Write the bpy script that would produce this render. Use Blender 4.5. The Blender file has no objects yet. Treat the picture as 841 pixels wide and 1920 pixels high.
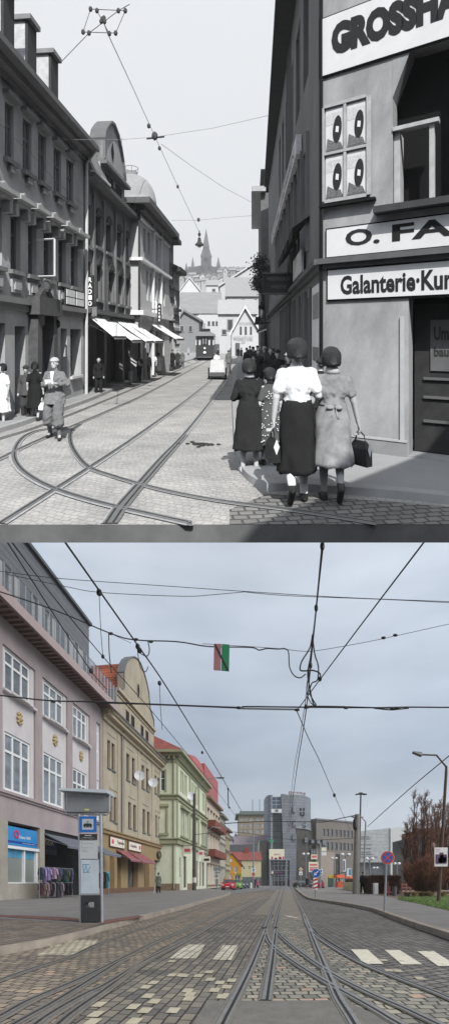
import bpy, bmesh, math, random
from mathutils import Vector, Matrix, noise
R = math.radians
random.seed(7)
scn = bpy.context.scene
for cname in ('new_town', 'old_town'):
    c_ = bpy.data.collections.new(cname); scn.collection.children.link(c_)
COLN, COLO = bpy.data.collections['new_town'], bpy.data.collections['old_town']
F = 850.0; CX = 420.5
HOR = {'b': 1655.0, 't': 635.0}; EYE = {'b': 1.0, 't': 1.9}
SLOPE = 1.2; DROP = -0.9          # the old street climbs a ramp: world z = local z + 1.2 y - 0.9
S = 'b'
OLD = []                          # every object of the old street
def setS(s):
    global S; S = s

def at(px, py, Y):
    return Vector(((px-CX)/F*Y, Y, EYE[S]-(py-HOR[S])/F*Y))
def gd(px, py, z=0.0):
    """point on the level z of the current street"""
    Y = (EYE[S]-z)*F/(py-HOR[S])
    return Vector(((px-CX)/F*Y, Y, z))
def atz(px, py, z):
    Y = (EYE[S]-z)*F/(py-HOR[S])
    return Vector(((px-CX)/F*Y, Y, z))

# ------------------------------------------------ materials
MATS = {}
def mat(name, col, rough=0.8, var=0.12, scale=3.0, bump=0.0, metal=0.0, spec=0.5, streak=0.0, col2=None, bscale=None, detail=6):
    if name in MATS: return MATS[name]
    m = bpy.data.materials.new(name); m.use_nodes = True
    nt = m.node_tree; N = nt.nodes; L = nt.links
    b = N['Principled BSDF']; b.inputs['Roughness'].default_value = rough
    b.inputs['Metallic'].default_value = metal
    b.inputs['Specular IOR Level'].default_value = spec
    col = tuple(col)[:3]
    if var > 0:
        tc = N.new('ShaderNodeTexCoord'); n = N.new('ShaderNodeTexNoise')
        n.inputs['Scale'].default_value = scale; n.inputs['Detail'].default_value = detail; n.inputs['Roughness'].default_value = 0.65
        mp = N.new('ShaderNodeMapping'); mp.inputs['Scale'].default_value = (1, 1, 1-0.75*streak)
        L.new(tc.outputs['Object'], mp.inputs['Vector']); L.new(mp.outputs['Vector'], n.inputs['Vector'])
        r = N.new('ShaderNodeValToRGB'); c2 = col2 or col
        r.color_ramp.elements[0].position = 0.3; r.color_ramp.elements[1].position = 0.7
        r.color_ramp.elements[0].color = tuple(max(0, c*(1-var)) for c in c2)+(1,)
        r.color_ramp.elements[1].color = tuple(min(1, c*(1+var)) for c in col)+(1,)
        L.new(n.outputs['Fac'], r.inputs['Fac']); L.new(r.outputs['Color'], b.inputs['Base Color'])
        if bump > 0:
            n2 = N.new('ShaderNodeTexNoise'); n2.inputs['Scale'].default_value = bscale or scale*8; n2.inputs['Detail'].default_value = 5
            L.new(tc.outputs['Object'], n2.inputs['Vector'])
            bp = N.new('ShaderNodeBump'); bp.inputs['Strength'].default_value = bump; bp.inputs['Distance'].default_value = 0.03
            L.new(n2.outputs['Fac'], bp.inputs['Height']); L.new(bp.outputs['Normal'], b.inputs['Normal'])
    else:
        b.inputs['Base Color'].default_value = col+(1,)
    MATS[name] = m; return m
def hexc(h, k=1.0):
    o = []
    for i in (0, 2, 4):
        v = int(h[i:i+2], 16)/255
        o.append((v/12.92 if v <= .04045 else ((v+.055)/1.055)**2.4)*k)
    return tuple(o)
def gry(v, **k):
    """plain grey surface of the old street"""
    key = 'grey_%g_%s' % (v, '_'.join('%s%s' % i for i in sorted(k.items())))
    if v < .06: k.setdefault('spec', .12)
    return mat(key, (v, v, v), **k)

def brick_mat(name, c1, c2, mortar, w, h, msize=0.012, rotz=0.0, warp=0.02, rough=0.75, offset=0.5, tint=None, tintamt=0.35, bump=0.6, axes='XY', squash=1.0, gap_noise=0.0, plane=None):
    if name in MATS: return MATS[name]
    m = bpy.data.materials.new(name); m.use_nodes = True
    nt = m.node_tree; N = nt.nodes; L = nt.links; b = N['Principled BSDF']
    b.inputs['Roughness'].default_value = rough
    tc = N.new('ShaderNodeTexCoord'); mp = N.new('ShaderNodeMapping')
    if axes == 'XY': mp.inputs['Rotation'].default_value = (0, 0, rotz); L.new(tc.outputs['Object'], mp.inputs['Vector'])
    else:
        # vertical surface: u = x cos + y sin, v = z
        sx = N.new('ShaderNodeSeparateXYZ'); L.new(tc.outputs['Object'], sx.inputs[0])
        a = N.new('ShaderNodeMath'); a.operation = 'MULTIPLY'; a.inputs[1].default_value = math.cos(rotz); L.new(sx.outputs['X'], a.inputs[0])
        c = N.new('ShaderNodeMath'); c.operation = 'MULTIPLY_ADD'; c.inputs[1].default_value = math.sin(rotz); L.new(sx.outputs['Y'], c.inputs[0]); L.new(a.outputs[0], c.inputs[2])
        cb = N.new('ShaderNodeCombineXYZ'); L.new(c.outputs[0], cb.inputs['X']); L.new(sx.outputs['Z'], cb.inputs['Y']); L.new(cb.outputs[0], mp.inputs['Vector'])
    wn = N.new('ShaderNodeTexNoise'); wn.inputs['Scale'].default_value = 2.2; wn.inputs['Detail'].default_value = 3
    L.new(mp.outputs['Vector'], wn.inputs['Vector'])
    vm = N.new('ShaderNodeVectorMath'); vm.operation = 'MULTIPLY_ADD'
    vm.inputs[1].default_value = (warp*4, warp*4, 0); L.new(wn.outputs['Color'], vm.inputs[0]); L.new(mp.outputs['Vector'], vm.inputs[2])
    br = N.new('ShaderNodeTexBrick'); br.offset = offset; br.squash = squash
    br.inputs['Scale'].default_value = 1.0; br.inputs['Brick Width'].default_value = w; br.inputs['Row Height'].default_value = h
    br.inputs['Mortar Size'].default_value = msize; br.inputs['Mortar Smooth'].default_value = 0.35
    br.inputs['Color1'].default_value = tuple(c1)+(1,); br.inputs['Color2'].default_value = tuple(c2)+(1,); br.inputs['Mortar'].default_value = tuple(mortar)+(1,)
    L.new(vm.outputs[0], br.inputs['Vector'])
    n = N.new('ShaderNodeTexNoise'); n.inputs['Scale'].default_value = 0.9; n.inputs['Detail'].default_value = 7; n.inputs['Roughness'].default_value = .7
    L.new(tc.outputs['Object'], n.inputs['Vector'])
    rp = N.new('ShaderNodeValToRGB'); rp.color_ramp.elements[0].position = .3; rp.color_ramp.elements[1].position = .7
    rp.color_ramp.elements[0].color = (.62, .62, .62, 1); rp.color_ramp.elements[1].color = (1.25, 1.22, 1.18, 1)
    L.new(n.outputs['Fac'], rp.inputs['Fac'])
    mx = N.new('ShaderNodeMix'); mx.data_type = 'RGBA'; mx.blend_type = 'MULTIPLY'; mx.inputs['Factor'].default_value = .8
    L.new(br.outputs['Color'], mx.inputs[6]); L.new(rp.outputs['Color'], mx.inputs[7])
    out = mx.outputs[2]
    n3 = N.new('ShaderNodeTexNoise'); n3.inputs['Scale'].default_value = 26; n3.inputs['Detail'].default_value = 4
    L.new(tc.outputs['Object'], n3.inputs['Vector'])
    if tint:
        # a few stones of another colour
        br2 = N.new('ShaderNodeTexBrick'); br2.offset = offset; br2.squash = squash
        br2.inputs['Scale'].default_value = 1.0; br2.inputs['Brick Width'].default_value = w; br2.inputs['Row Height'].default_value = h
        br2.inputs['Mortar Size'].default_value = msize; br2.inputs['Bias'].default_value = tintamt
        br2.inputs['Color1'].default_value = (1, 1, 1, 1); br2.inputs['Color2'].default_value = (0, 0, 0, 1); br2.inputs['Mortar'].default_value = (0, 0, 0, 1)
        of = N.new('ShaderNodeVectorMath'); of.operation = 'ADD'; of.inputs[1].default_value = (w*40, h*34, 0)
        L.new(vm.outputs[0], of.inputs[0]); L.new(of.outputs[0], br2.inputs['Vector'])
        cr = N.new('ShaderNodeValToRGB'); cr.color_ramp.elements[0].position = .72; cr.color_ramp.elements[1].position = .8
        L.new(br2.outputs['Color'], cr.inputs['Fac'])
        mx2 = N.new('ShaderNodeMix'); mx2.data_type = 'RGBA'; L.new(cr.outputs['Color'], mx2.inputs['Factor'])
        L.new(out, mx2.inputs[6]); mx2.inputs[7].default_value = tuple(tint)+(1,); out = mx2.outputs[2]
    L.new(out, b.inputs['Base Color'])
    ad = N.new('ShaderNodeMath'); ad.operation = 'MULTIPLY_ADD'; ad.inputs[1].default_value = .35
    iv = N.new('ShaderNodeMath'); iv.operation = 'SUBTRACT'; iv.inputs[0].default_value = 1; L.new(br.outputs['Fac'], iv.inputs[1])
    L.new(n3.outputs['Fac'], ad.inputs[0]); L.new(iv.outputs[0], ad.inputs[2])
    bp = N.new('ShaderNodeBump'); bp.inputs['Strength'].default_value = bump; bp.inputs['Distance'].default_value = .02
    L.new(ad.outputs[0], bp.inputs['Height']); L.new(bp.outputs['Normal'], b.inputs['Normal'])
    MATS[name] = m; return m

def glass_mat(name, col=(.02, .025, .03), rough=.08):
    if name in MATS: return MATS[name]
    m = mat(name, col, rough=rough, var=.6, scale=1.1, spec=.9); return m

TMP = bpy.data.scenes.new('tmp')
def evaluated(o):
    """mesh of an object after its modifiers, worked out in a scratch scene"""
    TMP.collection.objects.link(o); vl = TMP.view_layers[0]; vl.update(); dg = vl.depsgraph; dg.update()
    out = bpy.data.meshes.new_from_object(o.evaluated_get(dg), depsgraph=dg)
    bpy.data.objects.remove(o); return out
# ------------------------------------------------ mesh builder
def wm(o):
    m = Matrix.LocRotScale(o.location, o.rotation_euler, o.scale)
    return (wm(o.parent) @ m) if o.parent else m
class MB:
    def __init__(s): s.v = []; s.f = []; s.mi = []; s.m = 0
    def add(s, vs, fs):
        b = len(s.v); s.v += [Vector(p) for p in vs]
        for f in fs: s.f.append(tuple(b+i for i in f)); s.mi.append(s.m)
        return s
    def quad(s, *p): return s.add(p, [tuple(range(len(p)))])
    def box(s, a, b):
        x0, x1 = sorted((a[0], b[0])); y0, y1 = sorted((a[1], b[1])); z0, z1 = sorted((a[2], b[2]))
        return s.hexa([(x0,y0,z0),(x1,y0,z0),(x1,y1,z0),(x0,y1,z0),(x0,y0,z1),(x1,y0,z1),(x1,y1,z1),(x0,y1,z1)])
    def hexa(s, p): return s.add(p, [(0,3,2,1),(4,5,6,7),(0,1,5,4),(1,2,6,5),(2,3,7,6),(3,0,4,7)])
    def tube(s, pts, r, n=6, r1=None, cap=True):
        pts = [Vector(p) for p in pts]; k = len(pts)
        rings = []
        for i, p in enumerate(pts):
            d = (pts[min(i+1, k-1)]-pts[max(i-1, 0)])
            if d.length < 1e-9: d = Vector((0, 0, 1))
            d.normalize()
            a = d.cross(Vector((0, 0, 1)) if abs(d.z) < .95 else Vector((0, 1, 0))).normalized(); b = d.cross(a)
            rr = r if r1 is None else r+(r1-r)*i/(k-1)
            rings.append([p+a*math.cos(2*math.pi*j/n)*rr+b*math.sin(2*math.pi*j/n)*rr for j in range(n)])
        vs = [q for rg in rings for q in rg]; fs = []
        for i in range(k-1):
            for j in range(n): fs.append((i*n+j, i*n+(j+1) % n, (i+1)*n+(j+1) % n, (i+1)*n+j))
        if cap: fs.append(tuple(range(n-1, -1, -1))); fs.append(tuple((k-1)*n+j for j in range(n)))
        return s.add(vs, fs)
    def loft(s, rings, cap=True, closed=True):
        """rings: lists of points of the same length"""
        n = len(rings[0]); vs = [p for r in rings for p in r]; fs = []
        for i in range(len(rings)-1):
            for j in range(n if closed else n-1):
                fs.append((i*n+j, i*n+(j+1) % n, (i+1)*n+(j+1) % n, (i+1)*n+j))
        if cap: fs.append(tuple(range(n-1, -1, -1))); fs.append(tuple((len(rings)-1)*n+j for j in range(n)))
        return s.add(vs, fs)
    def ell(s, c, r, n=12, m=8, z0=-1.0, z1=1.0):
        c = Vector(c); rings = []
        for i in range(m+1):
            t = z0+(z1-z0)*i/m; a = math.asin(max(-1, min(1, t*.999)))
            rings.append([c+Vector((r[0]*math.cos(a)*math.cos(2*math.pi*j/n), r[1]*math.cos(a)*math.sin(2*math.pi*j/n), r[2]*math.sin(a))) for j in range(n)])
        return s.loft(rings)
    def prism(s, poly, off):
        off = Vector(off); n = len(poly); poly = [Vector(p) for p in poly]
        vs = poly+[p+off for p in poly]
        return s.add(vs, [tuple(range(n-1, -1, -1)), tuple(range(n, 2*n))]+[(i, (i+1) % n, n+(i+1) % n, n+i) for i in range(n)])
    def cone2(s, p, q, r0, r1, n=10):
        p, q = Vector(p), Vector(q); s.tube([p, q], r0, n, r1)
        s.ell(p, (r0,)*3, n, 6); s.ell(q, (r1,)*3, n, 6); return s
    def build(s, name, mats, parent=None, smooth=False, local=False, fix=True):
        me = bpy.data.meshes.new(name)
        vs = s.v
        if parent is not None and not local:
            inv = wm(parent).inverted(); vs = [inv @ p for p in vs]
        me.from_pydata([tuple(p) for p in vs], [], s.f)
        if not isinstance(mats, (list, tuple)): mats = [mats]
        for m in mats: me.materials.append(m)
        if len(mats) > 1: me.polygons.foreach_set('material_index', s.mi)
        if fix:
            bm = bmesh.new(); bm.from_mesh(me); bmesh.ops.recalc_face_normals(bm, faces=bm.faces); bm.to_mesh(me); bm.free()
        if smooth: me.polygons.foreach_set('use_smooth', [True]*len(me.polygons))
        me.update()
        return link(name, me, parent)
def link(name, me, parent=None):
    o = bpy.data.objects.new(name, me)
    (COLO if S == 't' else COLN).objects.link(o)
    if parent is not None: o.parent = parent
    if S == 't': OLD.append(o)
    return o
def thing(name, label, cat, loc=(0, 0, 0), rz=0.0, group=None):
    o = bpy.data.objects.new(name, None); (COLO if S == 't' else COLN).objects.link(o)
    o.location = loc; o.rotation_euler = (0, 0, rz); o['label'] = label; o['category'] = cat
    if group: o['group'] = group
    o.empty_display_size = .3
    if S == 't': OLD.append(o)
    return o
def tag(o, label, cat, group=None, kind=None):
    if label: o['label'] = label
    if cat: o['category'] = cat
    if group: o['group'] = group
    if kind: o['kind'] = kind
    return o
def struct(name, mb, m, **k):
    o = mb.build(name, m, **k); o['kind'] = 'structure'; return o
def copy_thing(src, loc, rz=0.0, label=None, scale=1.0):
    r = src.copy(); (COLO if S == 't' else COLN).objects.link(r)
    r.location = loc; r.rotation_euler = (0, 0, rz); r.scale = (scale,)*3
    if label: r['label'] = label
    if S == 't': OLD.append(r)
    def rec(a, b):
        for ch in list(a.children):
            c = ch.copy(); (COLO if S == 't' else COLN).objects.link(c); c.parent = b
            if S == 't': OLD.append(c)
            rec(ch, c)
    rec(src, r); return r
def remesh(mb, name, m, parent, voxel, smooth_it=3, wr=0.0, strand=0.0):
    """overlapping closed pieces become one continuous surface"""
    me = bpy.data.meshes.new('tmp'); me.from_pydata([tuple(p) for p in mb.v], [], mb.f)
    bm = bmesh.new(); bm.from_mesh(me); bmesh.ops.recalc_face_normals(bm, faces=bm.faces); bm.to_mesh(me); bm.free()
    o = bpy.data.objects.new('tmp', me)
    md = o.modifiers.new('r', 'REMESH'); md.mode = 'VOXEL'; md.voxel_size = voxel
    if smooth_it:
        sm = o.modifiers.new('s', 'SMOOTH'); sm.iterations = smooth_it; sm.factor = .5
    out = evaluated(o)
    out.name = name
    if wr or strand:
        # cloth creases, or strands of hair
        for v, n_ in [(v, v.normal.copy()) for v in out.vertices]:
            c = v.co
            if wr: v.co = c+n_*wr*(noise.noise(Vector((c.x*9, c.y*9, c.z*16+c.x*10)))+.5*noise.noise(Vector((c.x*26, c.y*26, c.z*20))))
            else: v.co = c+n_*strand*math.sin(math.atan2(c.y, c.x)*38+3*noise.noise(c*14))
    out.materials.clear(); out.materials.append(m)
    out.polygons.foreach_set('use_smooth', [True]*len(out.polygons))
    return link(name, out, parent)
_tc = {}
def text_pts(body, bold=0.0, font_space=1.0):
    key = (body, bold, font_space)
    if key in _tc: return _tc[key]
    cu = bpy.data.curves.new('txt', 'FONT'); cu.body = body; cu.offset = bold; cu.space_character = font_space
    cu.resolution_u = 3; cu.extrude = 0.0
    me = evaluated(bpy.data.objects.new('txt', cu))
    vs = [(v.co.x, v.co.y) for v in me.vertices]; fs = [tuple(p.vertices) for p in me.polygons]
    x0, x1 = min(v[0] for v in vs), max(v[0] for v in vs); y0, y1 = min(v[1] for v in vs), max(v[1] for v in vs)
    vs = [((v[0]-x0)/(x1-x0), (v[1]-y0)/(y1-y0)) for v in vs]
    _tc[key] = (vs, fs); return _tc[key]
def text_on(body, P, u0, u1, z0, z1, name, m, parent, off=.006, bold=0.0, thick=.004, slant=0.0, font_space=1.0):
    """letters on a plane; P(u,z,o) gives the world point"""
    vs, fs = text_pts(body, bold, font_space); mb = MB(); n = len(vs)
    a = [P(u0+(u1-u0)*x+slant*y, z0+(z1-z0)*y, off) for x, y in vs]
    mb.add(a, fs)
    return mb.build(name, m, parent, fix=False)

class Facade:
    """a vertical wall plane: origin O, direction d along it, outward normal n"""
    def __init__(s, x, y, dx, dy, side=1, base=0.0):
        l = math.hypot(dx, dy); s.O = Vector((x, y, base)); s.d = Vector((dx/l, dy/l, 0))
        s.n = Vector((dy/l, -dx/l, 0))*side; s.base = base
    def P(s, u, z, o=0.0): return Vector((s.O.x+s.d.x*u+s.n.x*o, s.O.y+s.d.y*u+s.n.y*o, z))
    def uz(s, px, py, o=0.0):
        rx = (px-CX)/F; q = s.O+s.n*o
        Y = (q.x*s.n.x+q.y*s.n.y)/(rx*s.n.x+s.n.y)
        p = Vector((rx*Y, Y, 0))-s.O
        return p.x*s.d.x+p.y*s.d.y, EYE[S]-(py-HOR[S])/F*Y
    def u(s, px, o=0.0): return s.uz(px, HOR[S], o)[0]
    def z(s, px, py, o=0.0): return s.uz(px, py, o)[1]
    def box(s, mb, u0, u1, z0, z1, o0, o1):
        return mb.hexa([s.P(u0,z0,o0), s.P(u1,z0,o0), s.P(u1,z0,o1), s.P(u0,z0,o1), s.P(u0,z1,o0), s.P(u1,z1,o0), s.P(u1,z1,o1), s.P(u0,z1,o1)])
    def wall(s, mb, u0, u1, z0, z1, ops, depth=.25, o=0.0):
        us = sorted({u0, u1, *[max(u0, min(u1, a)) for q in ops for a in q[:2]]}); zs = sorted({z0, z1, *[max(z0, min(z1, a)) for q in ops for a in q[2:4]]})
        for i in range(len(us)-1):
            for j in range(len(zs)-1):
                cu, cz = (us[i]+us[i+1])/2, (zs[j]+zs[j+1])/2
                if any(q[0] < cu < q[1] and q[2] < cz < q[3] for q in ops): continue
                mb.quad(s.P(us[i],zs[j],o), s.P(us[i+1],zs[j],o), s.P(us[i+1],zs[j+1],o), s.P(us[i],zs[j+1],o))
        for a, b, c, d in [q[:4] for q in ops]:
            P = s.P; e = o-depth
            mb.quad(P(a,c,o),P(a,d,o),P(a,d,e),P(a,c,e)); mb.quad(P(b,c,o),P(b,c,e),P(b,d,e),P(b,d,o))
            mb.quad(P(a,c,o),P(a,c,e),P(b,c,e),P(b,c,o)); mb.quad(P(a,d,o),P(b,d,o),P(b,d,e),P(a,d,e))
        P = s.P; e = o-depth-.05
        mb.quad(P(u0,z0,o),P(u0,z1,o),P(u0,z1,e),P(u0,z0,e)); mb.quad(P(u1,z0,o),P(u1,z0,e),P(u1,z1,e),P(u1,z1,o))
        return mb
    def window(s, parent, u0, u1, z0, z1, mf, mg, o=-.2, fw=.07, cols=2, trans=(.62,), name='window', sill=None, msill=None, curtain=None):
        mb = MB(); d0, d1 = o-.03, o+.04
        s.box(mb,u0,u0+fw,z0,z1,d0,d1); s.box(mb,u1-fw,u1,z0,z1,d0,d1); s.box(mb,u0+fw,u1-fw,z0,z0+fw,d0,d1); s.box(mb,u0+fw,u1-fw,z1-fw,z1,d0,d1)
        for i in range(1, cols):
            c = u0+(u1-u0)*i/cols; s.box(mb,c-fw*.5,c+fw*.5,z0+fw,z1-fw,d0+.004,d1-.004)
        for t in trans:
            c = z0+(z1-z0)*t; s.box(mb,u0+fw,u1-fw,c-fw*.5,c+fw*.5,d0+.008,d1-.008)
        w = mb.build(name, mf, parent)
        g = MB(); g.quad(s.P(u0,z0,o-.02),s.P(u1,z0,o-.02),s.P(u1,z1,o-.02),s.P(u0,z1,o-.02)); g.build('pane', mg, w, fix=False)
        if sill:
            b = MB(); s.box(b,u0-.08,u1+.08,z0-.1,z0-.003,-.15,sill); b.build('sill', msill or mf, w)
        return w
    def body(s, mb, u0, u1, z0, z1, depth, o=-.32):
        s.box(mb, u0+.01, u1-.01, z0, z1, o, -depth); return mb
# ------------------------------------------------ camera, sky, lamps
cam = bpy.data.cameras.new('camera'); camo = bpy.data.objects.new('camera', cam); scn.collection.objects.link(camo)
camo.location = (0, 0, 1.0); camo.rotation_euler = (R(90), 0, 0)
cam.sensor_fit = 'VERTICAL'; cam.sensor_height = 36; cam.lens = 36*F/1920; cam.shift_y = (1655-960)/1920
cam.clip_start = .05; cam.clip_end = 6000
scn.camera = camo
w = bpy.data.worlds.new('World'); scn.world = w; w.use_nodes = True
nt = w.node_tree; N = nt.nodes; L = nt.links
bg = N['Background']
sky = N.new('ShaderNodeTexSky'); sky.sky_type = 'NISHITA'; sky.sun_disc = False
sky.sun_elevation = R(24); sky.sun_rotation = R(205); sky.air_density = 1; sky.dust_density = 2
tc = N.new('ShaderNodeTexCoord'); sx = N.new('ShaderNodeSeparateXYZ'); L.new(tc.outputs['Generated'], sx.inputs[0])
# overcast layer: bands of cloud by elevation, broken by stretched noise
mp = N.new('ShaderNodeMapping'); mp.inputs['Scale'].default_value = (1.2, 1.2, 4.5); L.new(tc.outputs['Generated'], mp.inputs['Vector'])
nz = N.new('ShaderNodeTexNoise'); nz.inputs['Scale'].default_value = 2.2; nz.inputs['Detail'].default_value = 6; nz.inputs['Roughness'].default_value = .52
L.new(mp.outputs['Vector'], nz.inputs['Vector'])
ma = N.new('ShaderNodeMath'); ma.operation = 'MULTIPLY_ADD'; ma.inputs[1].default_value = .18; L.new(nz.outputs['Fac'], ma.inputs[0])
mb_ = N.new('ShaderNodeMath'); mb_.operation = 'SUBTRACT'; mb_.inputs[1].default_value = .09; L.new(sx.outputs['Z'], mb_.inputs[0]); L.new(mb_.outputs[0], ma.inputs[2])
cr = N.new('ShaderNodeValToRGB'); L.new(ma.outputs[0], cr.inputs['Fac'])
e = cr.color_ramp.elements
stops = [(0.0, 'dae0ea'), (.09, 'd0d8e3'), (.16, 'c3cfdc'), (.22, 'b2c0d2'), (.29, 'afc0d4'), (.38, 'bfcde0'), (.50, 'd0ddee'), (.61, 'dce5f3'), (.70, 'e8eaee'), (.78, 'ebebeb'), (.90, 'eeeeee'), (1.0, 'f0f0f0')]
e[0].position = 0; e[0].color = hexc(stops[0][1])+(1,); e[1].position = 1; e[1].color = hexc(stops[-1][1])+(1,)
for p, h in stops[1:-1]:
    q = e.new(p); q.color = hexc(h)+(1,)
# darker and lighter cloud bellies
nz2 = N.new('ShaderNodeTexNoise'); nz2.inputs['Scale'].default_value = 3.1; nz2.inputs['Detail'].default_value = 7; L.new(mp.outputs['Vector'], nz2.inputs['Vector'])
c2 = N.new('ShaderNodeValToRGB'); c2.color_ramp.elements[0].position = .32; c2.color_ramp.elements[1].position = .68
c2.color_ramp.elements[0].color = (.82, .84, .86, 1); c2.color_ramp.elements[1].color = (1.11, 1.10, 1.09, 1); L.new(nz2.outputs['Fac'], c2.inputs['Fac'])
mx = N.new('ShaderNodeMix'); mx.data_type = 'RGBA'; mx.blend_type = 'MULTIPLY'; L.new(cr.outputs['Color'], mx.inputs[6]); L.new(c2.outputs['Color'], mx.inputs[7])
# the high sky of the old street is even and pale
ev = N.new('ShaderNodeMapRange'); ev.inputs[1].default_value = .62; ev.inputs[2].default_value = .72; ev.inputs[3].default_value = 1.0; ev.inputs[4].default_value = .12
L.new(sx.outputs['Z'], ev.inputs[0]); L.new(ev.outputs[0], mx.inputs['Factor'])
sc_ = N.new('ShaderNodeVectorMath'); sc_.operation = 'SCALE'; sc_.inputs['Scale'].default_value = 8.2; L.new(mx.outputs[2], sc_.inputs[0])
m2 = N.new('ShaderNodeMix'); m2.data_type = 'RGBA'; m2.inputs['Factor'].default_value = .97
L.new(sky.outputs['Color'], m2.inputs[6]); L.new(sc_.outputs[0], m2.inputs[7]); L.new(m2.outputs[2], bg.inputs['Color'])
bg.inputs['Strength'].default_value = .12
def lamp(name, vec, energy, ang, col, recv, block=None):
    l = bpy.data.lights.new(name, 'SUN'); l.energy = energy; l.angle = R(ang); l.color = col
    o = bpy.data.objects.new(name, l); scn.collection.objects.link(o)
    o.rotation_euler = Vector(vec).to_track_quat('-Z', 'Y').to_euler(); o.location = (0, -20, 60)
    try:
        o.light_linking.receiver_collection = recv
        if block: o.light_linking.blocker_collection = block
    except Exception as ex: print('light linking', ex)
    return o
# bright low-contrast sun of the old street (its ramp tilts the ray: local (-.34,.72,-1.1))
sv = Vector((-.15, .78, -1.12)); sv.z += SLOPE*sv.y
lamp('sun', sv, 4.6, .6, (1, .985, .96), COLO, COLO)
# veiled sun of the overcast street
lamp('overcast_sun', (-.62, .5, -.62), 3.0, 45, (1, .98, .95), COLN, COLN)
scn.view_settings.view_transform = 'Standard'; scn.view_settings.look = 'None'; scn.view_settings.exposure = 0; scn.view_settings.gamma = 1
scn.view_settings.use_curve_mapping = False
scn.cycles.use_denoising = True
scn.cycles.max_bounces = 6
# ------------------------------------------------ people (facing +y when rz = 0), metres
def V(*a): return Vector(a)
SK = dict(sh=.175, pel=.93, hz=.9)
def body_mb(p, hands=True, fat=1.0, head=True, foot=.035):
    """p: joints dict. one set of overlapping closed pieces for the remesh"""
    mb = MB(); c = mb.cone2
    mb.ell(p['pelvis'], (.155*fat, .115*fat, .13)); mb.ell(p['waist'], (.125*fat, .095*fat, .14)); mb.ell(p['chest'], (.155*fat, .11*fat, .17))
    c(p['waist'], p['chest'], .1*fat, .105*fat)
    c(p['chest']+V(0, 0, .08), p['neck'], .075, .052); c(p['neck'], p['head']-V(0, 0, .03), .05, .05)
    for s_ in 'LR':
        c(p['chest']+V(0, 0, .07), p['sh'+s_], .07, .058); c(p['sh'+s_], p['el'+s_], .052, .04); c(p['el'+s_], p['wr'+s_], .039, .026)
        c(p['pelvis']-V(0, 0, .03), p['hip'+s_], .09, .085); c(p['hip'+s_], p['kn'+s_], .085, .055); c(p['kn'+s_], p['kn'+s_]*.6+p['an'+s_]*.4, .052, .054); c(p['kn'+s_]*.6+p['an'+s_]*.4, p['an'+s_], .052, .034)
        c(p['an'+s_], p['toe'+s_], .036, .026); c(p['an'+s_], p['an'+s_]+(p['an'+s_]-p['kn'+s_]).normalized()*.03, .034, .03)
        if hands:
            w_, d = p['wr'+s_], (p['hd'+s_]-p['wr'+s_]).normalized(); sd = d.cross(V(0, 1, 0)); sd = V(0, 1, 0) if sd.length < .2 else d.cross(sd.normalized()).normalized()
            k = d*.085; side = sd
            for t in (-1, 0, 1): c(w_+d*.02+side*.012*t, w_+k+side*.024*t, .016, .014)
            nrm = d.cross(side).normalized()
            if p.get('curl'+s_): cv = nrm*p['curl'+s_]
            else: cv = nrm*.012
            for i, ln in enumerate((.062, .072, .066, .05)):
                a = w_+k+side*(.03-.02*i); b = a+d*ln*.55+cv*.5; e = b+d*ln*.4*(1-min(1, abs(p.get('curl'+s_, 0))*18))+cv
                c(a, b, .0095, .009, 8); c(b, e, .009, .0075, 8)
            a = w_+d*.03+side*.03; c(a, a+side*.025+d*.03, .011, .01, 8); c(a+side*.025+d*.03, a+side*.028+d*.06+cv*.5, .01, .008, 8)
        else:
            mb.ell((p['wr'+s_]+p['hd'+s_])/2, (.032, .032, .07), 8, 6)
    if head:
        h = p['head']; f = p.get('face', V(0, 1, 0)); r_ = V(f.y, -f.x, 0)
        mb.ell(h+V(0, 0, .03), (.082, .096, .108)); mb.ell(h+f*.03-V(0, 0, .045), (.055, .06, .07))
        c(h+f*.085+V(0, 0, .02), h+f*.108-V(0, 0, .02), .010, .014, 8)       # nose
        for q in (-1, 1): mb.ell(h+r_*q*.078-V(0, 0, .005), (.014, .018, .03), 8, 6)
        c(h+f*.085-r_*.018-V(0, 0, .052), h+f*.085+r_*.018-V(0, 0, .052), .008, .008, 8)
    return mb
def joints(H=1.7, **kw):
    k = H/1.7
    p = dict(pelvis=V(0, 0, .93), waist=V(0, 0, 1.08), chest=V(0, 0, 1.27), neck=V(0, .005, 1.465), head=V(0, .015, 1.58),
             shL=V(-.15, 0, 1.365), shR=V(.15, 0, 1.365), elL=V(-.205, -.02, 1.11), elR=V(.205, -.02, 1.11), wrL=V(-.22, .05, .87), wrR=V(.22, .05, .87), hdL=V(-.22, .07, .73), hdR=V(.22, .07, .73),
             hipL=V(-.09, 0, .88), hipR=V(.09, 0, .88), knL=V(-.095, .01, .49), knR=V(.095, .01, .49), anL=V(-.1, -.02, .085), anR=V(.1, -.02, .085), toeL=V(-.12, .13, .03), toeR=V(.12, .13, .03))
    for a, b in kw.items(): p[a] = b
    return {a: (b*k if isinstance(b, Vector) and a != 'face' else b) for a, b in p.items()}
def ering(c, rx, ry, n=20, fold=0.0, nf=6, ph=0.0, rot=0.0):
    out = []
    for j in range(n):
        a = 2*math.pi*j/n; f = 1+fold*math.sin(nf*a+ph)
        out.append(Vector((c[0]+rx*f*math.cos(a), c[1]+ry*f*math.sin(a), c[2])))
    return out
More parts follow.
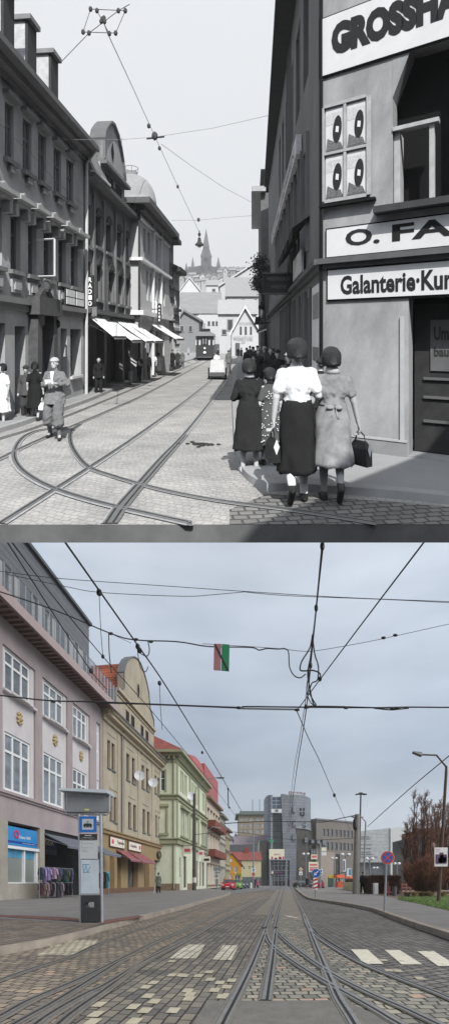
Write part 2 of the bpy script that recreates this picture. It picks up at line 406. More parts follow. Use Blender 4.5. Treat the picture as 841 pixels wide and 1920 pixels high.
def skirt(parent, m, p, z0, z1, w0=.14, w1=.24, fold=.04, hipw=.2, n=44, name='skirt', lean=(0, 0)):
    mb = MB(); k = 16; rings = []
    for i in range(k+1):
        t = i/k; z = z0+(z1-z0)*t
        hz = max(0, 1-abs(z-.9*p['pelvis'].z/.93)/.25)
        w_ = w0+(w1-w0)*t+(hipw-.17)*hz
        r_ = ering((lean[0]*t, lean[1]*t, z+.0), w_, w_*.78, n, fold*t, 7, .6+t*.8)
        rings.append([q+Vector((q.x, q.y, 0)).normalized()*.016*noise.noise(Vector((q.x*11, q.y*11, q.z*7+q.x*14))) for q in r_])
    bot = rings[-1]; rings[-1] = [q+V(0, 0, .012*math.sin(5*i)) for i, q in enumerate(bot)]
    inner = [[q*1 for q in r] for r in [rings[-1]]]
    mb.loft(rings, cap=True); return mb.build(name, m, parent, smooth=True, local=True)
def sleeves_top(parent, m, p, name, voxel, long=False, hem=None, fat=1.0, puff=0.0, flare=.0, to=.75):
    mb = MB(); c = mb.cone2
    mb.ell(p['waist'], (.142*fat, .112*fat, .15)); mb.ell(p['chest'], (.172*fat, .13*fat, .19)); c(p['waist'], p['chest'], .118*fat, .12*fat)
    c(p['chest']+V(0, 0, .08), p['neck']-V(0, 0, .03), .09, .062)
    for s_ in 'LR':
        c(p['chest']+V(0, 0, .06), p['sh'+s_], .075, .055+puff)
        if long: c(p['sh'+s_], p['el'+s_], .066, .055); c(p['el'+s_], p['el'+s_]*.08+p['wr'+s_]*.92, .055, .042)
        else: c(p['sh'+s_], p['sh'+s_]*(1-to)+p['el'+s_]*to, .058+puff, .06+puff)
    if hem is not None:
        rings = [ering((p['waist'].x, p['waist'].y, z), w_, w_*.75, 20) for z, w_ in ((p['waist'].z+.05, .14*fat), (p['waist'].z-.05, .15*fat), (p['pelvis'].z, (.178+flare)*fat), (hem, (.19+flare)*fat))]
        mb.loft(rings)
    return remesh(mb, name, m, parent, voxel, 2, wr=.011 if voxel < .015 else 0)
def trousers(parent, m, p, voxel, name='trousers', r=(.105, .085, .07), to=.96, bag=False):
    mb = MB(); c = mb.cone2; mb.ell(p['pelvis'], (.172, .13, .15)); mb.ell(p['pelvis']+V(0, 0, .1), (.15, .115, .08))
    for s_ in 'LR':
        c(p['pelvis']-V(0, 0, .03), p['hip'+s_], .11, .105); c(p['hip'+s_], p['kn'+s_], r[0], r[1])
        e = p['kn'+s_]*(1-to)+p['an'+s_]*to
        if bag:
            mid = p['kn'+s_]*.65+p['an'+s_]*.35; c(p['kn'+s_], mid, r[1], r[1]*1.15); c(mid, p['kn'+s_]*.5+p['an'+s_]*.5, r[1]*1.1, .06)
        else: c(p['kn'+s_], e, r[1], r[2])
    return remesh(mb, name, m, parent, voxel, 2, wr=.014 if voxel < .015 else 0)
def shoes(parent, m, p, name='shoe', h=0.0):
    for s_ in 'LR':
        a, t = p['an'+s_], p['toe'+s_]; d = (t-a); 
        heel = a+V(0, 0, -.045)-Vector((d.x, d.y, 0)).normalized()*.03
        mb = MB(); mb.cone2(heel, t-V(0, 0, .0), .042, .036, 10); mb.cone2(a-V(0, 0, .01), heel, .045, .043, 10)
        remesh(mb, name, m, parent, .014, 1)
def hair(parent, m, p, kind='bob', col=None):
    h = p['head']; mb = MB(); f = p.get('face', V(0, 1, 0))
    if kind == 'bob':
        c = h-f*.026
        mb.loft([ering((c.x, c.y, c.z+z_), r_, r_*1.04, 20) for z_, r_ in ((-.062, .088), (-.055, .099), (-.02, .107), (.04, .109), (.09, .1), (.125, .078), (.148, .045), (.155, .01))])
        o = remesh(mb, 'hair', m, parent, .01, 1, strand=.0035)
        return o
    if kind == 'short':
        c = h+V(0, 0, .055)-f*.015; mb.ell(c, (.084, .098, .09), 14, 8, z0=-.25); mb.ell(h-f*.055+V(0, 0, .0), (.07, .045, .06), 12, 6)
    if kind == 'cap':
        c = h+V(0, 0, .06); mb.ell(c, (.09, .104, .085), 14, 6, z0=-.1); return mb.build('cap', m, parent, smooth=True, local=True)
    if kind == 'hat':
        c = h+V(0, 0, .07); mb.ell(c, (.088, .1, .09), 14, 6, z0=-.1); mb.loft([ering((c.x, c.y, c.z), .112, .125, 16), ering((c.x, c.y, c.z+.015), .108, .12, 16)])
        return mb.build('hat', m, parent, smooth=True, local=True)
    return mb.build('hair', m, parent, smooth=True, local=True)
def eyes(parent, p, m):
    h = p['head']; f = p.get('face', V(0, 1, 0)); r_ = V(f.y, -f.x, 0)
    for q in (-1, 1):
        mb = MB(); mb.ell(h+f*.083+r_*q*.03+V(0, 0, .022), (.013, .012, .008), 8, 6); mb.build('eye', m, parent, smooth=True, local=True)
def simple_person(name, label, loc, rz, kind, c_top, c_low, c_hair=None, skin=None, H=1.7, stride=.0, voxel=.022, group=None, hatc=None, scale=1.0, bagc=None, child=False):
    """small passer-by: body, top, trousers or skirt, shoes, hair or hat"""
    t = thing(name, label, 'person', (0, 0, 0), 0, group)
    s_ = stride
    p = joints(H, knL=V(-.095, .12*s_+.01, .5), anL=V(-.1, .26*s_-.02, .085), toeL=V(-.11, .26*s_+.13, .03+.02*s_),
               knR=V(.095, .03-.02*s_, .49), anR=V(.1, -.26*s_-.02, .09+.03*s_), toeR=V(.11, -.26*s_+.13, .03))
    sk = skin; body = remesh(body_mb(p, hands=False), 'body', sk, t, voxel, 2)
    if kind == 'dress':
        sleeves_top(t, c_top, p, 'dress_top', voxel, fat=1.0); skirt(t, c_low, p, p['waist'].z, .38*H/1.7, .145, .25, .05)
    elif kind == 'coat':
        sleeves_top(t, c_top, p, 'coat', voxel, long=True, hem=.55*H/1.7, fat=1.08, flare=.03); trousers(t, c_low, p, voxel)
    elif kind == 'suit':
        sleeves_top(t, c_top, p, 'jacket', voxel, long=True, hem=.78*H/1.7, fat=1.05); trousers(t, c_low, p, voxel)
    elif kind == 'shirt':
        sleeves_top(t, c_top, p, 'shirt', voxel); trousers(t, c_low, p, voxel)
    shoes(t, MATS.get('shoe_black') or mat('shoe_black', (.02, .02, .02), rough=.5, var=.1), p)
    if hatc is not None: hair(t, hatc, p, 'hat')
    else: hair(t, c_hair, p, 'bob' if kind == 'dress' else 'short')
    if bagc is not None:
        mb = MB(); q = p['hdR']; mb.box(q+V(-.05, -.14, -.28), q+V(.05, .14, -.02)); mb.tube([q+V(0, -.08, -.03), q+V(0, -.03, .04), q+V(0, .03, .04), q+V(0, .08, -.03)], .01, 5)
        b = mb.build('handbag', bagc, None); tag(b, label.split(' ')[0]+' handbag held by the '+' '.join(label.split(' ')[:6]), 'bag'); t['_bag'] = b.name
        b.rotation_euler = (0, 0, rz); b.location = loc
    t.location = loc; t.rotation_euler = (0, 0, rz); t.scale = (scale,)*3
    return t
# =================================================== THE NEW STREET (lower)
setS('b')
# ---- ground
m_far = mat('street_asphalt', hexc('75767a'), rough=.9, var=.12, scale=.6, bump=.3, bscale=60)
g = MB(); g.quad((-400, -8, -.02), (400, -8, -.02), (400, 900, -.02), (-400, 900, -.02)); struct('ground', g, m_far, fix=False)
cob_mid = brick_mat('cobbles_even', hexc('8d8578'), hexc('666462'), hexc('35312d'), .17, .1, .009, rotz=R(98-180), warp=.006, offset=.5)
cob_left = brick_mat('cobbles_old', hexc('9f9280'), hexc('77706a'), hexc('3c352e'), .13, .12, .010, rotz=R(14), warp=.03, tint=hexc('b39a85'), tintamt=.2)
cob_rt = brick_mat('cobbles_rough', hexc('a9a496'), hexc('75766f'), hexc('3a3733'), .13, .12, .011, rotz=R(-2), warp=.035, tint=hexc('b79a86'), tintamt=.2)
cob_right = brick_mat('setts_dark', hexc('8a857f'), hexc('666463'), hexc('2b2927'), .15, .13, .014, rotz=R(-28), warp=.006)
slab_far = mat('tram_slab', hexc('837c72'), rough=.85, var=.14, scale=1.4, bump=.4, bscale=40)
def gpoly(name, pts, z, m, kind='structure'):
    g = MB(); g.quad(*[gd(x, y, z) for x, y in pts]); o = g.build(name, m, fix=False); o['kind'] = kind; return o
# road surface pieces (each a thin course above the last)
gpoly('road', [(-900, 1990), (370, 1990), (470, 1800), (512, 1700), (524, 1672), (500, 1668), (436, 1676), (420, 1682), (350, 1704), (200, 1744), (135, 1764), (-30, 1799), (-900, 1850)], .002, cob_mid)
gpoly('road', [(-900, 1990), (60, 1990), (236, 1822), (300, 1778), (436, 1712), (512, 1680), (524, 1672), (436, 1677), (350, 1704.5), (200, 1744.5), (135, 1764.5), (-30, 1800), (-900, 1852)], .006, cob_left)
gpoly('road', [(550, 1668), (575, 1686), (635, 1698), (690, 1708), (730, 1723), (780, 1743), (900, 1790), (1500, 1990), (900, 1960), (745, 1838), (650, 1786), (596, 1752), (568, 1718), (550, 1680)], .003, cob_right)
gpoly('road', [(383, 1990), (450, 1852), (497, 1742), (513, 1716), (572, 1716), (592, 1752), (640, 1787), (742, 1836), (900, 1905), (1400, 2050)], .004, cob_rt)
gpoly('road', [(512, 1716), (520, 1690), (526, 1668), (549, 1668), (556, 1685), (574, 1716)], .004, slab_far)
gpoly('road', [(470, 1716), (500, 1690), (520, 1668), (526, 1668), (520, 1690), (512, 1716)], .007, slab_far)
gpoly('asphalt_patch', [(350, 1990), (361, 1920), (388, 1877), (624, 1875), (690, 1990)], .010, mat('patch_asphalt', hexc('76746f'), rough=.92, var=.18, scale=5, bump=.5, bscale=120))
gpoly('asphalt_patch', [(646, 1877), (700, 1900), (770, 1935), (860, 1990), (700, 1990)], .010, MATS['patch_asphalt'])
# ---- tram rails
m_steel = mat('rail_steel', hexc('a09d98'), rough=.35, var=.2, scale=8, metal=.8)
m_groove = mat('rail_groove', (.022, .02, .018), rough=.8, var=.2, scale=9)
m_bed = mat('rail_bed_asphalt', hexc('75706a'), rough=.9, var=.2, scale=7, bump=.3, bscale=70)
def smooth_path(pts, sub=6):
    out = []
    for i in range(len(pts)-1):
        p0, p1, p2, p3 = pts[max(i-1, 0)], pts[i], pts[i+1], pts[min(i+2, len(pts)-1)]
        for k in range(sub):
            t = k/sub
            out.append(.5*((2*p1)+(p2-p0)*t+(2*p0-5*p1+4*p2-p3)*t*t+(3*p1-p0-3*p2+p3)*t**3))
    out.append(pts[-1]); return out
def ribbon(mb, path, o0, o1, z, zb=None):
    n = len(path); a = []
    for i, p in enumerate(path):
        d = path[min(i+1, n-1)]-path[max(i-1, 0)]; d.z = 0; d.normalize(); s_ = Vector((d.y, -d.x, 0))
        a.append((p+s_*o0, p+s_*o1))
    for i in range(n-1):
        (p, q), (r, t) = a[i], a[i+1]
        z3 = lambda v, zz: (v.x, v.y, zz)
        mb.quad(z3(p, z), z3(q, z), z3(t, z), z3(r, z))
        if zb is not None:
            mb.quad(z3(p, z), z3(r, z), z3(r, zb), z3(p, zb)); mb.quad(z3(q, z), z3(q, zb), z3(t, zb), z3(t, z))
def rail(px, parent, side=1, bed=.16, zoff=0.0, head=.032, gv=.026, name='rail', sub=5):
    path = smooth_path([gd(x, y, .015) for x, y in px], sub)
    if S == 't':
        for i in range(1, len(path)):
            for a, b in ((path[i-1], path[i]), (path[i], path[i-1])):
                if a.y < YF <= b.y: c_ = b.lerp(a, (b.y-YF-.004)/(b.y-a.y)); a.x, a.y = c_.x, c_.y
        path = [q for q in path if q.y >= YF]
    b = MB(); ribbon(b, path, -bed, bed, .013+zoff); bo = b.build('rail_bed', m_bed, parent, fix=False)
    r = MB(); ribbon(r, path, 0, head*side, .019+zoff, .006); ribbon(r, path, -(gv+.02)*side, -gv*side, .0185+zoff, .006)
    ro = r.build(name, m_steel, parent, fix=False)
    g = MB(); ribbon(g, path, -gv*side+.001*side, -.001*side, .0165+zoff); g.build('groove', m_groove, ro, fix=False)
A_ = [(380, 1985), (420, 1907), (450, 1850), (475, 1797), (497, 1742), (512, 1700), (527, 1664), (531, 1660)]
B_ = [(497, 1875), (504, 1830), (510, 1790), (516, 1742), (524, 1700), (533, 1664), (536, 1660)]
C_ = [(700, 1985), (665, 1917), (635, 1870), (620, 1836), (605, 1802), (585, 1755), (570, 1716), (552, 1682), (545, 1665), (542, 1660)]
D_ = [(497, 1742), (502, 1760), (514, 1776), (540, 1796), (570, 1816), (610, 1840), (655, 1865), (700, 1890), (745, 1917), (850, 1975)]
E_ = [(516, 1742), (525, 1753), (540, 1767), (570, 1790), (600, 1811), (640, 1835), (700, 1865), (760, 1891), (815, 1917), (920, 1965)]
F_ = [(569, 1714), (573, 1730), (588, 1751), (630, 1780), (680, 1807), (740, 1832), (800, 1855), (850, 1876), (960, 1925)]
t = thing('tram_track', 'straight grooved tram track running up the middle of the street towards the silver tower', 'tram track', gd(520, 1800), 0, 'tram tracks in the cobbles')
rail(A_, t, -1, bed=.065); rail(B_, t, -1, bed=.06, zoff=.0008); rail(C_, t, 1, bed=.065, zoff=.0004)
t = thing('tram_track', 'curved tram track branching off to the right across the rough cobbles', 'tram track', gd(600, 1830), 0, 'tram tracks in the cobbles')
rail(D_, t, -1, bed=.06, zoff=.0012); rail(E_, t, -1, bed=.06, zoff=.0016); rail(F_, t, 1, bed=.05, zoff=.002)
def off_path(px, dx): return [(x+dx, y) for x, y in px]
G_ = [(-90, 1868), (5, 1836), (65, 1815), (140, 1791), (190, 1768), (280, 1736), (350, 1711), (420, 1687), (480, 1672), (520, 1663), (531, 1660)]
H_ = [(-90, 1953), (5, 1904), (60, 1874), (150, 1836), (230, 1797), (300, 1762), (360, 1737), (420, 1708), (480, 1684), (514, 1668), (529, 1661)]
I_ = [(-30, 1962), (30, 1920), (100, 1881), (165, 1841), (225, 1803), (238, 1797)]
J_ = [(20, 1975), (66, 1924), (110, 1893), (165, 1862), (200, 1846), (275, 1800), (350, 1762), (420, 1722), (480, 1691), (514, 1672), (530, 1661)]
K_ = [(60, 1975), (112, 1921), (150, 1890), (200, 1855), (250, 1818), (277, 1799)]
t = thing('tram_track', 'tram track curving past the left kerb beside the stop sign', 'tram track', gd(190, 1768), 0, 'tram tracks in the cobbles')
rail(G_, t, 1, bed=.06)
rail(H_, t, 1, bed=.07, zoff=.0004)
t = thing('tram_track', 'double-railed tram track with dark check rails crossing the lower left cobbles', 'tram track', gd(165, 1862), 0, 'tram tracks in the cobbles')
rail(I_, t, 1, bed=.06, zoff=.0008); rail(J_, t, 1, bed=.07, zoff=.0012); rail(K_, t, 1, bed=.06, zoff=.0016)
# manhole-like steel crossing plates where the rails meet
pl = MB()
for q in ([(498,1738),(508,1734),(516,1744),(520,1768),(508,1778),(499,1760)], [(598,1806),(606,1800),(618,1828),(650,1862),(640,1872),(622,1850),(604,1838)]):
    pl.quad(*[gd(x, y, .0165) for x, y in q])
tag(pl.build('crossing_plate', m_bed, fix=False), None, None, kind='structure')

# ---- painted zebra bars (worn)
def paint_mat():
    m = mat('worn_paint', hexc('dfdac8'), rough=.8, var=.1, scale=9, bump=.5, bscale=30)
    nt = m.node_tree; N = nt.nodes; L = nt.links; b = N['Principled BSDF']
    n = N.new('ShaderNodeTexNoise'); n.inputs['Scale'].default_value = 5; n.inputs['Detail'].default_value = 8; n.inputs['Roughness'].default_value = .7
    t = N.new('ShaderNodeTexCoord'); L.new(t.outputs['Object'], n.inputs['Vector'])
    r = N.new('ShaderNodeValToRGB'); r.color_ramp.elements[0].position = .60; r.color_ramp.elements[1].position = .66
    r.color_ramp.elements[0].color = (1, 1, 1, 1); r.color_ramp.elements[1].color = (0, 0, 0, 1)
    L.new(n.outputs['Fac'], r.inputs['Fac']); L.new(r.outputs['Color'], b.inputs['Alpha']); return m
mp_ = paint_mat()
cream = brick_mat('cream_setts', hexc('d3ccb6'), hexc('aca48f'), hexc('4a4540'), .12, .12, .010, rotz=R(14), warp=.02)
cream_even = brick_mat('cream_setts_even', hexc('dcd7c6'), hexc('c2bca9'), hexc('4a4540'), .17, .1, .008, rotz=R(98-180), warp=.008)
def gp2(name, pts, z, m): return gpoly(name, pts, z, m)
gp2('zebra_marking', [(68, 1792), (76, 1783), (96, 1777), (92, 1771), (120, 1771), (122, 1763), (184, 1762), (178, 1770), (165, 1776), (158, 1785), (140, 1791), (100, 1790)], .0095, cream)
gp2('zebra_marking', [(318, 1797), (333, 1784), (352, 1771), (384, 1771), (377, 1784), (368, 1797)], .0095, cream_even)
gp2('zebra_marking', [(394, 1799), (408, 1786), (418, 1772), (447, 1773), (440, 1787), (433, 1800)], .0095, cream_even)
for q in ([(657, 1780), (688, 1780), (718, 1807), (682, 1807)], [(720, 1781), (748, 1781), (791, 1808), (752, 1808)], [(781, 1783), (812, 1783), (856, 1811), (820, 1811)], [(846, 1785), (878, 1785), (925, 1813), (886, 1813)]):
    gp2('zebra_marking', q, .0095, mp_)
# stray cream setts of the old crossing
rnd = random.Random(3); st = MB()
def cell(px, py, w=.088, h=.15):
    p = gd(px, py, .0095); a = R(-8); c, s_ = math.cos(a), math.sin(a)
    st.quad(*[(p.x+c*x-s_*y, p.y+s_*x+c*y, .0095+rnd.random()*.0006) for x, y in ((-w/2, -h/2), (w/2, -h/2), (w/2, h/2), (-w/2, h/2))])
for px, py, n in ((322, 1828, 3), (372, 1829, 1), (394, 1836, 1), (345, 1829, 2), (274, 1850, 2), (288, 1842, 1), (352, 1857, 2), (356, 1864, 2), (354, 1872, 2), (278, 1867, 1), (290, 1877, 1), (186, 1883, 1), (180, 1901, 1), (250, 1887, 1), (272, 1894, 1), (325, 1894, 2), (174, 1915, 2), (252, 1914, 2), (322, 1802, 2), (402, 1856, 2), (392, 1822, 1), (416, 1868, 1), (412, 1842, 1), (728, 1819, 2), (745, 1820, 2), (786, 1834, 2), (718, 1800, 1), (425, 1850, 1), (425, 1866, 1), (434, 1838, 1)):
    for k in range(max(1, n-1)): cell(px+k*20*(py-1655)/195, py)
o = st.build('cream_setts', mat('cream_stone', hexc('b3ab96'), rough=.75, var=.15, scale=12), fix=False); o['kind'] = 'structure'
# dark worn smears / lines on the far slab
gp2('road_marking', [(532, 1716), (556, 1720), (562, 1722), (540, 1719)], .012, mp_)

# ---- pavements with kerbs
m_pave = mat('pavement_asphalt', hexc('827f7d'), rough=.88, var=.16, scale=.9, bump=.35, bscale=45)
m_kerb = mat('kerb_stone', hexc('9a9085'), rough=.8, var=.25, scale=3, bump=.3, bscale=30)
pv_set = brick_mat('pavement_setts', hexc('8f8174'), hexc('6f6862'), hexc('46403b'), .16, .16, .012, rotz=R(30), warp=.01)
pv_red = brick_mat('pavement_red_band', hexc('8c5f56'), hexc('72514b'), hexc('4a403b'), .2, .2, .01, rotz=R(8), warp=.008)
def pavement(kerb, far, name='pavement', h=.12, kw=.16, m=None, mk=None):
    """kerb: polyline on the road level; far: the rest of the outline on the pavement level"""
    path = smooth_path([gd(x, y, 0) for x, y in kerb], 4)
    k = MB(); ribbon(k, path, 0, kw, h, -.01); struct('kerb', k, mk or m_kerb, fix=False)
    n = len(path); inner = []
    for i, p in enumerate(path):
        d = path[min(i+1, n-1)]-path[max(i-1, 0)]; d.z = 0; d.normalize(); inner.append(Vector((p.x+d.y*kw, p.y-d.x*kw, h)))
    g = MB(); g.quad(*([tuple(p) for p in inner]+[tuple(p) for p in far])); return struct(name, g, m or m_pave, fix=False)
# left pavement (kerb runs far -> near so the inner side is on its right hand)
kl = [(388, 1667), (402, 1668.5), (424, 1672.5), (432, 1676), (421, 1681.5), (385, 1692), (350, 1703), (280, 1722), (232, 1736), (200, 1744), (170, 1753), (135, 1764), (80, 1777), (5, 1791), (-120, 1818), (-500, 1880)]
pavement(kl, [(-14, 3, .12), (-30, 3, .12), (-30, 100, .12), (-8, 120, .12)], h=.12)
def on(px, py, z=.12): return gd(px, py, z)
g = MB(); g.quad(*[on(x, y, .124) for x, y in ((-500, 1812), (-60, 1783), (5, 1772), (80, 1760), (133, 1748.5), (168, 1739.5), (208, 1729), (196, 1733), (150, 1731), (5, 1722), (-300, 1725))]); struct('pavement_setts', g, pv_set, fix=False)
g = MB(); g.quad(*[on(x, y, .128) for x, y in ((-200, 1716), (5, 1715), (120, 1719.5), (190, 1726), (260, 1716), (268, 1719), (200, 1732), (140, 1727), (5, 1719), (-200, 1721))]); struct('pavement_band', g, pv_red, fix=False)
# right pavement: near -> far
kr = [(1300, 1960), (920, 1797), (841, 1762), (780, 1741), (730, 1722), (690, 1707), (635, 1696), (600, 1691), (575, 1685.5), (562, 1676), (554, 1668), (550, 1663), (548, 1661.5)]
pavement(kr, [(30, 160, .12), (140, 160, .12), (140, 2, .12), (12, 2, .12)])
# lawn and path beyond the right pavement
m_grass = mat('lawn_grass', hexc('55703a'), rough=.95, var=.4, scale=2.2, bump=.6, bscale=60, col2=hexc('6d6a44'))
g = MB(); g.quad(*[on(x, y, .135) for x, y in ((742, 1686), (790, 1695), (860, 1711), (1100, 1760), (1300, 1700), (1000, 1680), (841, 1678), (780, 1679))]); struct('lawn', g, m_grass, fix=False)
g = MB(); g.quad(*[on(x, y, .13) for x, y in ((684, 1673.5), (742, 1684), (800, 1682), (1200, 1690), (1200, 1668), (690, 1668))]); struct('flower_bed_soil', g, mat('bed_soil', hexc('6f6254'), rough=.95, var=.3, scale=1.5, bump=.4), fix=False)
# grass blades
gb = MB(); rg = random.Random(5)
p0, p1 = on(742, 1686), on(1000, 1730)
for i in range(2600):
    px = rg.uniform(745, 860); lo = 1686+(px-742)*.215; hi = 1680
    p = on(px, rg.uniform(hi+.5, lo), .135)
    h = rg.uniform(.03, .08); a = rg.uniform(0, 3.14); w_ = .012
    gb.quad((p.x-w_*math.cos(a), p.y-w_*math.sin(a), .13), (p.x+w_*math.cos(a), p.y+w_*math.sin(a), .13), (p.x+rg.uniform(-.03, .03), p.y+rg.uniform(-.03, .03), .13+h))
tag(gb.build('grass', mat('grass_blades', hexc('5f8038'), rough=.8, var=.35, scale=3), fix=False), 'short green grass blades on the lawn at the right edge', 'grass', kind='stuff')

# =================================================== left row of houses
m_pink = mat('pink_render', hexc('a3989a'), rough=.9, var=.15, scale=.8, bump=.2, bscale=30, streak=.6)
m_pinkd = mat('pink_render_dark', hexc('968587'), rough=.9, var=.08, scale=.8)
m_white = mat('white_render', hexc('cbc8ca'), rough=.85, var=.1, scale=1.2, streak=.6)
m_wframe = mat('white_frame', hexc('e4e6e8'), rough=.5, var=.04, scale=4)
m_glass = glass_mat('dark_glass', hexc('5d6469')); m_glass2 = glass_mat('curtain_glass', hexc('757d84'), .2)
m_slate = mat('slate_panels', hexc('6f7378'), rough=.6, var=.1, scale=2)
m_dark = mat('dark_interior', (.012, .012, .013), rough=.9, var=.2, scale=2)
m_conc = mat('grey_stone_pillar', hexc('a09b91'), rough=.9, var=.18, scale=1.2, bump=.3, streak=.5)
m_metal = mat('galvanised_metal', hexc('9fa4a9'), rough=.4, var=.1, scale=6, metal=.6)
m_iron = mat('dark_iron', (.03, .03, .032), rough=.55, var=.15, scale=5)
m_brown = mat('brown_frame', hexc('5c4234'), rough=.6, var=.12, scale=5)
m_tile = brick_mat('orange_tiles', hexc('c06a48'), hexc('9e5238'), hexc('5d3325'), .3, .35, .03, axes='V', rotz=R(82), warp=.01)
BX = -14.34
fa = Facade(BX, 0, .1412, 1, side=1)
def U(px): return fa.u(px)
# -- pink house
house = thing('apartment_house', 'dusty pink four storey house with white bay panels, glass-railed terrace and shops', 'house', fa.P(U(6), .12))
ua, ub = U(-60), U(191)
zs_, zb_, z1a, z1b, z2a, z2b, zt = 4.15, 5.5, 5.75, 8.75, 10.75, 13.0, 14.35
bays = [(U(-58), U(-8)), (U(5.5), U(67)), (U(80), U(127)), (U(136.5), U(169)), (U(181), U(188.5))]
mb = MB(); fa.wall(mb, ua, ub, zb_, zt, [(a, b, z1a-.1, z2b+.05) for a, b in bays], depth=.22)
fa.wall(mb, ua, ub, zs_, zb_-.01, [], depth=.22, o=.03)
fa.box(mb, ua, ub, zb_, zb_+.14, .0, .22); fa.box(mb, ua, ub, zb_-.12, zb_, .031, .12)
fa.body(mb, ua, ub, zs_+.1, zt, 9, o=-.5)
mb.build('wall', m_pink, house)
mb = MB()
wins = []
for i, (a, b) in enumerate(bays):
    i0 = a+.02; i1 = b-.02; wa, wb = a+(b-a)*.10, b-(b-a)*.12
    if i == 4: wa, wb = a+.05, b-.05
    fa.wall(mb, i0, i1, z1a-.08, z2b+.03, [(wa, wb, z1a, z1b), (wa, wb, z2a+.12, z2b-.02)], depth=.15, o=-.10)
    # curved ledge under the upper window
    if i < 4:
        for k in range(6):
            c0, c1 = i0+(i1-i0)*k/6, i0+(i1-i0)*(k+1)/6; bo = .10+.22*math.sin(math.pi*(k+.5)/6)
            fa.box(mb, c0, c1, z2a-.05, z2a+.07, -.1, bo-.02)
    wins += [(wa, wb, z1a, z1b), (wa, wb, z2a+.12, z2b-.02)]
mb.build('bay_infill', m_white, house)
for k, (a, b, c, d) in enumerate(wins):
    fa.window(house, a, b, c, d, m_wframe, m_glass2 if k % 3 else m_glass, o=-.2, fw=.13, cols=3 if b-a > 1.5 else 2, trans=(.68,))
orn = mat('gilt_ornament', hexc('b3a27c'), rough=.6, var=.3, scale=14)
for a, b in bays[1:4]:
    mb = MB(); c = (a+b)/2+.05; z = z1b+1.05
    for k in range(8):
        an = k*math.pi/4; p = fa.P(c+.2*math.cos(an), z+.28*math.sin(an), -.06)
        mb.ell(p, (.1, .1, .1), 6, 4)
    mb.ell(fa.P(c, z, -.05), (.12, .12, .2), 8, 5); fa.box(mb, c-.2, c+.2, z-.3, z+.3, -.1, -.075)
    mb.build('ornament', orn, house)
# terrace slab with ribs, fascia
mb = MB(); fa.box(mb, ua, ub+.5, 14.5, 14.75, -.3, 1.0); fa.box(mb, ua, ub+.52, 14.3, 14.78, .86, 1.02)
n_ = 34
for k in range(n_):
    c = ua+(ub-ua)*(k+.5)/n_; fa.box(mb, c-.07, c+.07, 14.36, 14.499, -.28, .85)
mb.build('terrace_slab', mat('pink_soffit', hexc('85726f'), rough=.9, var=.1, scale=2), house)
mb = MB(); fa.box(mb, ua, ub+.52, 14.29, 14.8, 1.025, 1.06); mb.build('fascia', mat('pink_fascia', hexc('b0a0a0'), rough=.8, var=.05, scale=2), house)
mr = mat('railing_glass', hexc('5f666b'), rough=.15, var=.1, scale=1); mr = mr.copy(); mr.node_tree.nodes['Principled BSDF'].inputs['Alpha'].default_value = .5
mb = MB(); n_ = 26
for k in range(n_):
    a = ua+(ub+.5-ua)*k/n_+.03; b = ua+(ub+.5-ua)*(k+1)/n_-.03
    mb.quad(fa.P(a, 14.85, .98), fa.P(b, 14.85, .98), fa.P(b, 16.05, .98), fa.P(a, 16.05, .98))
ra = mb.build('glass_railing', mr, house, fix=False)
mb = MB()
for k in range(n_+1):
    a = ua+(ub+.5-ua)*k/n_; mb.tube([fa.P(a, 14.7, .98), fa.P(a, 16.1, .98)], .03, 5)
mb.tube([fa.P(ua, 16.1, .98), fa.P(ub+.5, 16.1, .98)], .025, 5)
mb.build('rail_posts', m_metal, ra)
# attic storey
ue = fa.u(167, -.3)
mb = MB(); aw = [(fa.u(p0, -.3), fa.u(p1, -.3), 14.9, zz) for p0, p1, zz in ((-30, -8, 17.6), (10, 26, 17.6), (57, 70, 17.6), (86, 97, 17.6), (121, 130, 17.6), (138, 147, 17.6))]
fa.wall(mb, ua, ue, 14.75, 19.9, aw, depth=.25, o=-.3); fa.box(mb, ua, ue, 14.75, 19.9, -.62, -7)
for k in range(12): fa.box(mb, ua, ue, 15.2+k*.39, 15.215+k*.39, -.3, -.29)
mb.build('attic_wall', m_slate, house)
mb = MB(); fa.box(mb, ua, ue+.15, 19.9, 20.1, -7.1, -.1); mb.build('roof_edge', mat('zinc_edge', hexc('565b60'), rough=.5, var=.1), house)
for a, b, c, d in aw:
    fa.window(house, a, b, c, d, m_wframe, m_glass, o=-.5, fw=.12, cols=1, trans=())
    mb = MB(); fa.box(mb, b+.05, b+.5, 15.0, 17.4, -.31, -.27); mb.build('shutter_panel', m_white, house)
# shop zone
us0, us1, us2 = U(11), U(75), U(84)
mb = MB()
for q in ((ua, U(14), zs_, -.5, .04), (U(74), U(83), zs_, -.5, .04), (U(178), ub, zs_, -.5, .02), (U(14.1), U(73.9), .95, -.35, -.04)):
    mb = MB(); fa.box(mb, q[0], q[1], .1, q[2], q[3], q[4]); mb.build('shop_pillar' if q[2] > 1 else 'shop_plinth', m_conc, house)
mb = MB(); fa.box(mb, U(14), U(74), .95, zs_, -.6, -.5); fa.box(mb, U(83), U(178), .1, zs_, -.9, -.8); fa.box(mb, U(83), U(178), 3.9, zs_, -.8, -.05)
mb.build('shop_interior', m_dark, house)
sgn = thing('shop_sign', 'bright blue shop sign reading Galaxy GRS above the frosted window', 'shop sign', fa.P(U(15), 3.2))
mbl = mat('sign_blue', hexc('1f78b8'), rough=.4, var=.25, scale=1.1, col2=hexc('3aa0e0')); mw = mat('letter_white', hexc('f2f2f2'), rough=.5, var=0)
a, b = U(14.5), U(70); zc = (2.95, 3.93)
mb = MB(); fa.box(mb, a, b, zc[0], zc[1], -.3, -.02); mb.build('panel', mbl, sgn)
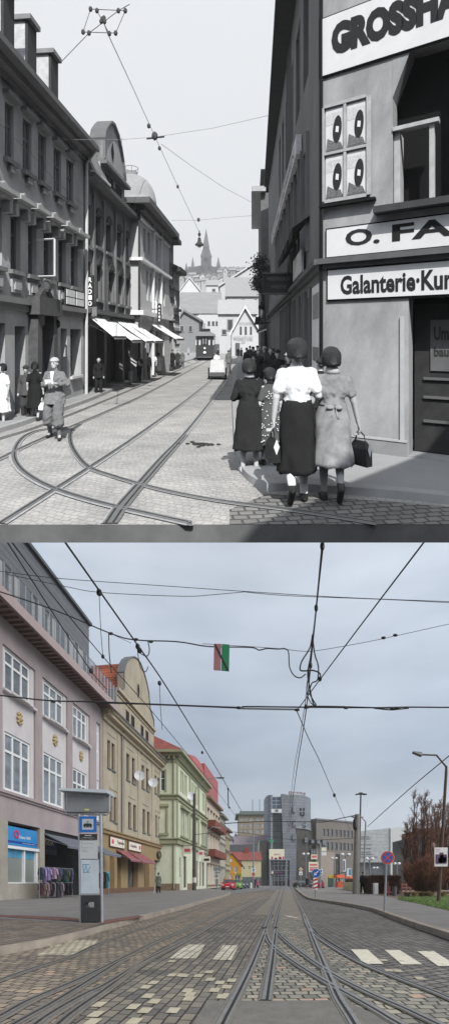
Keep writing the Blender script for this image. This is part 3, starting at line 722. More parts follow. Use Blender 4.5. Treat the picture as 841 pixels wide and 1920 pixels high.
mb = MB(); fa.box(mb, a, b, 3.08, 3.2, -.02, -.012); mb.build('stripe', mat('sign_navy', hexc('1c3c93'), rough=.4, var=0), sgn)
text_on('Galaxy GRS', fa.P, U(36), U(58), 3.33, 3.52, 'lettering', mw, sgn, off=-.012, bold=.01)
text_on('levné značkové oblečení', fa.P, U(43), U(68), 3.11, 3.17, 'small_lettering', mw, sgn, off=-.008)
mb = MB(); c, z = U(31), 3.55
for k in range(7):
    an = k*2*math.pi/7; mb.ell(fa.P(c+.17*math.cos(an), z+.17*math.sin(an), -.01), (.09, .02, .09), 8, 4)
mb.build('emblem', mat('emblem_red', hexc('c2446c'), rough=.5, var=0), sgn)
wshop = MB()
for p0, p1 in ((14.3, 15.6), (49, 51), (71.5, 74)): fa.box(wshop, U(p0), U(p1), .95, 2.8, -.3, -.1)
fa.box(wshop, U(14), U(74), 2.78, 2.93, -.3, .0); fa.box(wshop, U(14), U(74), .951, 1.02, -.3, -.02)
ws = wshop.build('shop_window', m_wframe, house)
mb = MB(); fa.box(mb, U(15.6), U(71.5), 1.02, 2.78, -.26, -.24); mb.build('pane', mat('frosted_pane', hexc('7e8580'), rough=.3, var=.12, scale=.5, streak=.5), ws)
mb = MB(); fa.box(mb, U(15.6), U(71), 2.32, 2.77, -.24, -.23); mb.build('window_banner', mat('banner_blue', hexc('4d93b8'), rough=.5, var=.3, scale=2), ws)
# MODA sign and dark inside
sg = thing('shop_sign', 'navy shop sign with gold letters MÓDA under the grey awning', 'shop sign', fa.P(U(88), 3.2))
mb = MB(); fa.box(mb, U(84), U(118), 2.75, 3.85, -.5, -.4); mb.build('panel', mat('navy_panel', hexc('23284e'), rough=.5, var=.15), sg)
mgold = mat('letter_gold', hexc('a39a7d'), rough=.5, var=0)
text_on('MÓDA', fa.P, U(89), U(112), 3.3, 3.65, 'lettering', mgold, sg, off=-.39, bold=.03)
text_on('DÁMSKÁ  PÁNSKÁ', fa.P, U(86), U(117), 2.88, 3.08, 'small_lettering', mat('letter_bronze', hexc('6b553c'), rough=.5, var=0), sg, off=-.39, bold=.02)
# awning (grey): wall line to outer bar
def awning(fc, u0, u1, zt_, zo, out, m, label, cat='awning', valance=.18, grp=None, o0=.05, frame=None):
    t = thing('awning', label, cat, fc.P(u0, zt_), group=grp)
    n = 8; mb = MB()
    for k in range(n):
        a, b = u0+(u1-u0)*k/n, u0+(u1-u0)*(k+1)/n
        def q(z0, o0_, z1, o1_):
            sg_ = .03*math.sin((z0+o0_)*3)
            return [fc.P(a, z0, o0_), fc.P(b, z0, o0_), fc.P(b, z1, o1_), fc.P(a, z1, o1_)]
        zm, om = (zt_+zo)/2-.06, (o0+out)/2
        mb.quad(*q(zt_, o0, zm, om)); mb.quad(*q(zm, om, zo, out)); mb.quad(*q(zo, out, zo-valance, out))
        mb.quad(*[p-Vector((0, 0, .012)) for p in q(zt_, o0, zm, om)]); mb.quad(*[p-Vector((0, 0, .012)) for p in q(zm, om, zo, out)])
    mb.quad(fc.P(u0, zt_, o0), fc.P(u0, zo, out), fc.P(u0, zo-.05, out), fc.P(u0, zt_-.06, o0))
    mb.build('canopy', m, t, fix=False)
    mb = MB(); mb.tube([fc.P(u0, zo-.02, out-.02), fc.P(u1, zo-.02, out-.02)], .035, 6)
    for u_ in (u0+.05, u1-.05): mb.tube([fc.P(u_, zt_-.3, 0), fc.P(u_, zo-.03, out-.05)], .02, 5)
    mb.build('arm', frame or m_metal, t)
    return t
awning(fa, U(82), U(150), 3.9, 3.2, 1.5, mat('awning_grey', hexc('6a6e78'), rough=.9, var=.08, scale=3), 'long dark grey shop awning stretched over the clothes rails')
awning(fa, U(158), U(192), 3.75, 3.1, 1.5, MATS['awning_grey'], 'dark grey awning with pale edge beside the brown shopfronts')
# clothes rails
cols = ['8f7fae', '3d3f4c', 'b08fb0', '454a5b', '5a5550', '404f7c', '3a3c46', '2f5a4c', '6b3f38', '3a3035', '55597c', 'a58ca8']
def garment(p, d, w_, h, col, parent, flare=1.0, name='garment', pat=False):
    mb = MB(); rings = []
    for k, (z, ww) in enumerate(((0, .3), (-.07, .8), (-.14, .95), (-.5, .85*flare), (-.8, .98*flare), (-1.0, flare*.9))):
        rings.append([p+Vector((d[0]*x*w_*ww+(-d[1])*y*.06, d[1]*x*w_*ww+d[0]*y*.06, z*h+.01*math.sin(x*9+k))) for x, y in ((-.5, 0), (-.3, -1), (0, -.7), (.3, -1), (.5, 0), (.3, 1), (0, .8), (-.3, 1))])
    mb.loft(rings)
    for sd in (-1, 1):
        a = p+Vector((d[0]*sd*w_*.42, d[1]*sd*w_*.42, -.08*h)); mb.tube([a, a+Vector((d[0]*sd*w_*.18, d[1]*sd*w_*.18, -.5*h))], .05, 6, .04)
    hg = MB()
    key = 'cloth_'+col+('_p' if pat else '')
    m = mat(key, hexc(col), rough=.95, var=.75 if pat else .2, scale=16 if pat else 6, col2=hexc('cfc8e0') if pat else None)
    o = mb.build(name, m, parent); hg.tube([p+V(0, 0, .05), p+V(0, 0, -.02), p+V(d[0]*w_*.3, d[1]*w_*.3, -.07)], .012, 4); hg.tube([p+V(0, 0, -.02), p-V(d[0]*w_*.3, d[1]*w_*.3, .07)], .012, 4); hg.build('hanger', m_metal, o); return o
def clothes_rail(u0, u1, o_, label, rows, seed, flist):
    rr = random.Random(seed); t = thing('clothes_rail', label, 'clothes rail', fa.P((u0+u1)/2, .12, o_), group='clothes rails outside the shop')
    mb = MB()
    for z in rows: mb.tube([fa.P(u0, z, o_), fa.P(u1, z, o_)], .018, 6)
    for u_ in (u0, u1):
        mb.tube([fa.P(u_, .12, o_), fa.P(u_, rows[0]+.02, o_)], .02, 6); mb.tube([fa.P(u_, .14, o_-.3), fa.P(u_, .14, o_+.3)], .02, 6)
    mb.build('rail_frame', m_metal, t)
    return t
d_along = (fa.d.x, fa.d.y)
t1 = clothes_rail(fa.u(74, 1), fa.u(136, 1), 1.0, 'two-tier clothes rail of patterned lilac tops and dark jackets, left of the stop sign', (1.85, 1.0), 1, cols)
rr = random.Random(4)
def hang(tp, lo, hi, n, z, h, palette, w_=.5, o_=1.0, glist=None):
    for k in range(n):
        u_ = lo+(hi-lo)*(k+.5)/n; c = palette[k % len(palette)]
        an = rr.uniform(.75, 1.5); d = (fa.d.x*math.cos(an)-fa.d.y*math.sin(an), fa.d.x*math.sin(an)+fa.d.y*math.cos(an))
        g_ = garment(fa.P(u_, z-.03, o_+rr.uniform(-.05, .05)), d, w_*rr.uniform(.8, 1.15), h*rr.uniform(.72, 1.08), c, None, pat=c in ('8f7fae', 'b08fb0'))
        tag(g_, None, 'garment', glist)
        g_['label'] = G_LABEL % {'c': CN.get(c, 'dark'), 'n': ORD[len(GC)]}; GC.append(1)
CN = {'8f7fae': 'lilac patterned', '3d3f4c': 'charcoal', 'b08fb0': 'pink patterned', '454a5b': 'slate blue', '5a5550': 'grey brown', '404f7c': 'navy checked', '3a3c46': 'dark grey', '2f5a4c': 'green', '6b3f38': 'rust red', '3a3035': 'plum', '55597c': 'dusty blue', 'a58ca8': 'mauve', '5c4048': 'wine', '7a7064': 'taupe', '857a86': 'pale grey', '2a2a2e': 'black', '8fb4d8': 'sky blue', '2f7f86': 'teal'}
ORD = ['first', 'second', 'third', 'fourth', 'fifth', 'sixth', 'seventh', 'eighth', 'ninth', 'tenth', 'eleventh', 'twelfth', 'thirteenth', 'fourteenth']
GC = []; G_LABEL = '%(c)s top, %(n)s from the left on the upper bar of the clothes rail'
hang(t1, fa.u(75, 1), fa.u(97, 1), 4, 1.85, .85, ['454a5b', '8f7fae', '8f7fae', '3d3f4c'], w_=.6, glist='clothes on the rails')
hang(t1, fa.u(97, 1), fa.u(136, 1), 9, 1.85, .78, ['b08fb0', '454a5b', '5a5550', '404f7c', '3a3c46', '2f5a4c', '6b3f38', '3a3035', '55597c'], glist='clothes on the rails')
GC = []; G_LABEL = '%(c)s garment, %(n)s from the left on the lower bar of the clothes rail'
hang(t1, fa.u(76, 1), fa.u(116, 1), 9, 1.02, .82, ['5c4048', '7a7064', '857a86', '5c4048', '2a2a2e', '857a86', '3d3f4c', '2a2a2e', '857a86'], w_=.42, glist='clothes on the rails')
hang(t1, fa.u(117, 1), fa.u(136, 1), 5, 1.02, .82, ['2a2a2e', '2a2a2e', '3a3035', '2a2a2e', '2a2a2e'], w_=.5, glist='clothes on the rails')
t2 = clothes_rail(fa.u(188, 1.3), fa.u(204, 1.3), 1.3, 'short clothes rail of plum and blue dresses right of the stop sign', (1.8,), 2, cols)
GC = []; G_LABEL = '%(c)s dress hanging %(n)s on the short clothes rail beside the brown shop'
hang(t2, fa.u(189, 1.3), fa.u(203.5, 1.3), 4, 1.8, 1.3, ['6b3f38', '3a3035', '2f7f86', '8fb4d8'], w_=.5, o_=1.3, glist='clothes on the rails')

# -- beige gabled house
m_beige = mat('beige_render', hexc('aca390'), rough=.9, var=.16, scale=.9, bump=.2, bscale=30, streak=.6)
m_beiged = mat('beige_trim', hexc('b4aa94'), rough=.85, var=.08, scale=2)
house = thing('gabled_house', 'beige town house with curved gable, brown paired windows and small shops', 'house', fa.P(U(191), .12))
u0, u1 = ub+.02, U(305); ez = 14.0
up = [(201.5, 207, 1386, 1438), (209.5, 215.5, 1392, 1443), (237, 243, 1411, 1461), (247.5, 253, 1419, 1467), (265.6, 270.6, 1433, 1476), (274, 279, 1439, 1481), (290, 293.5, 1453, 1486), (295.5, 299.5, 1457, 1491)]
lo = [(206, 211.5, 1489, 1536), (213.5, 219, 1493, 1541), (240.6, 246, 1503, 1551), (250, 255.5, 1508, 1555), (267.5, 272.5, 1516, 1560), (276, 281, 1521, 1563), (291.5, 295, 1528, 1566), (297, 300.5, 1531, 1569)]
wl = []
for x0, x1, ya, yb in up+lo: wl.append((U(x0), U(x1), fa.z(x0, yb), fa.z(x0, ya)))
mb = MB(); fa.wall(mb, u0, u1, 5.1, ez, wl, depth=.3); fa.body(mb, u0, u1, 3.6, ez, 9, o=-.55)
# pilaster strips and panel frames
for px in (194, 221, 233, 259, 285, 302):
    fa.box(mb, U(px)-.16, U(px)+.16, 5.1, ez-.5, 0, .07)
for (a, b, c, d) in wl[:8:2]: fa.box(mb, a-.1, b+1.1, d+.5, d+.56, 0, .04); fa.box(mb, a-.1, b+1.1, d+1.6, d+1.66, 0, .04)
for (a, b, c, d) in wl[8::2]: fa.box(mb, a-.05, b+1.0, d+.45, d+.6, 0, .05)
mb.build('wall', m_beige, house)
for a, b, c, d in wl: fa.window(house, a, b, c, d, m_brown, m_glass, o=-.2, fw=.09, cols=1, trans=(.6,), sill=.1, msill=m_slate)
mb = MB(); fa.box(mb, u0, u1, ez-.35, ez, 0, .18); fa.box(mb, u0, u1+.1, ez+.001, ez+.28, -.3, .55); fa.box(mb, u0, u1+.12, ez+.281, ez+.42, -.3, .7)
mb.build('cornice', m_beiged, house)
mb = MB(); mb.tube([fa.P(u0, ez+.5, .78), fa.P(u1+.15, ez+.5, .78)], .09, 6); mb.tube([fa.P(U(227), ez+.4, .7), fa.P(U(227), ez-.2, .1), fa.P(U(227), 4, .1)], .06, 6)
mb.build('gutter', m_slate, house)
gp = [(218, 1392), (217, 1340), (217, 1294), (232, 1292), (231.5, 1262), (235, 1247), (240, 1238), (246, 1233.5), (251, 1233), (257, 1237), (263, 1246), (269, 1262), (274, 1280), (278, 1300), (280.5, 1330), (287.5, 1352), (288, 1375), (288, 1420)]
pol = [fa.uz(x, y) for x, y in gp]; pol = [(a, max(b, ez+.1)) for a, b in pol]
mb = MB(); mb.prism([fa.P(a, b, .02) for a, b in pol], fa.n*-.55)
mb.build('gable', m_beige, house)
mb = MB()   # coping round the gable
cop = [Vector(fa.P(a, b+.03, -.25)) for a, b in pol[1:-1]]
for i in range(len(cop)-1):
    a, b = cop[i], cop[i+1]
    mb.hexa([a+fa.n*.36, b+fa.n*.36, b-fa.n*.36, a-fa.n*.36, a+fa.n*.36+Vector((0,0,.1)), b+fa.n*.36+Vector((0,0,.1)), b-fa.n*.36+Vector((0,0,.1)), a-fa.n*.36+Vector((0,0,.1))])
mb.build('coping', m_slate, house)
mb = MB()
zg = fa.z(218, 1291); zg2 = fa.z(287, 1354)
fa.box(mb, U(217.5), U(288), min(zg, zg2)-.15, min(zg, zg2)+.1, .02, .28); fa.box(mb, U(217.5), U(288), min(zg, zg2)-.45, min(zg, zg2)-.35, .02, .12)
mb.build('gable_cornice', m_beiged, house)
for x0, x1, ya, yb in ((235.5, 241.5, 1330, 1352), (245.5, 251.5, 1339, 1363), (263.5, 268.5, 1358, 1380), (272.5, 277.5, 1368, 1388)):
    a, b, c, d = U(x0), U(x1), fa.z(x0, yb), fa.z(x0, ya)
    mb = MB(); fa.box(mb, a, b, c, d, .0, .05); w_ = mb.build('window', m_brown, house)
    mb = MB(); fa.box(mb, a+.08, b-.08, c+.1, d-.08, .05, .06); mb.build('pane', m_dark, w_)
mb = MB(); c, z = fa.uz(258, 1294); mb.prism([fa.P(c+.42*math.cos(k*math.pi/6), z+.75*math.sin(k*math.pi/6), .025) for k in range(12)], fa.n*.06); w_ = mb.build('window', m_beiged, house)
mb = MB(); mb.prism([fa.P(c+.32*math.cos(k*math.pi/6), z+.6*math.sin(k*math.pi/6), .086) for k in range(12)], fa.n*.01); mb.build('pane', m_dark, w_)
mb = MB()
rz_ = 21.6
mb.prism([fa.P(u0, ez+.42, .5), fa.P(u0, 17.2, -4.4), fa.P(u0, ez+.42, -9)], fa.d*(u1-u0)); mb.prism([fa.P(U(221), ez+1.6, -.56), fa.P(U(247), fa.z(247, 1243), -.56), fa.P(U(262), fa.z(262, 1262), -.56), fa.P(U(286), ez+1.6, -.56)], fa.n*-8)
mb.build('roof', m_tile, house)
# ground floor: brown shopfronts
m_ochre = mat('ochre_fascia', hexc('96815f'), rough=.85, var=.12, scale=2, streak=.5)
gl = [(205, 214), (219, 226), (239, 258), (270, 279), (289, 301)]
ops = [(U(a), U(b), .55, 3.45) for a, b in gl]
mb = MB(); fa.wall(mb, u0, u1, .12, 5.1, ops, depth=.6, o=.04); fa.box(mb, u0, u1, 4.85, 5.1, .04, .2); fa.box(mb, u0, u1, 5.11, 5.2, .0, .3)
mb.build('shopfront', m_ochre, house)
mb = MB(); fa.box(mb, u0, u1, .12, .55, .041, .09); mb.build('plinth', mat('brown_plinth', hexc('6b5240'), rough=.8, var=.15), house)
for a, b, c, d in ops: fa.window(house, a, b, c, d, m_brown, m_glass, o=-.45, fw=.1, cols=2, trans=(.7,), name='shop_window')
mcream = mat('cream_sign', hexc('e6dfd2'), rough=.5, var=.05); mrose = mat('rose_paint', hexc('d2576c'), rough=.5, var=0); mblk = mat('letter_black', (.02, .02, .02), rough=.6, var=0)
for lab, x0, x1, z0, z1, txt, fx in (('white shop sign with red flower and the word Tapiserie', 203.5, 231, 3.95, 4.7, 'Tapiserie', .45), ('white shop sign reading U Rybníčku with a pink flower', 238.5, 262, 3.95, 4.7, 'U Rybníčku', .12)):
    t = thing('shop_sign', lab+' over the brown shopfront', 'shop sign', fa.P(U(x0), z0, .1))
    a, b = U(x0), U(x1)
    mb = MB(); fa.box(mb, a, b, z0, z1, .06, .14); mb.build('panel', mcream, t)
    mb = MB()
    for s_ in ((a-.05, a, z0-.05, z1+.05), (b, b+.05, z0-.05, z1+.05), (a, b, z0-.06, z0), (a, b, z1, z1+.06)): fa.box(mb, *s_, .05, .17)
    mb.build('frame', m_brown, t)
    L_ = b-a; text_on(txt, fa.P, a+L_*fx, a+L_*(fx+.5), z0+.2, z0+.55, 'lettering', mat('letter_brown', hexc('4c3330'), rough=.6, var=0), t, off=.15, bold=.02)
    mb = MB(); c = a+L_*(.15 if fx > .3 else .85)
    for k in range(5): mb.ell(fa.P(c+.13*math.cos(k*1.26), z0+.38+.13*math.sin(k*1.26), .145), (.09, .03, .09), 8, 4)
    mb.build('flower_emblem', mrose, t)
mred = mat('awning_rose', hexc('a45c66'), rough=.9, var=.25, scale=3, col2=hexc('6b4c46'))
awning(fa, U(217), U(238), 3.75, 2.95, 1.3, mred, 'faded rose striped awning under the Tapiserie sign', grp='rose awnings')
awning(fa, U(240), U(268), 3.75, 2.95, 1.3, mred, 'faded rose awning with brown edge under the U Rybníčku sign', grp='rose awnings')
t = thing('oval_sign', 'black oval shop sign with ring on the ochre fascia', 'shop sign', fa.P(U(296), 3.9, .5))
c, z = U(296), 4.05
mb = MB(); mb.prism([fa.P(c+.75*math.cos(k*math.pi/12), z+.42*math.sin(k*math.pi/12), .1) for k in range(24)], fa.n*.12); mb.build('disc', m_iron, t)
mb = MB(); mb.tube([fa.P(c+.6*math.cos(k*math.pi/8), z+.33*math.sin(k*math.pi/8), .225) for k in range(17)], .015, 4); fa.box(mb, c-.1, c+.1, z-.12, z+.12, .22, .23); mb.build('ring', mgold, t)
# satellite dishes
m_dish = mat('dish_white', hexc('d0d3d6'), rough=.4, var=.05)
def dish(fc, u_, z, r, label, o_=.25):
    t = thing('satellite_dish', label, 'satellite dish', fc.P(u_, z, 0), group='satellite dishes on the facades')
    c = fc.P(u_, z, o_+.15); ax = (Vector((.25, -1, .15))).normalized(); a = ax.cross(Vector((0, 0, 1))).normalized(); b = a.cross(ax)
    mb = MB(); rings = []
    for rr_, dd in ((.02, .0), (.5, .05), (.85, .13), (1.0, .19)):
        rings.append([c+ax*(dd*r)+(a*math.cos(k*math.pi/10)+b*math.sin(k*math.pi/10))*rr_*r for k in range(20)])
    mb.loft(rings, cap=False); mb.loft([[p-ax*.02 for p in q] for q in rings], cap=False); mb.build('reflector', m_dish, t, smooth=True, fix=False)
    mb = MB(); mb.tube([fc.P(u_, z-.1, 0), c-ax*.02], .03, 5); mb.tube([c-b*r*.9+ax*.1, c+ax*r*1.0], .015, 4); mb.ell(c+ax*r*1.0, (.05, .05, .05), 6, 4); mb.build('mount_arm', m_metal, t)
dish(fa, U(254), fa.z(254, 1455), .5, 'larger satellite dish between the upper brown windows')
dish(fa, U(280), fa.z(280, 1468), .5, 'satellite dish near the corner of the beige house')

# narrow black shop between beige and green
t = thing('narrow_shop', 'narrow black shopfront with white door at the foot of the green house', 'shop front', fa.P(U(306), .12))
fd = Facade(fa.P(U(305), 0, .1).x, fa.P(U(305), 0, .1).y, .1412, 1, 1)
mb = MB(); fa.box(mb, U(304.5), U(322), .12, 6.2, -.8, .15); mb.build('black_cladding', mat('black_gloss', (.02, .02, .023), rough=.3, var=.2), t)
mb = MB(); fa.box(mb, U(309), U(320), .2, 3.6, .15, .22); dd_ = mb.build('door', m_wframe, t)
mb = MB(); fa.box(mb, U(310), U(314), .5, 2.8, .22, .24); fa.box(mb, U(315.2), U(319), .5, 2.8, .22, .24); fa.box(mb, U(310), U(314), 3.0, 3.5, .22, .24); fa.box(mb, U(315.2), U(319), 3.0, 3.5, .22, .24); mb.build('pane', m_glass, dd_)
t = thing('projecting_sign', 'magenta framed box sign with white panel on the black shopfront', 'shop sign', fa.P(U(308), 4.6, .3))
mb = MB(); mb.hexa([fa.P(U(306), 4.55, .15), fa.P(U(306), 4.55, 1.45), fa.P(U(306)+.4, 4.55, 1.45), fa.P(U(306)+.4, 4.55, .15), fa.P(U(306), 6.2, .15), fa.P(U(306), 6.2, 1.45), fa.P(U(306)+.4, 6.2, 1.45), fa.P(U(306)+.4, 6.2, .15)]); mb.build('box', mat('magenta', hexc('a82a5c'), rough=.5, var=.06), t)
mb = MB(); uq = U(306)-.02; mb.hexa([fa.P(uq-.02, 4.8, .4), fa.P(uq-.02, 4.8, 1.2), fa.P(uq, 4.8, 1.2), fa.P(uq, 4.8, .4), fa.P(uq-.02, 6.0, .4), fa.P(uq-.02, 6.0, 1.2), fa.P(uq, 6.0, 1.2), fa.P(uq, 6.0, .4)]); mb.build('panel', mcream, t)

# -- green corner house
GX = -12.57; fg = Facade(GX, 0, .1412, 1, 1)
def UG(px): return fg.u(px)
u0, u1 = UG(330), UG(386.5)
fs = Facade(fg.P(u0, 0).x, fg.P(u0, 0).y, -1, .0, side=-1)   # side face, facing the camera
if fs.n.y > 0: fs.n = -fs.n
m_green = mat('pale_green_render', hexc('cdd2bb'), rough=.9, var=.1, scale=.8, streak=.5, bump=.15, bscale=30)
m_gtrim = mat('olive_trim', hexc('979a7e'), rough=.85, var=.1, scale=2)
house = thing('corner_house', 'pale green historic corner house with olive trim, red roof and dome', 'house', fg.P(u0, .12))
ez = 15.4
lvl = (5.9, 10.9)
tops = [(338.5, 342, 11.6, 14.1), (345.5, 348.8, 11.6, 14.1), (357, 359.5, 11.6, 14.1), (362, 364.5, 11.6, 14.1), (367, 369.5, 11.6, 14.1), (379.5, 382, 11.6, 14.1)]
mids = [(340, 344, 6.6, 9.6), (347.5, 351.5, 6.6, 9.6), (357, 359.5, 6.6, 9.6), (362, 364.5, 6.6, 9.6), (367, 369.5, 6.6, 9.6), (377.5, 379.8, 6.6, 9.6), (381.5, 384, 6.6, 9.6)]
grd = [(336, 338.5, 1.6, 3.9), (344, 350, .4, 4.2), (368, 371, .5, 4), (374, 377, .5, 4), (379, 383, .5, 4)]
ops = [(UG(a), UG(b), c, d) for a, b, c, d in tops+mids+grd]
mb = MB(); fg.wall(mb, u0, u1, .12, ez, ops, depth=.3)
fg.box(mb, UG(355.5), UG(372), 5.9, ez, .0, .0+.001)
sops = [(.95, 1.35+.35, 11.3, 13.9)]
fs.wall(mb, 0, 8, .12, ez, [(1.25, 1.75, 11.3, 13.6)], depth=.3)
fg.body(mb, u0+.4, u1, .12, ez-.05, 10, o=-.4)
mb.build('wall', m_green, house)
fs.window(house, 1.25, 1.75, 11.3, 13.6, m_wframe, m_glass, o=-.15, fw=.08, cols=1, trans=(.6,))
for a, b, c, d in ops: fg.window(house, a, b, c, d, m_wframe if c > 5 else m_brown, m_glass2 if c > 5 else m_glass, o=-.2, fw=.12, cols=1, trans=(.65,))
mb = MB()
for z, h, o_ in ((5.35, .5, .3), (5.86, .14, .45), (10.35, .35, .2), (10.71, .15, .38), (14.5, .25, .12)):
    fg.box(mb, u0-o_, u1, z, z+h, .001, o_); fs.box(mb, .001, 8, z, z+h, .001, o_)
fg.box(mb, u0-.9, u1+.2, ez, ez+.3, -.3, .9); fs.box(mb, .001, 8, ez+.002, ez+.298, .001, .9)
fg.box(mb, u0-.5, u1, ez-.3, ez-.002, .001, .5); fs.box(mb, .001, 8, ez-.3, ez-.002, .001, .5)
k = 0
while k*.55 < u1-u0: fg.box(mb, u0+k*.55, u0+k*.55+.2, ez-.6, ez-.301, .001, .45); k += 1
for k in range(13): fs.box(mb, k*.55+.1, k*.55+.3, ez-.6, ez-.301, .001, .45)
for px in (331.5, 355, 372, 385): fg.box(mb, UG(px)-.3, UG(px)+.3, 5.99, 14.49, .0, .1)
for a, b, c, d in [(UG(338.5)-.3, UG(352)+.3, 9.7, 10.0), (UG(376.5)-.3, UG(384.5)+.2, 9.7, 10.0), (UG(356.5), UG(370), 9.7, 9.95)]:
    fg.box(mb, a, b, c, d, .0, .35); fg.box(mb, a, b, 6.3, 6.5, 0, .25)
for (a, b, c, d) in ops[:13]: fg.box(mb, a-.15, a-.002, c, d, 0, .07); fg.box(mb, b+.002, b+.15, c, d, 0, .07)
fs.box(mb, 1.05, 1.249, 11.2, 13.7, 0, .08); fs.box(mb, 1.751, 1.95, 11.2, 13.7, 0, .08)
fs.box(mb, .8, 2.4, 9.5, 9.8, 0, .3); fs.box(mb, .9, 1.1, 6.6, 9.5, 0, .12); fs.box(mb, .8, 2.4, 6.3, 6.55, 0, .2)
mb.build('trim', m_gtrim, house)
mb = MB(); mb.tube([fs.P(.25, ez-.2, .55), fs.P(.25, ez-1, .12), fs.P(.25, .3, .12)], .07, 6); mb.build('drainpipe', m_gtrim, house)
mb = MB(); fs.box(mb, 0, 8, .12, .9, .001, .06); fg.box(mb, u0, UG(336), .12, .9, .0, .06); fg.box(mb, UG(351), UG(366), .12, .9, 0, .06); mb.build('plinth', mat('brown_stone', hexc('7b6a58'), rough=.9, var=.15), house)
m_rtile = brick_mat('red_tiles', hexc('a85c52'), hexc('8f4f46'), hexc('5d302b'), .3, .35, .02, axes='V', rotz=R(20), warp=.01)
mb = MB()
P1, P2, P3, P4 = fg.P(u0-.9, ez+.3, .9), fg.P(u1, ez+.3, .9), fg.P(u1, ez+.3, -10), fg.P(u0-.9, ez+.3, -10)
R1, R2 = fg.P(u0+4.5, ez+4.2, -5), fg.P(u1, ez+4.2, -5)
mb.add([P1, P2, P3, P4, R1, R2], [(0, 1, 5, 4), (1, 2, 5), (2, 3, 4, 5), (3, 0, 4), (0, 3, 2, 1)]); mb.build('roof', m_rtile, house)
mb = MB(); cc = fg.P(UG(373), ez+.1, -1.7); rings = []
for k in range(9):
    a = k*math.pi/16; rr_ = 2.35*math.cos(a)**.8+.05
    rings.append([cc+Vector((rr_*math.cos(j*math.pi/12), rr_*math.sin(j*math.pi/12), 3.5*math.sin(a))) for j in range(24)])
mb.loft(rings)
mb.build('dome', mat('dome_red', hexc('a45a5c'), rough=.6, var=.12, scale=3), house, smooth=False)
dish(fg, UG(352), fg.z(352, 1493), .55, 'satellite dish on the pale green corner house beside the lamp pole')
for lab, px, z0, sx_, m_ in (('white hanging sign with red lettering by the green house door', 341, 4.4, 1.0, mcream), ('pink and white hanging sign behind the concrete lamp pole', 369, 4.6, .8, mcream), ('small dark hanging sign with white top near the end of the green house', 378, 3.9, 1.1, mcream)):
    t = thing('hanging_sign', lab, 'shop sign', fg.P(UG(px), z0, .1))
    mb = MB(); u_ = UG(px); mb.hexa([fg.P(u_, z0, .15), fg.P(u_, z0, .15+sx_), fg.P(u_+.12, z0, .15+sx_), fg.P(u_+.12, z0, .15)]+[fg.P(u_, z0+.9, .15), fg.P(u_, z0+.9, .15+sx_), fg.P(u_+.12, z0+.9, .15+sx_), fg.P(u_+.12, z0+.9, .15)]); mb.build('panel', m_, t)
    mb = MB(); mb.hexa([fg.P(u_-.02, z0+.25, .3), fg.P(u_-.02, z0+.25, sx_), fg.P(u_-.005, z0+.25, sx_), fg.P(u_-.005, z0+.25, .3)]+[fg.P(u_-.02, z0+.6, .3), fg.P(u_-.02, z0+.6, sx_), fg.P(u_-.005, z0+.6, sx_), fg.P(u_-.005, z0+.6, .3)]); mb.build('motif', mrose if px < 375 else m_iron, t)
    mb = MB(); mb.tube([fg.P(u_+.06, z0+.95, 0), fg.P(u_+.06, z0+.95, .2+sx_)], .03, 5); mb.build('bracket', m_iron, t)

# -- farther houses of the row
def far_house(fc, x0, x1, ez, wallm, trimm, roofm, label, rows, npx, ridge=3.0, name='town_house', balc=(), wm_=None, roof='gable', gab=None):
    a, b = fc.u(x0), fc.u(x1); h = thing(name, label, 'house', fc.P(a, .12))
    ops = []
    for z0, z1 in rows:
        for k in range(npx):
            c = a+(b-a)*(k+.5)/npx; w2 = min(.65, (b-a)/npx*.3); ops.append((c-w2, c+w2, z0, z1))
    mb = MB(); fc.wall(mb, a, b, .12, ez, ops, depth=.3); fc.body(mb, a, b, .12, ez-.02, 9)
    mb.quad(fc.P(a, .12, 0), fc.P(a, ez, 0), fc.P(a, ez, -9), fc.P(a, .12, -9))
    mb.build('wall', wallm, h)
    mb = MB(); fc.box(mb, a-.2, b, ez, ez+.35, -.3, .7)
    for z0, z1 in rows: fc.box(mb, a-.05, b, z0-.5, z0-.3, 0, .15)
    for q in ops: fc.box(mb, q[0]-.12, q[1]+.12, q[3]+.1, q[3]+.28, 0, .2)
    mb.build('trim', trimm, h)
    for q in ops: fc.window(h, *q, wm_ or m_wframe, m_glass, o=-.2, fw=.12, cols=1, trans=(.6,))
    for z in balc:
        mb = MB(); fc.box(mb, a+.3, b-.3, z, z+.15, 0, 1.3); fc.box(mb, a+.3, b-.3, z+.151, z+1.1, 1.2, 1.3); fc.box(mb, a+.3, a+.4, z+.151, z+1.1, 0, 1.2); mb.build('balcony', mat('balcony_red', hexc('7d4438'), rough=.7, var=.15), h)
    mb = MB()
    if roof == 'gable': mb.prism([fc.P(a, ez+.35, .6), fc.P(a, ez+.35+ridge, -4), fc.P(a, ez+.35, -9)], fc.d*(b-a))
    else: fc.box(mb, a, b, ez+.35, ez+.35+ridge, -8, -.3)
    mb.build('roof', roofm, h); return h
m_cream = mat('cream_render', hexc('c4b8a4'), rough=.9, var=.08, scale=.8, streak=.5); m_rbrown = mat('brown_trim', hexc('8a7263'), rough=.9, var=.1)
m_rmetal = mat('red_sheet_roof', hexc('a85c5e'), rough=.6, var=.08, scale=2)
far_house(fg, 387, 411.5, 14.0, m_cream, m_rbrown, m_rmetal, 'cream and brown house with rust balconies and tall red sheet roof', ((6, 8.6), (10, 12.4), (1, 3.8)), 5, ridge=5, balc=(5.1, 9.6), roof='flat')
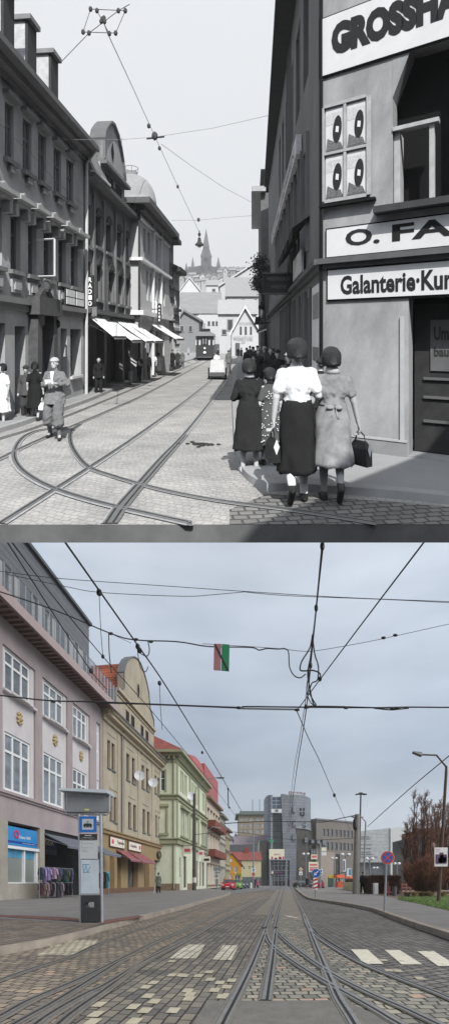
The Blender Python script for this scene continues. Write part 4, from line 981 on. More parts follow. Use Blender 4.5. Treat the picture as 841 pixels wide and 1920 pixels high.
far_house(fg, 412, 422, 13.3, mat('grey_render', hexc('aaa79a'), rough=.9, var=.08, scale=.8), mat('grey_trim', hexc('8b897e'), rough=.9, var=.1), m_slate, 'plain grey house beyond the brown balconies', ((6, 8.2), (9.8, 12), (1, 3.8)), 4)
far_house(fg, 422.3, 430, 11.5, mat('drab_render', hexc('a59d80'), rough=.9, var=.08, scale=.8), m_rbrown, m_slate, 'drab yellow-grey house last in the left row', ((5, 7), (8, 10), (1, 3.4)), 4)
# =================================================== new street: background, right side, furniture
setS('b')
GZ = 0.0
def bx(parent_name, label, cat): pass
def front(px0, px1, py_top, Y, py_base=None):
    """world rectangle facing the camera at depth Y"""
    a = at(px0, py_top, Y); b = at(px1, py_top, Y); return a.x, b.x, a.z
def block(name, label, cat, px0, px1, pyt, Y, depth, wallm, wins=None, winm=None, base=0.0, roofm=None, roof=None, ang=0.0, framem=None):
    """house block whose front faces the camera; wins: (rows of pixel y0,y1), columns of pixel x"""
    x0, x1, z1 = front(px0, px1, pyt, Y)
    t = thing(name, label, cat, ((x0+x1)/2, Y, base))
    fc = Facade(x0, Y, 1, 0, 1)
    ops = []
    if wins:
        cols_, rows_ = wins
        for c0, c1 in cols_:
            for r0, r1 in rows_: ops.append((at(c0, 0, Y).x-x0, at(c1, 0, Y).x-x0, at(0, r1, Y).z, at(0, r0, Y).z))
    mb = MB(); fc.wall(mb, 0, x1-x0, base, z1, ops, depth=.35); fc.body(mb, 0, x1-x0, base, z1-.02, depth, o=-.5)
    mb.quad(fc.P(0, base, 0), fc.P(0, z1, 0), fc.P(0, z1, -depth), fc.P(0, base, -depth)); mb.quad(fc.P(x1-x0, base, 0), fc.P(x1-x0, z1, 0), fc.P(x1-x0, z1, -depth), fc.P(x1-x0, base, -depth))
    mb.quad(fc.P(0, z1, 0), fc.P(x1-x0, z1, 0), fc.P(x1-x0, z1, -.5), fc.P(0, z1, -.5))
    mb.build('wall', wallm, t)
    for q in ops: fc.window(t, *q, framem or m_wframe, winm or m_glass, o=-.2, fw=min(.16, (q[1]-q[0])*.12), cols=2, trans=(.6,))
    return t, fc, x1-x0, z1
m_ylw = mat('ochre_yellow', hexc('c8902e'), rough=.9, var=.08, scale=.6)
m_stone = mat('drab_stone', hexc('8f8472'), rough=.9, var=.1, scale=.5)
# far tree-covered ridge (one mass)
rg = random.Random(9)
hm = MB(); n = 90
pts0 = []
for k in range(n+1):
    px = 300+k*8; Y = 330; z = 1+(1655-(1567+10*math.sin(k*.13)-4*math.sin(k*.31)))/F*Y
    if px > 560: z *= .7
    pts0.append(((px-CX)/F*Y, Y, z))
hm.quad
for a, b in zip(pts0, pts0[1:]): hm.quad((a[0], a[1]-90, -.5), (b[0], b[1]-90, -.5), b, a); hm.quad(a, b, (b[0], b[1]+120, -.5), (a[0], a[1]+120, -.5))
struct('hill', hm, mat('hill_green', hexc('39463f'), rough=1, var=.3, scale=.05))
fm = MB()
for k in range(900):
    i = rg.randrange(n); a = Vector(pts0[i]); p = a+Vector((rg.uniform(-1.5, 1.5), rg.uniform(-60, 2), 0)); p.z = a.z*(1-(a.y-p.y)/90)-.5; h = rg.uniform(3, 8)
    if px and 14 < i < 18: h *= 1.4
    fm.tube([p, p+Vector((0, 0, h*.5)), p+Vector((0, 0, h))], 1.6, 5, .05, cap=False)
tag(fm.build('woods', mat('spruce_green', (.035, .05, .042), rough=1, var=.4, scale=.4), fix=False), 'dark spruce woods on the far hill behind the apartment block', 'woods', kind='stuff')
# high apartment block
m_apt = mat('apartment_tan', hexc('a0927b'), rough=.9, var=.08, scale=.4)
cols_ = [(452, 457), (459, 463), (466, 470), (477, 482), (488, 493)]
t, fc, W_, zt = block('apartment_block', 'tall tan apartment block with flat green-grey roof far behind the street', 'building', 447, 505, 1528, 190, 16, m_apt, ([(451, 456.5), (459, 464), (468, 474), (480, 487), (490, 496)], [(1534, 1539), (1545, 1551), (1556, 1562), (1567, 1572)]))
mb = MB(); fc.box(mb, -1.2, W_+1, zt, zt+.5, -17, 1.2); fc.box(mb, .5, W_, zt+.501, zt+1.8, -15, -1); mb.build('roof', mat('verdigris_roof', hexc('6d7a76'), rough=.7, var=.15), t)
mb = MB()
for u_ in (6, 9): mb.tube([fc.P(u_, zt+1.7, -3), fc.P(u_, zt+7, -3)], .12, 5)
mb.build('antenna', m_iron, t)
t, fc, W_, zt = block('panel_building', 'pale pink flat building with a strip window below the apartment block', 'building', 437, 497, 1568, 160, 14, mat('pale_pink_wall', hexc('c3b4bd'), rough=.9, var=.05, scale=.3), ([(460, 480)], [(1575, 1580)]))
t, fc, W_, zt = block('hall_building', 'low building with dark grey roof band above the red roof', 'building', 426, 482, 1597, 140, 8, m_white)
mb = MB(); fc.box(mb, 0, W_, zt, zt+2.2, -8, .3); mb.build('roof', mat('grey_roof', hexc('5c6066'), rough=.8, var=.1), t)
for i, (x0, x1, y0, Y) in enumerate(((418, 424, 1566, 170), (425, 432, 1570, 165), (430, 436, 1576, 150))):
    t, fc, W_, zt = block('hillside_house', ['cream house highest on the hillside beside the grey house', 'small white house on the hillside left of the pale pink building', 'small cream house on the hillside just above the red roof'][i], 'house', x0, x1, y0, Y, 7, m_white, ([(x0+2, x0+4)], [(y0+4, y0+7)]))
    mb = MB(); mb.prism([fc.P(-.4, zt, .4), fc.P(W_/2, zt+1.6, .4), fc.P(W_+.4, zt, .4)], Vector((0, 8, 0))); mb.build('roof', m_slate, t)
# long white house with red roof
t, fc, W_, zt = block('long_house', 'long cream house with a weathered red tiled roof and chimney', 'house', 452, 489, 1612, 128, 9, mat('cream_yellow', hexc('c9c19b'), rough=.9, var=.06, scale=.5), ([(454, 458), (465, 468.5), (470.5, 474)], [(1624, 1630)]))
mb = MB(); zr = at(0, 1597, 133).z; mb.prism([fc.P(-8, zt-.1, .5), fc.P(-8, zr, -5), fc.P(-8, zt-.1, -10)], Vector((W_+8.3, 0, 0))); rf = mb.build('roof', m_rtile, t)
mb = MB(); c = at(464, 1597, 133); mb.box((c.x-1, 132, zr-1), (c.x+.3, 133.4, zr+1.2)); mb.build('chimney', mat('brick_red', hexc('8a4638'), rough=.9, var=.15), rf)
mb = MB(); fc.box(mb, .3, W_, .2, 2.6, .01, .08); mb.build('shop_window', m_glass, t)
# yellow gabled house
x0, x1, _ = front(428, 452, 1600, 112); fc = Facade(x0, 112, 1, 0, 1); W_ = x1-x0
t = thing('yellow_house', 'ochre yellow gabled house with green sign, far end of the street', 'house', ((x0+x1)/2, 112, 0))
zt = at(0, 1622, 112).z; zp = at(0, 1604, 112).z
def U1(px): return at(px, 0, 112).x-x0
ops = [(U1(430.5), U1(434), at(0, 1616, 112).z-.02, at(0, 1611, 112).z), (U1(430), U1(434), at(0, 1632, 112).z, at(0, 1624, 112).z), (U1(439), U1(444), at(0, 1637, 112).z, at(0, 1625, 112).z), (U1(430), U1(434), at(0, 1648, 112).z, at(0, 1640, 112).z), (U1(439), U1(450), .5, at(0, 1641, 112).z)]
mb = MB(); fc.wall(mb, 0, W_, 0, at(0, 1619, 112).z, ops[1:], depth=.3); fc.body(mb, 0, W_, 0, zt, 9, o=-.4)
mb.prism([fc.P(0, at(0, 1619, 112).z, 0), fc.P(0, zp, 0), fc.P(W_*.3, zp+.4, 0), fc.P(W_, at(0, 1619, 112).z, 0)], Vector((0, .3, 0))); mb.build('wall', m_ylw, t)
for q in ops: fc.window(t, *q, m_wframe, m_glass, o=-.15 if q is not ops[0] else .08, fw=.12, cols=2, trans=())
mb = MB(); mb.hexa([fc.P(-.3, zp-.1, .3), fc.P(W_*.3, zp+.4, .3), fc.P(W_*.3, zp+.4, -9), fc.P(-.3, zp-.1, -9), fc.P(-.3, zp+.15, .3), fc.P(W_*.3, zp+.65, .3), fc.P(W_*.3, zp+.65, -9), fc.P(-.3, zp+.15, -9)])
mb.hexa([fc.P(W_*.3, zp+.4, .31), fc.P(W_+.4, zt-.3, .31), fc.P(W_+.4, zt-.3, -9), fc.P(W_*.3, zp+.4, -9), fc.P(W_*.3, zp+.65, .31), fc.P(W_+.4, zt, .31), fc.P(W_+.4, zt, -9), fc.P(W_*.3, zp+.65, -9)]); mb.build('roof', m_rtile, t)
t2 = thing('shop_sign', 'small bright green shop sign on the yellow house', 'shop sign', fc.P(U1(447), 3))
mb = MB(); fc.box(mb, U1(445), U1(451.5), at(0, 1642, 112).z, at(0, 1638, 112).z, .05, .2); mb.build('panel', mat('sign_green', hexc('4f9a3a'), rough=.5, var=.1), t2)
# dark wing left of the tower
t, fc, W_, zt = block('dark_wing', 'dark stone-clad wing just left of the silver tower', 'building', 486, 500, 1577, 150, 14, brick_mat('dark_stone', hexc('4c4d4a'), hexc('3a3c3a'), hexc('232423'), 1.2, .5, .03, axes='V', rotz=0), None)
mb = MB(); x_ = at(478, 0, 150).x; mb.prism([(x_, 149.5, 0), (x_, 149.5, at(0, 1598, 150).z), (fc.O.x-.01, 149.5, at(0, 1574, 150).z), (fc.O.x-.01, 149.5, 0)], Vector((0, 12, 0))); mb.build('side_wall', mat('side_greenish', hexc('8e9285'), rough=.9, var=.1), t)

# ---- silver tower with glass slot: outline in plan is a curved front
TY = 150.0
def tx(px): return at(px, 0, TY).x
def tz(py): return at(0, py, TY).z
m_silver = brick_mat('silver_panels', hexc('888d95'), hexc('777d86'), hexc('50555c'), 40, .95, .05, axes='V', rotz=0, warp=0, rough=.5, bump=.3)
m_dstone = brick_mat('dark_cladding', hexc('514f49'), hexc('3d3c37'), hexc('262623'), 1.4, .55, .03, axes='V', rotz=R(25), warp=0)
tower = thing('office_tower', 'silver curved office tower with tall glass slot, posters and roof lettering', 'building', (tx(520), TY, 0))
def strip(name, pts, z0, z1, m, parent, inset=.6, z1b=None):
    """vertical sheet with thickness along a plan polyline"""
    mb = MB(); n = len(pts)
    for i in range(n-1):
        a, b = Vector((pts[i][0], pts[i][1], 0)), Vector((pts[i+1][0], pts[i+1][1], 0)); d = (b-a).normalized(); nn = Vector((-d.y, d.x, 0))
        za, zb_ = (z1, z1) if z1b is None else (z1+(z1b-z1)*i/(n-1), z1+(z1b-z1)*(i+1)/(n-1))
        mb.hexa([a+V(0,0,z0), b+V(0,0,z0), b+nn*inset+V(0,0,z0), a+nn*inset+V(0,0,z0), a+V(0,0,za), b+V(0,0,zb_), b+nn*inset+V(0,0,zb_), a+nn*inset+V(0,0,za)])
    return mb.build(name, m, parent)
left = [(tx(499), TY+10), (tx(499.5), TY+4), (tx(502), TY+1), (tx(507), TY)]
strip('silver_wall', left, 0, tz(1490), m_silver, tower, 1)
right = []
for k in range(10):
    q = k/9; right.append((tx(527)+(tx(581)-tx(527))*math.sin(q*math.pi/2)**1.0, TY-.5+16*(1-math.cos(q*math.pi/2))))
# right silver wall is slanted against the glass: build as tapering pieces
mb = MB(); zb_, zt_ = 0, tz(1489)
mb.prism([(tx(530.5), TY-.3, tz(1600)), (tx(526), TY-.3, tz(1489)), (tx(531), TY-.3, tz(1489)), (tx(545), TY-.3, tz(1492)), (tx(551), TY-.3, tz(1540)), (tx(554.5), TY-.3, tz(1570)), (tx(554), TY-.3, 0), (tx(542), TY-.3, 0), (tx(542), TY-.3, tz(1612)), (tx(532.5), TY-.3, tz(1612))], Vector((0, 1.2, 0)))
mb.build('silver_wall', m_silver, tower)
arc = []
for k in range(12):
    q = k/11; arc.append((tx(545)+(tx(592)-tx(545))*math.sin(q*1.35)/math.sin(1.35), TY+12*(1-math.cos(q*1.35))))
def topz(i): return tz(1492)
strip('silver_wall', arc, tz(1553), tz(1490), m_silver, tower, 1)
strip('dark_wall', [(a-.2, b+.35) for a, b in arc[1:]], 0, tz(1553.5), m_dstone, tower, 1); strip('dark_wall', [(arc[-1][0]-.5, arc[-1][1]+.2), (tx(612), TY+14)], 0, tz(1538), m_dstone, tower, 1)
mb = MB(); fc = Facade(tx(545), TY, 1, 0, 1)
for x0, x1, y0, y1 in ((549, 553.5, 1513, 1523), (559, 572, 1515, 1528), (549, 555, 1538, 1550), (567, 574, 1542, 1550), (548.5, 554.5, 1564, 1576), (570.5, 576, 1571, 1579), (583, 588, 1574, 1581), (594, 599, 1574, 1582), (604, 609, 1573, 1584), (583, 594, 1592, 1603)):
    i = min(range(len(arc)), key=lambda k: abs(arc[k][0]-tx((x0+x1)/2))); Yq = arc[i][1]-.9 if x0 < 590 else TY+9
    a, b = at(x0, y0, Yq), at(x1, y1, Yq)
    mb = MB(); fw_ = .25
    for s_ in ((a.x, a.x+fw_), ((a.x+b.x)/2-.1, (a.x+b.x)/2+.1), (b.x-fw_, b.x)): mb.box((s_[0], Yq-.05, b.z), (s_[1], Yq+2, a.z))
    mb.box((a.x, Yq-.04, (a.z+b.z)/2-.1), (b.x, Yq+2, (a.z+b.z)/2+.1)); w_ = mb.build('window', m_metal, tower)
    mb = MB(); mb.box((a.x, Yq, b.z), (b.x, Yq+3, a.z)); mb.build('pane', glass_mat('tower_glass', (.02, .024, .028)), w_)
# glass slot
m_cur = brick_mat('curtain_wall', hexc('3a4042'), hexc('2f3637'), hexc('1a1e1f'), 1.9, 2.0, .12, axes='V', rotz=0, warp=0, rough=.12, offset=0.0, bump=.1)
mb = MB(); mb.quad((tx(507), TY+.8, tz(1592)), (tx(533), TY+.8, tz(1592)), (tx(527.5), TY+.8, tz(1526)), (tx(509.5), TY+.8, tz(1526))); mb.box((tx(506), TY+.85, 0), (tx(544), TY+12, tz(1494))); mb.build('glass_wall', m_cur, tower, fix=False)
mb = MB(); mb.box((tx(509.5), TY+.5, tz(1515)), (tx(526), TY+.8, tz(1494))); mb.build('glass_head', glass_mat('blue_glass', hexc('46586b')), tower)
mb = MB()
for py in (1494, 1501, 1508): mb.box((tx(509), TY+.4, tz(py)-.12), (tx(527), TY+.49, tz(py)+.12))
for px in (509.5, 517.5, 525.5): mb.box((tx(px)-.1, TY+.35, tz(1515)), (tx(px)+.1, TY+.39, tz(1494)))
mb.box((tx(540.5), TY-1.5, 0), (tx(542.5), TY-.6, tz(1612))) if False else None
mb.build('mullions', m_metal, tower)
mb = MB(); mb.box((tx(503), TY-2.2, tz(1613.5)), (tx(543), TY-.4, tz(1611.5))); mb.box((tx(503.5), TY-2.1, 0), (tx(505.5), TY-1.3, tz(1613.5))); mb.box((tx(534), TY-2.1, 0), (tx(536), TY-1.3, tz(1613.5))); mb.build('canopy_frame', m_metal, tower)
mb = MB()
for py in (1617, 1623, 1632, 1641, 1646, 1650): mb.box((tx(506), TY+.55, tz(py)-.1), (tx(543), TY+.7, tz(py)+.1))
for px in (514, 521, 528, 534, 541): mb.box((tx(px)-.1, TY+.5, 0), (tx(px)+.1, TY+.54, tz(1614)))
mb.build('door_frame', m_metal, tower)
fT = Facade(0, TY, 1, 0, 1)
def poster(label, x0, x1, y0, y1, Y, m, cat='poster', words=None, name='poster', blocks=(), cm=None, thick=.15):
    t = thing(name, label, cat, at((x0+x1)/2, y1, Y)); a, b = at(x0, y0, Y), at(x1, y1, Y)
    mb = MB(); mb.box((a.x, Y, b.z), (b.x, Y+thick, a.z)); mb.build('panel', m, t)
    fq = Facade(0, Y, 1, 0, 1)
    for (wx0, wx1, wy0, wy1, txt, tm) in (words or ()):
        c, d = at(wx0, wy0, Y), at(wx1, wy1, Y); text_on(txt, fq.P, c.x, d.x, d.z, c.z, 'lettering', tm, t, off=.02, bold=.02)
    for k, (bx0, bx1, by0, by1, bm_) in enumerate(blocks):
        c, d = at(bx0, by0, Y), at(bx1, by1, Y); mb = MB(); mb.box((c.x, Y-.03, d.z), (d.x, Y, c.z)); mb.build('motif', bm_, t)
    return t
m_pcream = mat('poster_cream', hexc('e6e2c6'), rough=.6, var=.03); m_mag = mat('magenta_print', hexc('c02a5e'), rough=.6, var=0)
poster('cream advertising poster with red lettering over the tower entrance', 504, 532.5, 1592, 1612, TY-.8, m_pcream, words=[(513, 525, 1600, 1603.5, 'HRUŠKA', m_mag)], blocks=[(508, 511, 1606, 1611.5, m_mag), (514, 519, 1608, 1611.8, mblk), (521.5, 525, 1606, 1611.6, m_mag), (524, 527, 1606.5, 1611.3, mblk), (529, 532, 1606, 1611.5, m_mag)])
poster('white sign with dark emblem high on the glass slot of the tower', 508, 527.5, 1516.5, 1524, TY-.6, mat('poster_white', hexc('dcdfe2'), rough=.6, var=.02), 'sign', blocks=[(515, 521, 1517.5, 1522.5, m_slate)], name='wall_sign')
t = thing('pharmacy_cross', 'green pharmacy cross on the glass slot of the tower', 'sign', (tx(508), TY-.6, tz(1576)))
mb = MB(); c = at(508.5, 1576.5, TY-.6); mb.box((c.x-.7, c.y, c.z-.25), (c.x+.7, c.y+.2, c.z+.25)); mb.box((c.x-.25, c.y, c.z+.251), (c.x+.25, c.y+.2, c.z+.7)); mb.box((c.x-.25, c.y, c.z-.7), (c.x+.25, c.y+.2, c.z-.251)); mb.build('cross', mat('cross_green', hexc('2aa06c'), rough=.5, var=0), t)
poster('dark sign with purple lettering above the tower doors', 507, 532, 1633, 1639, TY-.2, mat('sign_plum', hexc('3a3040'), rough=.5, var=.1), 'sign', words=[(515, 530, 1634, 1637.5, 'Oggi Café', mat('lilac_print', hexc('a85bb0'), rough=.5, var=0))], blocks=[(508, 512, 1633.5, 1638.5, m_pcream)], name='wall_sign')
poster('small cream and pink poster on the dark wall below the grilled window', 582.5, 594, 1602, 1611, TY-4, m_pcream, blocks=[(584, 593, 1604, 1608, mrose)])
poster('large cream and pink poster on the dark stone wall', 578, 596, 1616, 1635, TY-4, m_pcream, blocks=[(580, 594, 1620, 1623, mrose), (580, 595, 1626, 1628, mrose), (580, 588, 1629, 1633, mrose), (589, 595, 1630, 1633.5, mblk)])
# roof lettering on a frame
t = thing('roof_lettering', 'red outlined letters standing on a frame on the tower roof', 'sign', at(557, 1489, TY))
fr = Facade(at(541, 0, TY+1).x, TY+1, 1, .35, 1)
text_on('BENE CENTRUM', fr.P, 0, (at(574, 0, TY+1).x-fr.O.x)*1.05, tz(1489)-.0, tz(1482), 'letters', mat('roof_letter', hexc('7d5a5c'), rough=.5, var=0), t, off=0, bold=.02)
mb = MB()
for u_ in (0, 1.5, 3, 4.5, 5.8): mb.tube([fr.P(u_, tz(1492), -.1), fr.P(u_, tz(1483), -.1)], .06, 4)
mb.tube([fr.P(0, tz(1484), -.1), fr.P(6, tz(1484), -.1)], .05, 4); mb.tube([fr.P(0, tz(1489), -.1), fr.P(6, tz(1489), -.1)], .06, 4); mb.build('frame', m_iron, t)
# ---- grey-brown office wing
ang = (1, -.28)
OX, OY = at(592, 0, 160).x, 160
fo = Facade(OX, OY, 1, .55, 1)
t = thing('office_building', 'grey brown stone office building stepping down right of the tower', 'building', (OX, OY, 0))
uo = fo.u(664); m_ost = mat('office_stone', hexc('77716a'), rough=.85, var=.08, scale=.3, streak=.6)
ops = []
for r0, r1 in ((1553, 1566), (1578, 1592)):
    for k, px in enumerate((604, 611, 619, 627, 635, 642, 649, 656)):
        z1 = fo.z(592, r0+(0 if r0 > 1560 else 0)); ops.append((fo.u(px), fo.u(px+4.6), fo.z(592, r1), fo.z(592, r0)))
zt_ = fo.z(592, 1537)
mb = MB(); fo.wall(mb, 0, uo, 0, zt_, ops+[(fo.u(628), fo.u(636), 1, fo.z(592, 1600))], depth=.4); fo.body(mb, 0, uo, 0, zt_, 14, o=-.6); mb.build('wall', m_ost, t)
for q in ops: fo.window(t, *q, m_iron, m_glass, o=-.3, fw=.15, cols=1, trans=())
mb = MB(); fo.box(mb, fo.u(628), fo.u(636), 1, fo.z(592, 1600), -.45, -.4); mb.build('glass_bay', m_cur, t)
mb = MB(); fo.box(mb, 0, uo+.3, zt_, zt_+.5, -14, .4); mb.build('parapet', m_slate, t)
mb = MB(); fo.box(mb, 2, fo.u(626), 0, 12, .001, .3); mb.build('pink_stone_panel', mat('pinkish_stone', hexc('9c8f86'), rough=.8, var=.1, scale=.4), t)
# ---- white shopping hall
t = thing('shopping_hall', 'long pale grey windowless shopping hall with ribbed panels', 'building', at(720, 1655, 170))
m_hall = brick_mat('hall_panels', hexc('b9bec0'), hexc('b1b6b8'), hexc('8e9496'), 60, 1.3, .06, axes='V', rotz=0, warp=0, rough=.6, bump=.15)
m_hallw = mat('hall_white', hexc('cfd2d0'), rough=.7, var=.03, scale=.3)
Y = 170
mb = MB(); mb.prism([(at(655, 0, Y).x, Y, at(0, 1617, Y).z), (at(655, 0, Y).x, Y, at(0, 1561, Y).z), (at(730, 0, Y).x, Y, at(0, 1552, Y).z), (at(730, 0, Y).x, Y, at(0, 1617, Y).z)], Vector((0, 20, 0))); mb.build('panel_wall', m_hall, t)
mb = MB(); mb.prism([(at(730.2, 0, Y).x, Y-.5, 0), (at(730.2, 0, Y).x, Y-.5, at(0, 1553, Y).z), (at(785, 0, Y).x, Y-.5, at(0, 1547, Y).z), (at(785, 0, Y).x, Y-.5, 0)], Vector((0, 20, 0))); mb.build('end_wall', m_hallw, t)
mb = MB(); mb.box((at(660, 0, Y).x, Y+2, 0), (at(730, 0, Y).x, Y+3, at(0, 1617, Y).z)); mb.build('undercroft', mat('undercroft', hexc('6f7476'), rough=.7, var=.4, scale=.15), t)
mb = MB()
for py in (1568, 1572, 1583, 1590, 1597, 1601, 1606):
    a, b = at(663+(py % 7)*2, py, Y-.2), at(690+(py*7 % 25), py, Y-.2); mb.box((a.x, Y-.2, a.z-.25), (b.x, Y-.01, a.z))
mb.build('slots', m_slate, t)
mb = MB(); a, b = at(750, 1585, Y-1), at(760, 1640, Y-1); mb.box((a.x, Y-1, b.z), (b.x, Y-.51, a.z)); a, b = at(762, 1585, Y-1), at(770, 1652, Y-1); mb.box((a.x, Y-1, b.z), (b.x, Y-.51, a.z)); mb.build('dark_glazing', m_cur, t)
t, fc, W_, zt = block('brick_building', 'rust red building half hidden behind the bare tree', 'building', 796, 900, 1552, 120, 16, mat('rust_wall', hexc('94563f'), rough=.9, var=.15, scale=.2), ([(800, 806), (812, 818), (824, 830), (836, 842)], [(1575, 1590), (1603, 1618)]))
t, fc, W_, zt = block('glass_building', 'blue-grey glazed building seen through the tree branches', 'building', 772, 797, 1570, 118, 14, m_cur, None)

# ---- street furniture
m_pole = mat('concrete_pole', hexc('8e8d89'), rough=.9, var=.15, scale=3, streak=.5); m_dpole = mat('dark_pole', hexc('4c4a47'), rough=.7, var=.15, scale=4)
def gx(px, Y): return (px-CX)/F*Y
# concrete lamp pole on the left pavement
t = thing('lamp_pole', 'tall dark concrete pole with curved lamp arm and white band beside the green house', 'street lamp', (gx(364, 52), 52, .12))
X = gx(364, 52); mb = MB(); mb.tube([(X, 52, .12), (X, 52, 11.2)], .24, 10, .15); mb.build('pole', m_dpole, t)
mb = MB(); mb.tube([(X, 52, 11.1), (X+.3, 52, 11.9), (X+1.6, 52, 12.9), (X+2.6, 52, 13.05)], .05, 6); mb.build('lamp_arm', m_metal, t)
mb = MB(); mb.ell((X+3.0, 52, 13.02), (.5, .16, .1), 10, 5); mb.build('lamp_head', m_dpole, t)
mb = MB(); mb.tube([(X, 52, 1.0), (X, 52, 1.6)], .235, 10, .233); mb.build('white_band', m_white, t)
# lamp pole far left row
t = thing('street_lamp', 'thin street lamp with curved arm in front of the cream and brown house', 'street lamp', (gx(388, 66), 66, .12)); X = gx(388, 66)
mb = MB(); mb.tube([(X, 66, .1), (X, 66, 8.4), (X+.8, 66, 9.2), (X+1.4, 66, 9.0)], .06, 6); mb.build('pole', m_metal, t); mb = MB(); mb.ell((X+1.7, 66, 8.95), (.4, .15, .1), 8, 4); mb.build('lamp_head', m_metal, t)
# right hand lamps
t = thing('street_lamp', 'tall brown street lamp with bent arm at the right edge, poster on its shaft', 'street lamp', gd(821, 1692, .12)); p = gd(821, 1690, .12); Y = p.y
def A3(px, py, Y): return at(px, py, Y)
mb = MB(); mb.tube([p, A3(826, 1600, Y), A3(835, 1452, Y), A3(835.5, 1437, Y)], .09, 8, .055); mb.build('pole', mat('rusty_pole', hexc('5c4a3f'), rough=.8, var=.2, scale=5), t)
mb = MB(); mb.tube([A3(835.5, 1438, Y), A3(817, 1416, Y), A3(788, 1415, Y)], .04, 6); mb.build('lamp_arm', MATS['rusty_pole'], t)
mb = MB(); mb.hexa([A3(773, 1411, Y)+V(0, -.12, -.02), A3(789, 1417, Y)+V(0, -.14, -.03), A3(789, 1417, Y)+V(0, .14, -.03), A3(773, 1411, Y)+V(0, .12, -.02), A3(773, 1411, Y)+V(0, -.06, .05), A3(789, 1413, Y)+V(0, -.08, .05), A3(789, 1413, Y)+V(0, .08, .05), A3(773, 1411, Y)+V(0, .06, .05)]); mb.build('lamp_head', m_slate, t)
pY = Y-.25; t = poster('advertising poster with a face collage hung on the brown lamp post', 813.5, 838, 1589, 1624.5, pY, mat('poster_frame_white', hexc('dfe0e2'), rough=.5, var=.02), blocks=[(816, 836, 1602, 1619, mat('poster_purple', hexc('5a3f66'), rough=.6, var=.3, scale=4)), (823, 830, 1600, 1608, mat('poster_skin', hexc('b5866e'), rough=.6, var=.3, scale=9)), (820, 832, 1608, 1618, mat('poster_dark', hexc('2f2528'), rough=.6, var=.5, scale=9)), (831, 836, 1607, 1616, mat('poster_brown', hexc('8d6248'), rough=.6, var=.3, scale=9)), (823.5, 829.5, 1598.5, 1601, mat('poster_teal', hexc('3f7285'), rough=.6, var=.2))], thick=.04, words=[(816, 824, 1592, 1594, 'KULTURA', mrose), (816, 822, 1596, 1597.6, 'TÝDEN', mrose)])
# big concrete tram pole and winged lamp
pc = gd(666, 1676, .12); Y = pc.y; t = thing('catenary_pole', 'pale concrete catenary pole with wire arm on the right pavement', 'pole', pc)
mb = MB(); mb.tube([pc, A3(669, 1527, Y)], .27, 12, .2); mb.build('pole', m_pole, t)
mb = MB(); mb.tube([A3(658, 1531, Y), A3(665, 1533, Y)], .06, 5); mb.ell(A3(665, 1546, Y)+V(-.1, -.1, 0), (.12, .12, .5), 8, 5); mb.tube([A3(666, 1530, Y)+V(0, -.25, 0), A3(663.5, 1540, Y)+V(0, -.25, 0), A3(664, 1550, Y)+V(0, -.25, 0), A3(667, 1556, Y)+V(0, -.25, 0)], .06, 5); mb.build('bracket', m_dpole, t)
Y = 62; pc = Vector((gx(671, Y), Y, .12)); t = thing('mast_light', 'tall thin mast with a flat winged lamp on top, behind the concrete pole', 'street lamp', pc)
mb = MB(); mb.tube([pc, A3(675.5, 1489, Y)], .17, 8, .1); mb.build('pole', m_dpole, t)
mb = MB()
for a, b in ((665, 672), (668, 675), (677, 683), (679, 687)): mb.ell(A3((a+b)/2, 1489+(.5 if a in (665, 679) else 0), Y), ((b-a)*Y/F/2, .45, .09), 10, 4)
mb.ell(A3(675.5, 1488, Y), (.35, .35, .2), 8, 4); mb.build('lamp_head', m_dpole, t)
Y = 55; pc = Vector((gx(680, Y), Y, .12)); t = thing('street_lamp', 'slim street lamp with short arm to the left behind the concrete pole', 'street lamp', pc)
mb = MB(); mb.tube([pc, A3(684.5, 1547, Y), A3(684.5, 1541, Y), A3(677, 1533, Y)], .11, 6, .05); mb.build('pole', m_pole, t); mb = MB(); mb.ell(A3(675, 1532, Y), (.4, .15, .09), 8, 4); mb.build('lamp_head', m_pole, t)
# twin globe lamps
m_globe = mat('lamp_globe', hexc('e8eaec'), rough=.4, var=0)
def twin_lamp(px, pyt, Y, label, w=6, pw=.16):
    t = thing('twin_lamp', label, 'street lamp', (gx(px, Y), Y, .12), group='twin globe lamps on the square')
    mb = MB(); top = A3(px, pyt+3, Y); mb.tube([(gx(px, Y), Y, .12), top], pw, 8, pw*.7); mb.tube([A3(px-w, pyt+2, Y), top, A3(px+w, pyt+2, Y)], .07, 5); mb.build('pole', mat('blue_grey_pole', hexc('6f747c'), rough=.6, var=.1), t)
    for s_ in (-1, 1):
        mb = MB(); mb.ell(A3(px+s_*w, pyt, Y), (.33, .33, .26), 10, 6); mb.build('globe', m_globe, t)
twin_lamp(572.5, 1601, 95, 'twin globe lamp in front of the dark stone wall, nearest the tower', 4.2)
twin_lamp(625.5, 1609, 105, 'twin globe lamp in front of the office entrance', 3.8)
twin_lamp(647, 1602, 80, 'twin globe lamp beside the orange kiosk with a banner', 6)
twin_lamp(692, 1610, 75, 'twin globe lamp behind the pink benches', 5.2)
twin_lamp(743, 1619, 90, 'blue-grey twin lamp in front of the white hall wall', 4)
twin_lamp(703, 1627, 110, 'small twin lamp under the shopping hall, left of the no stopping sign', 3)
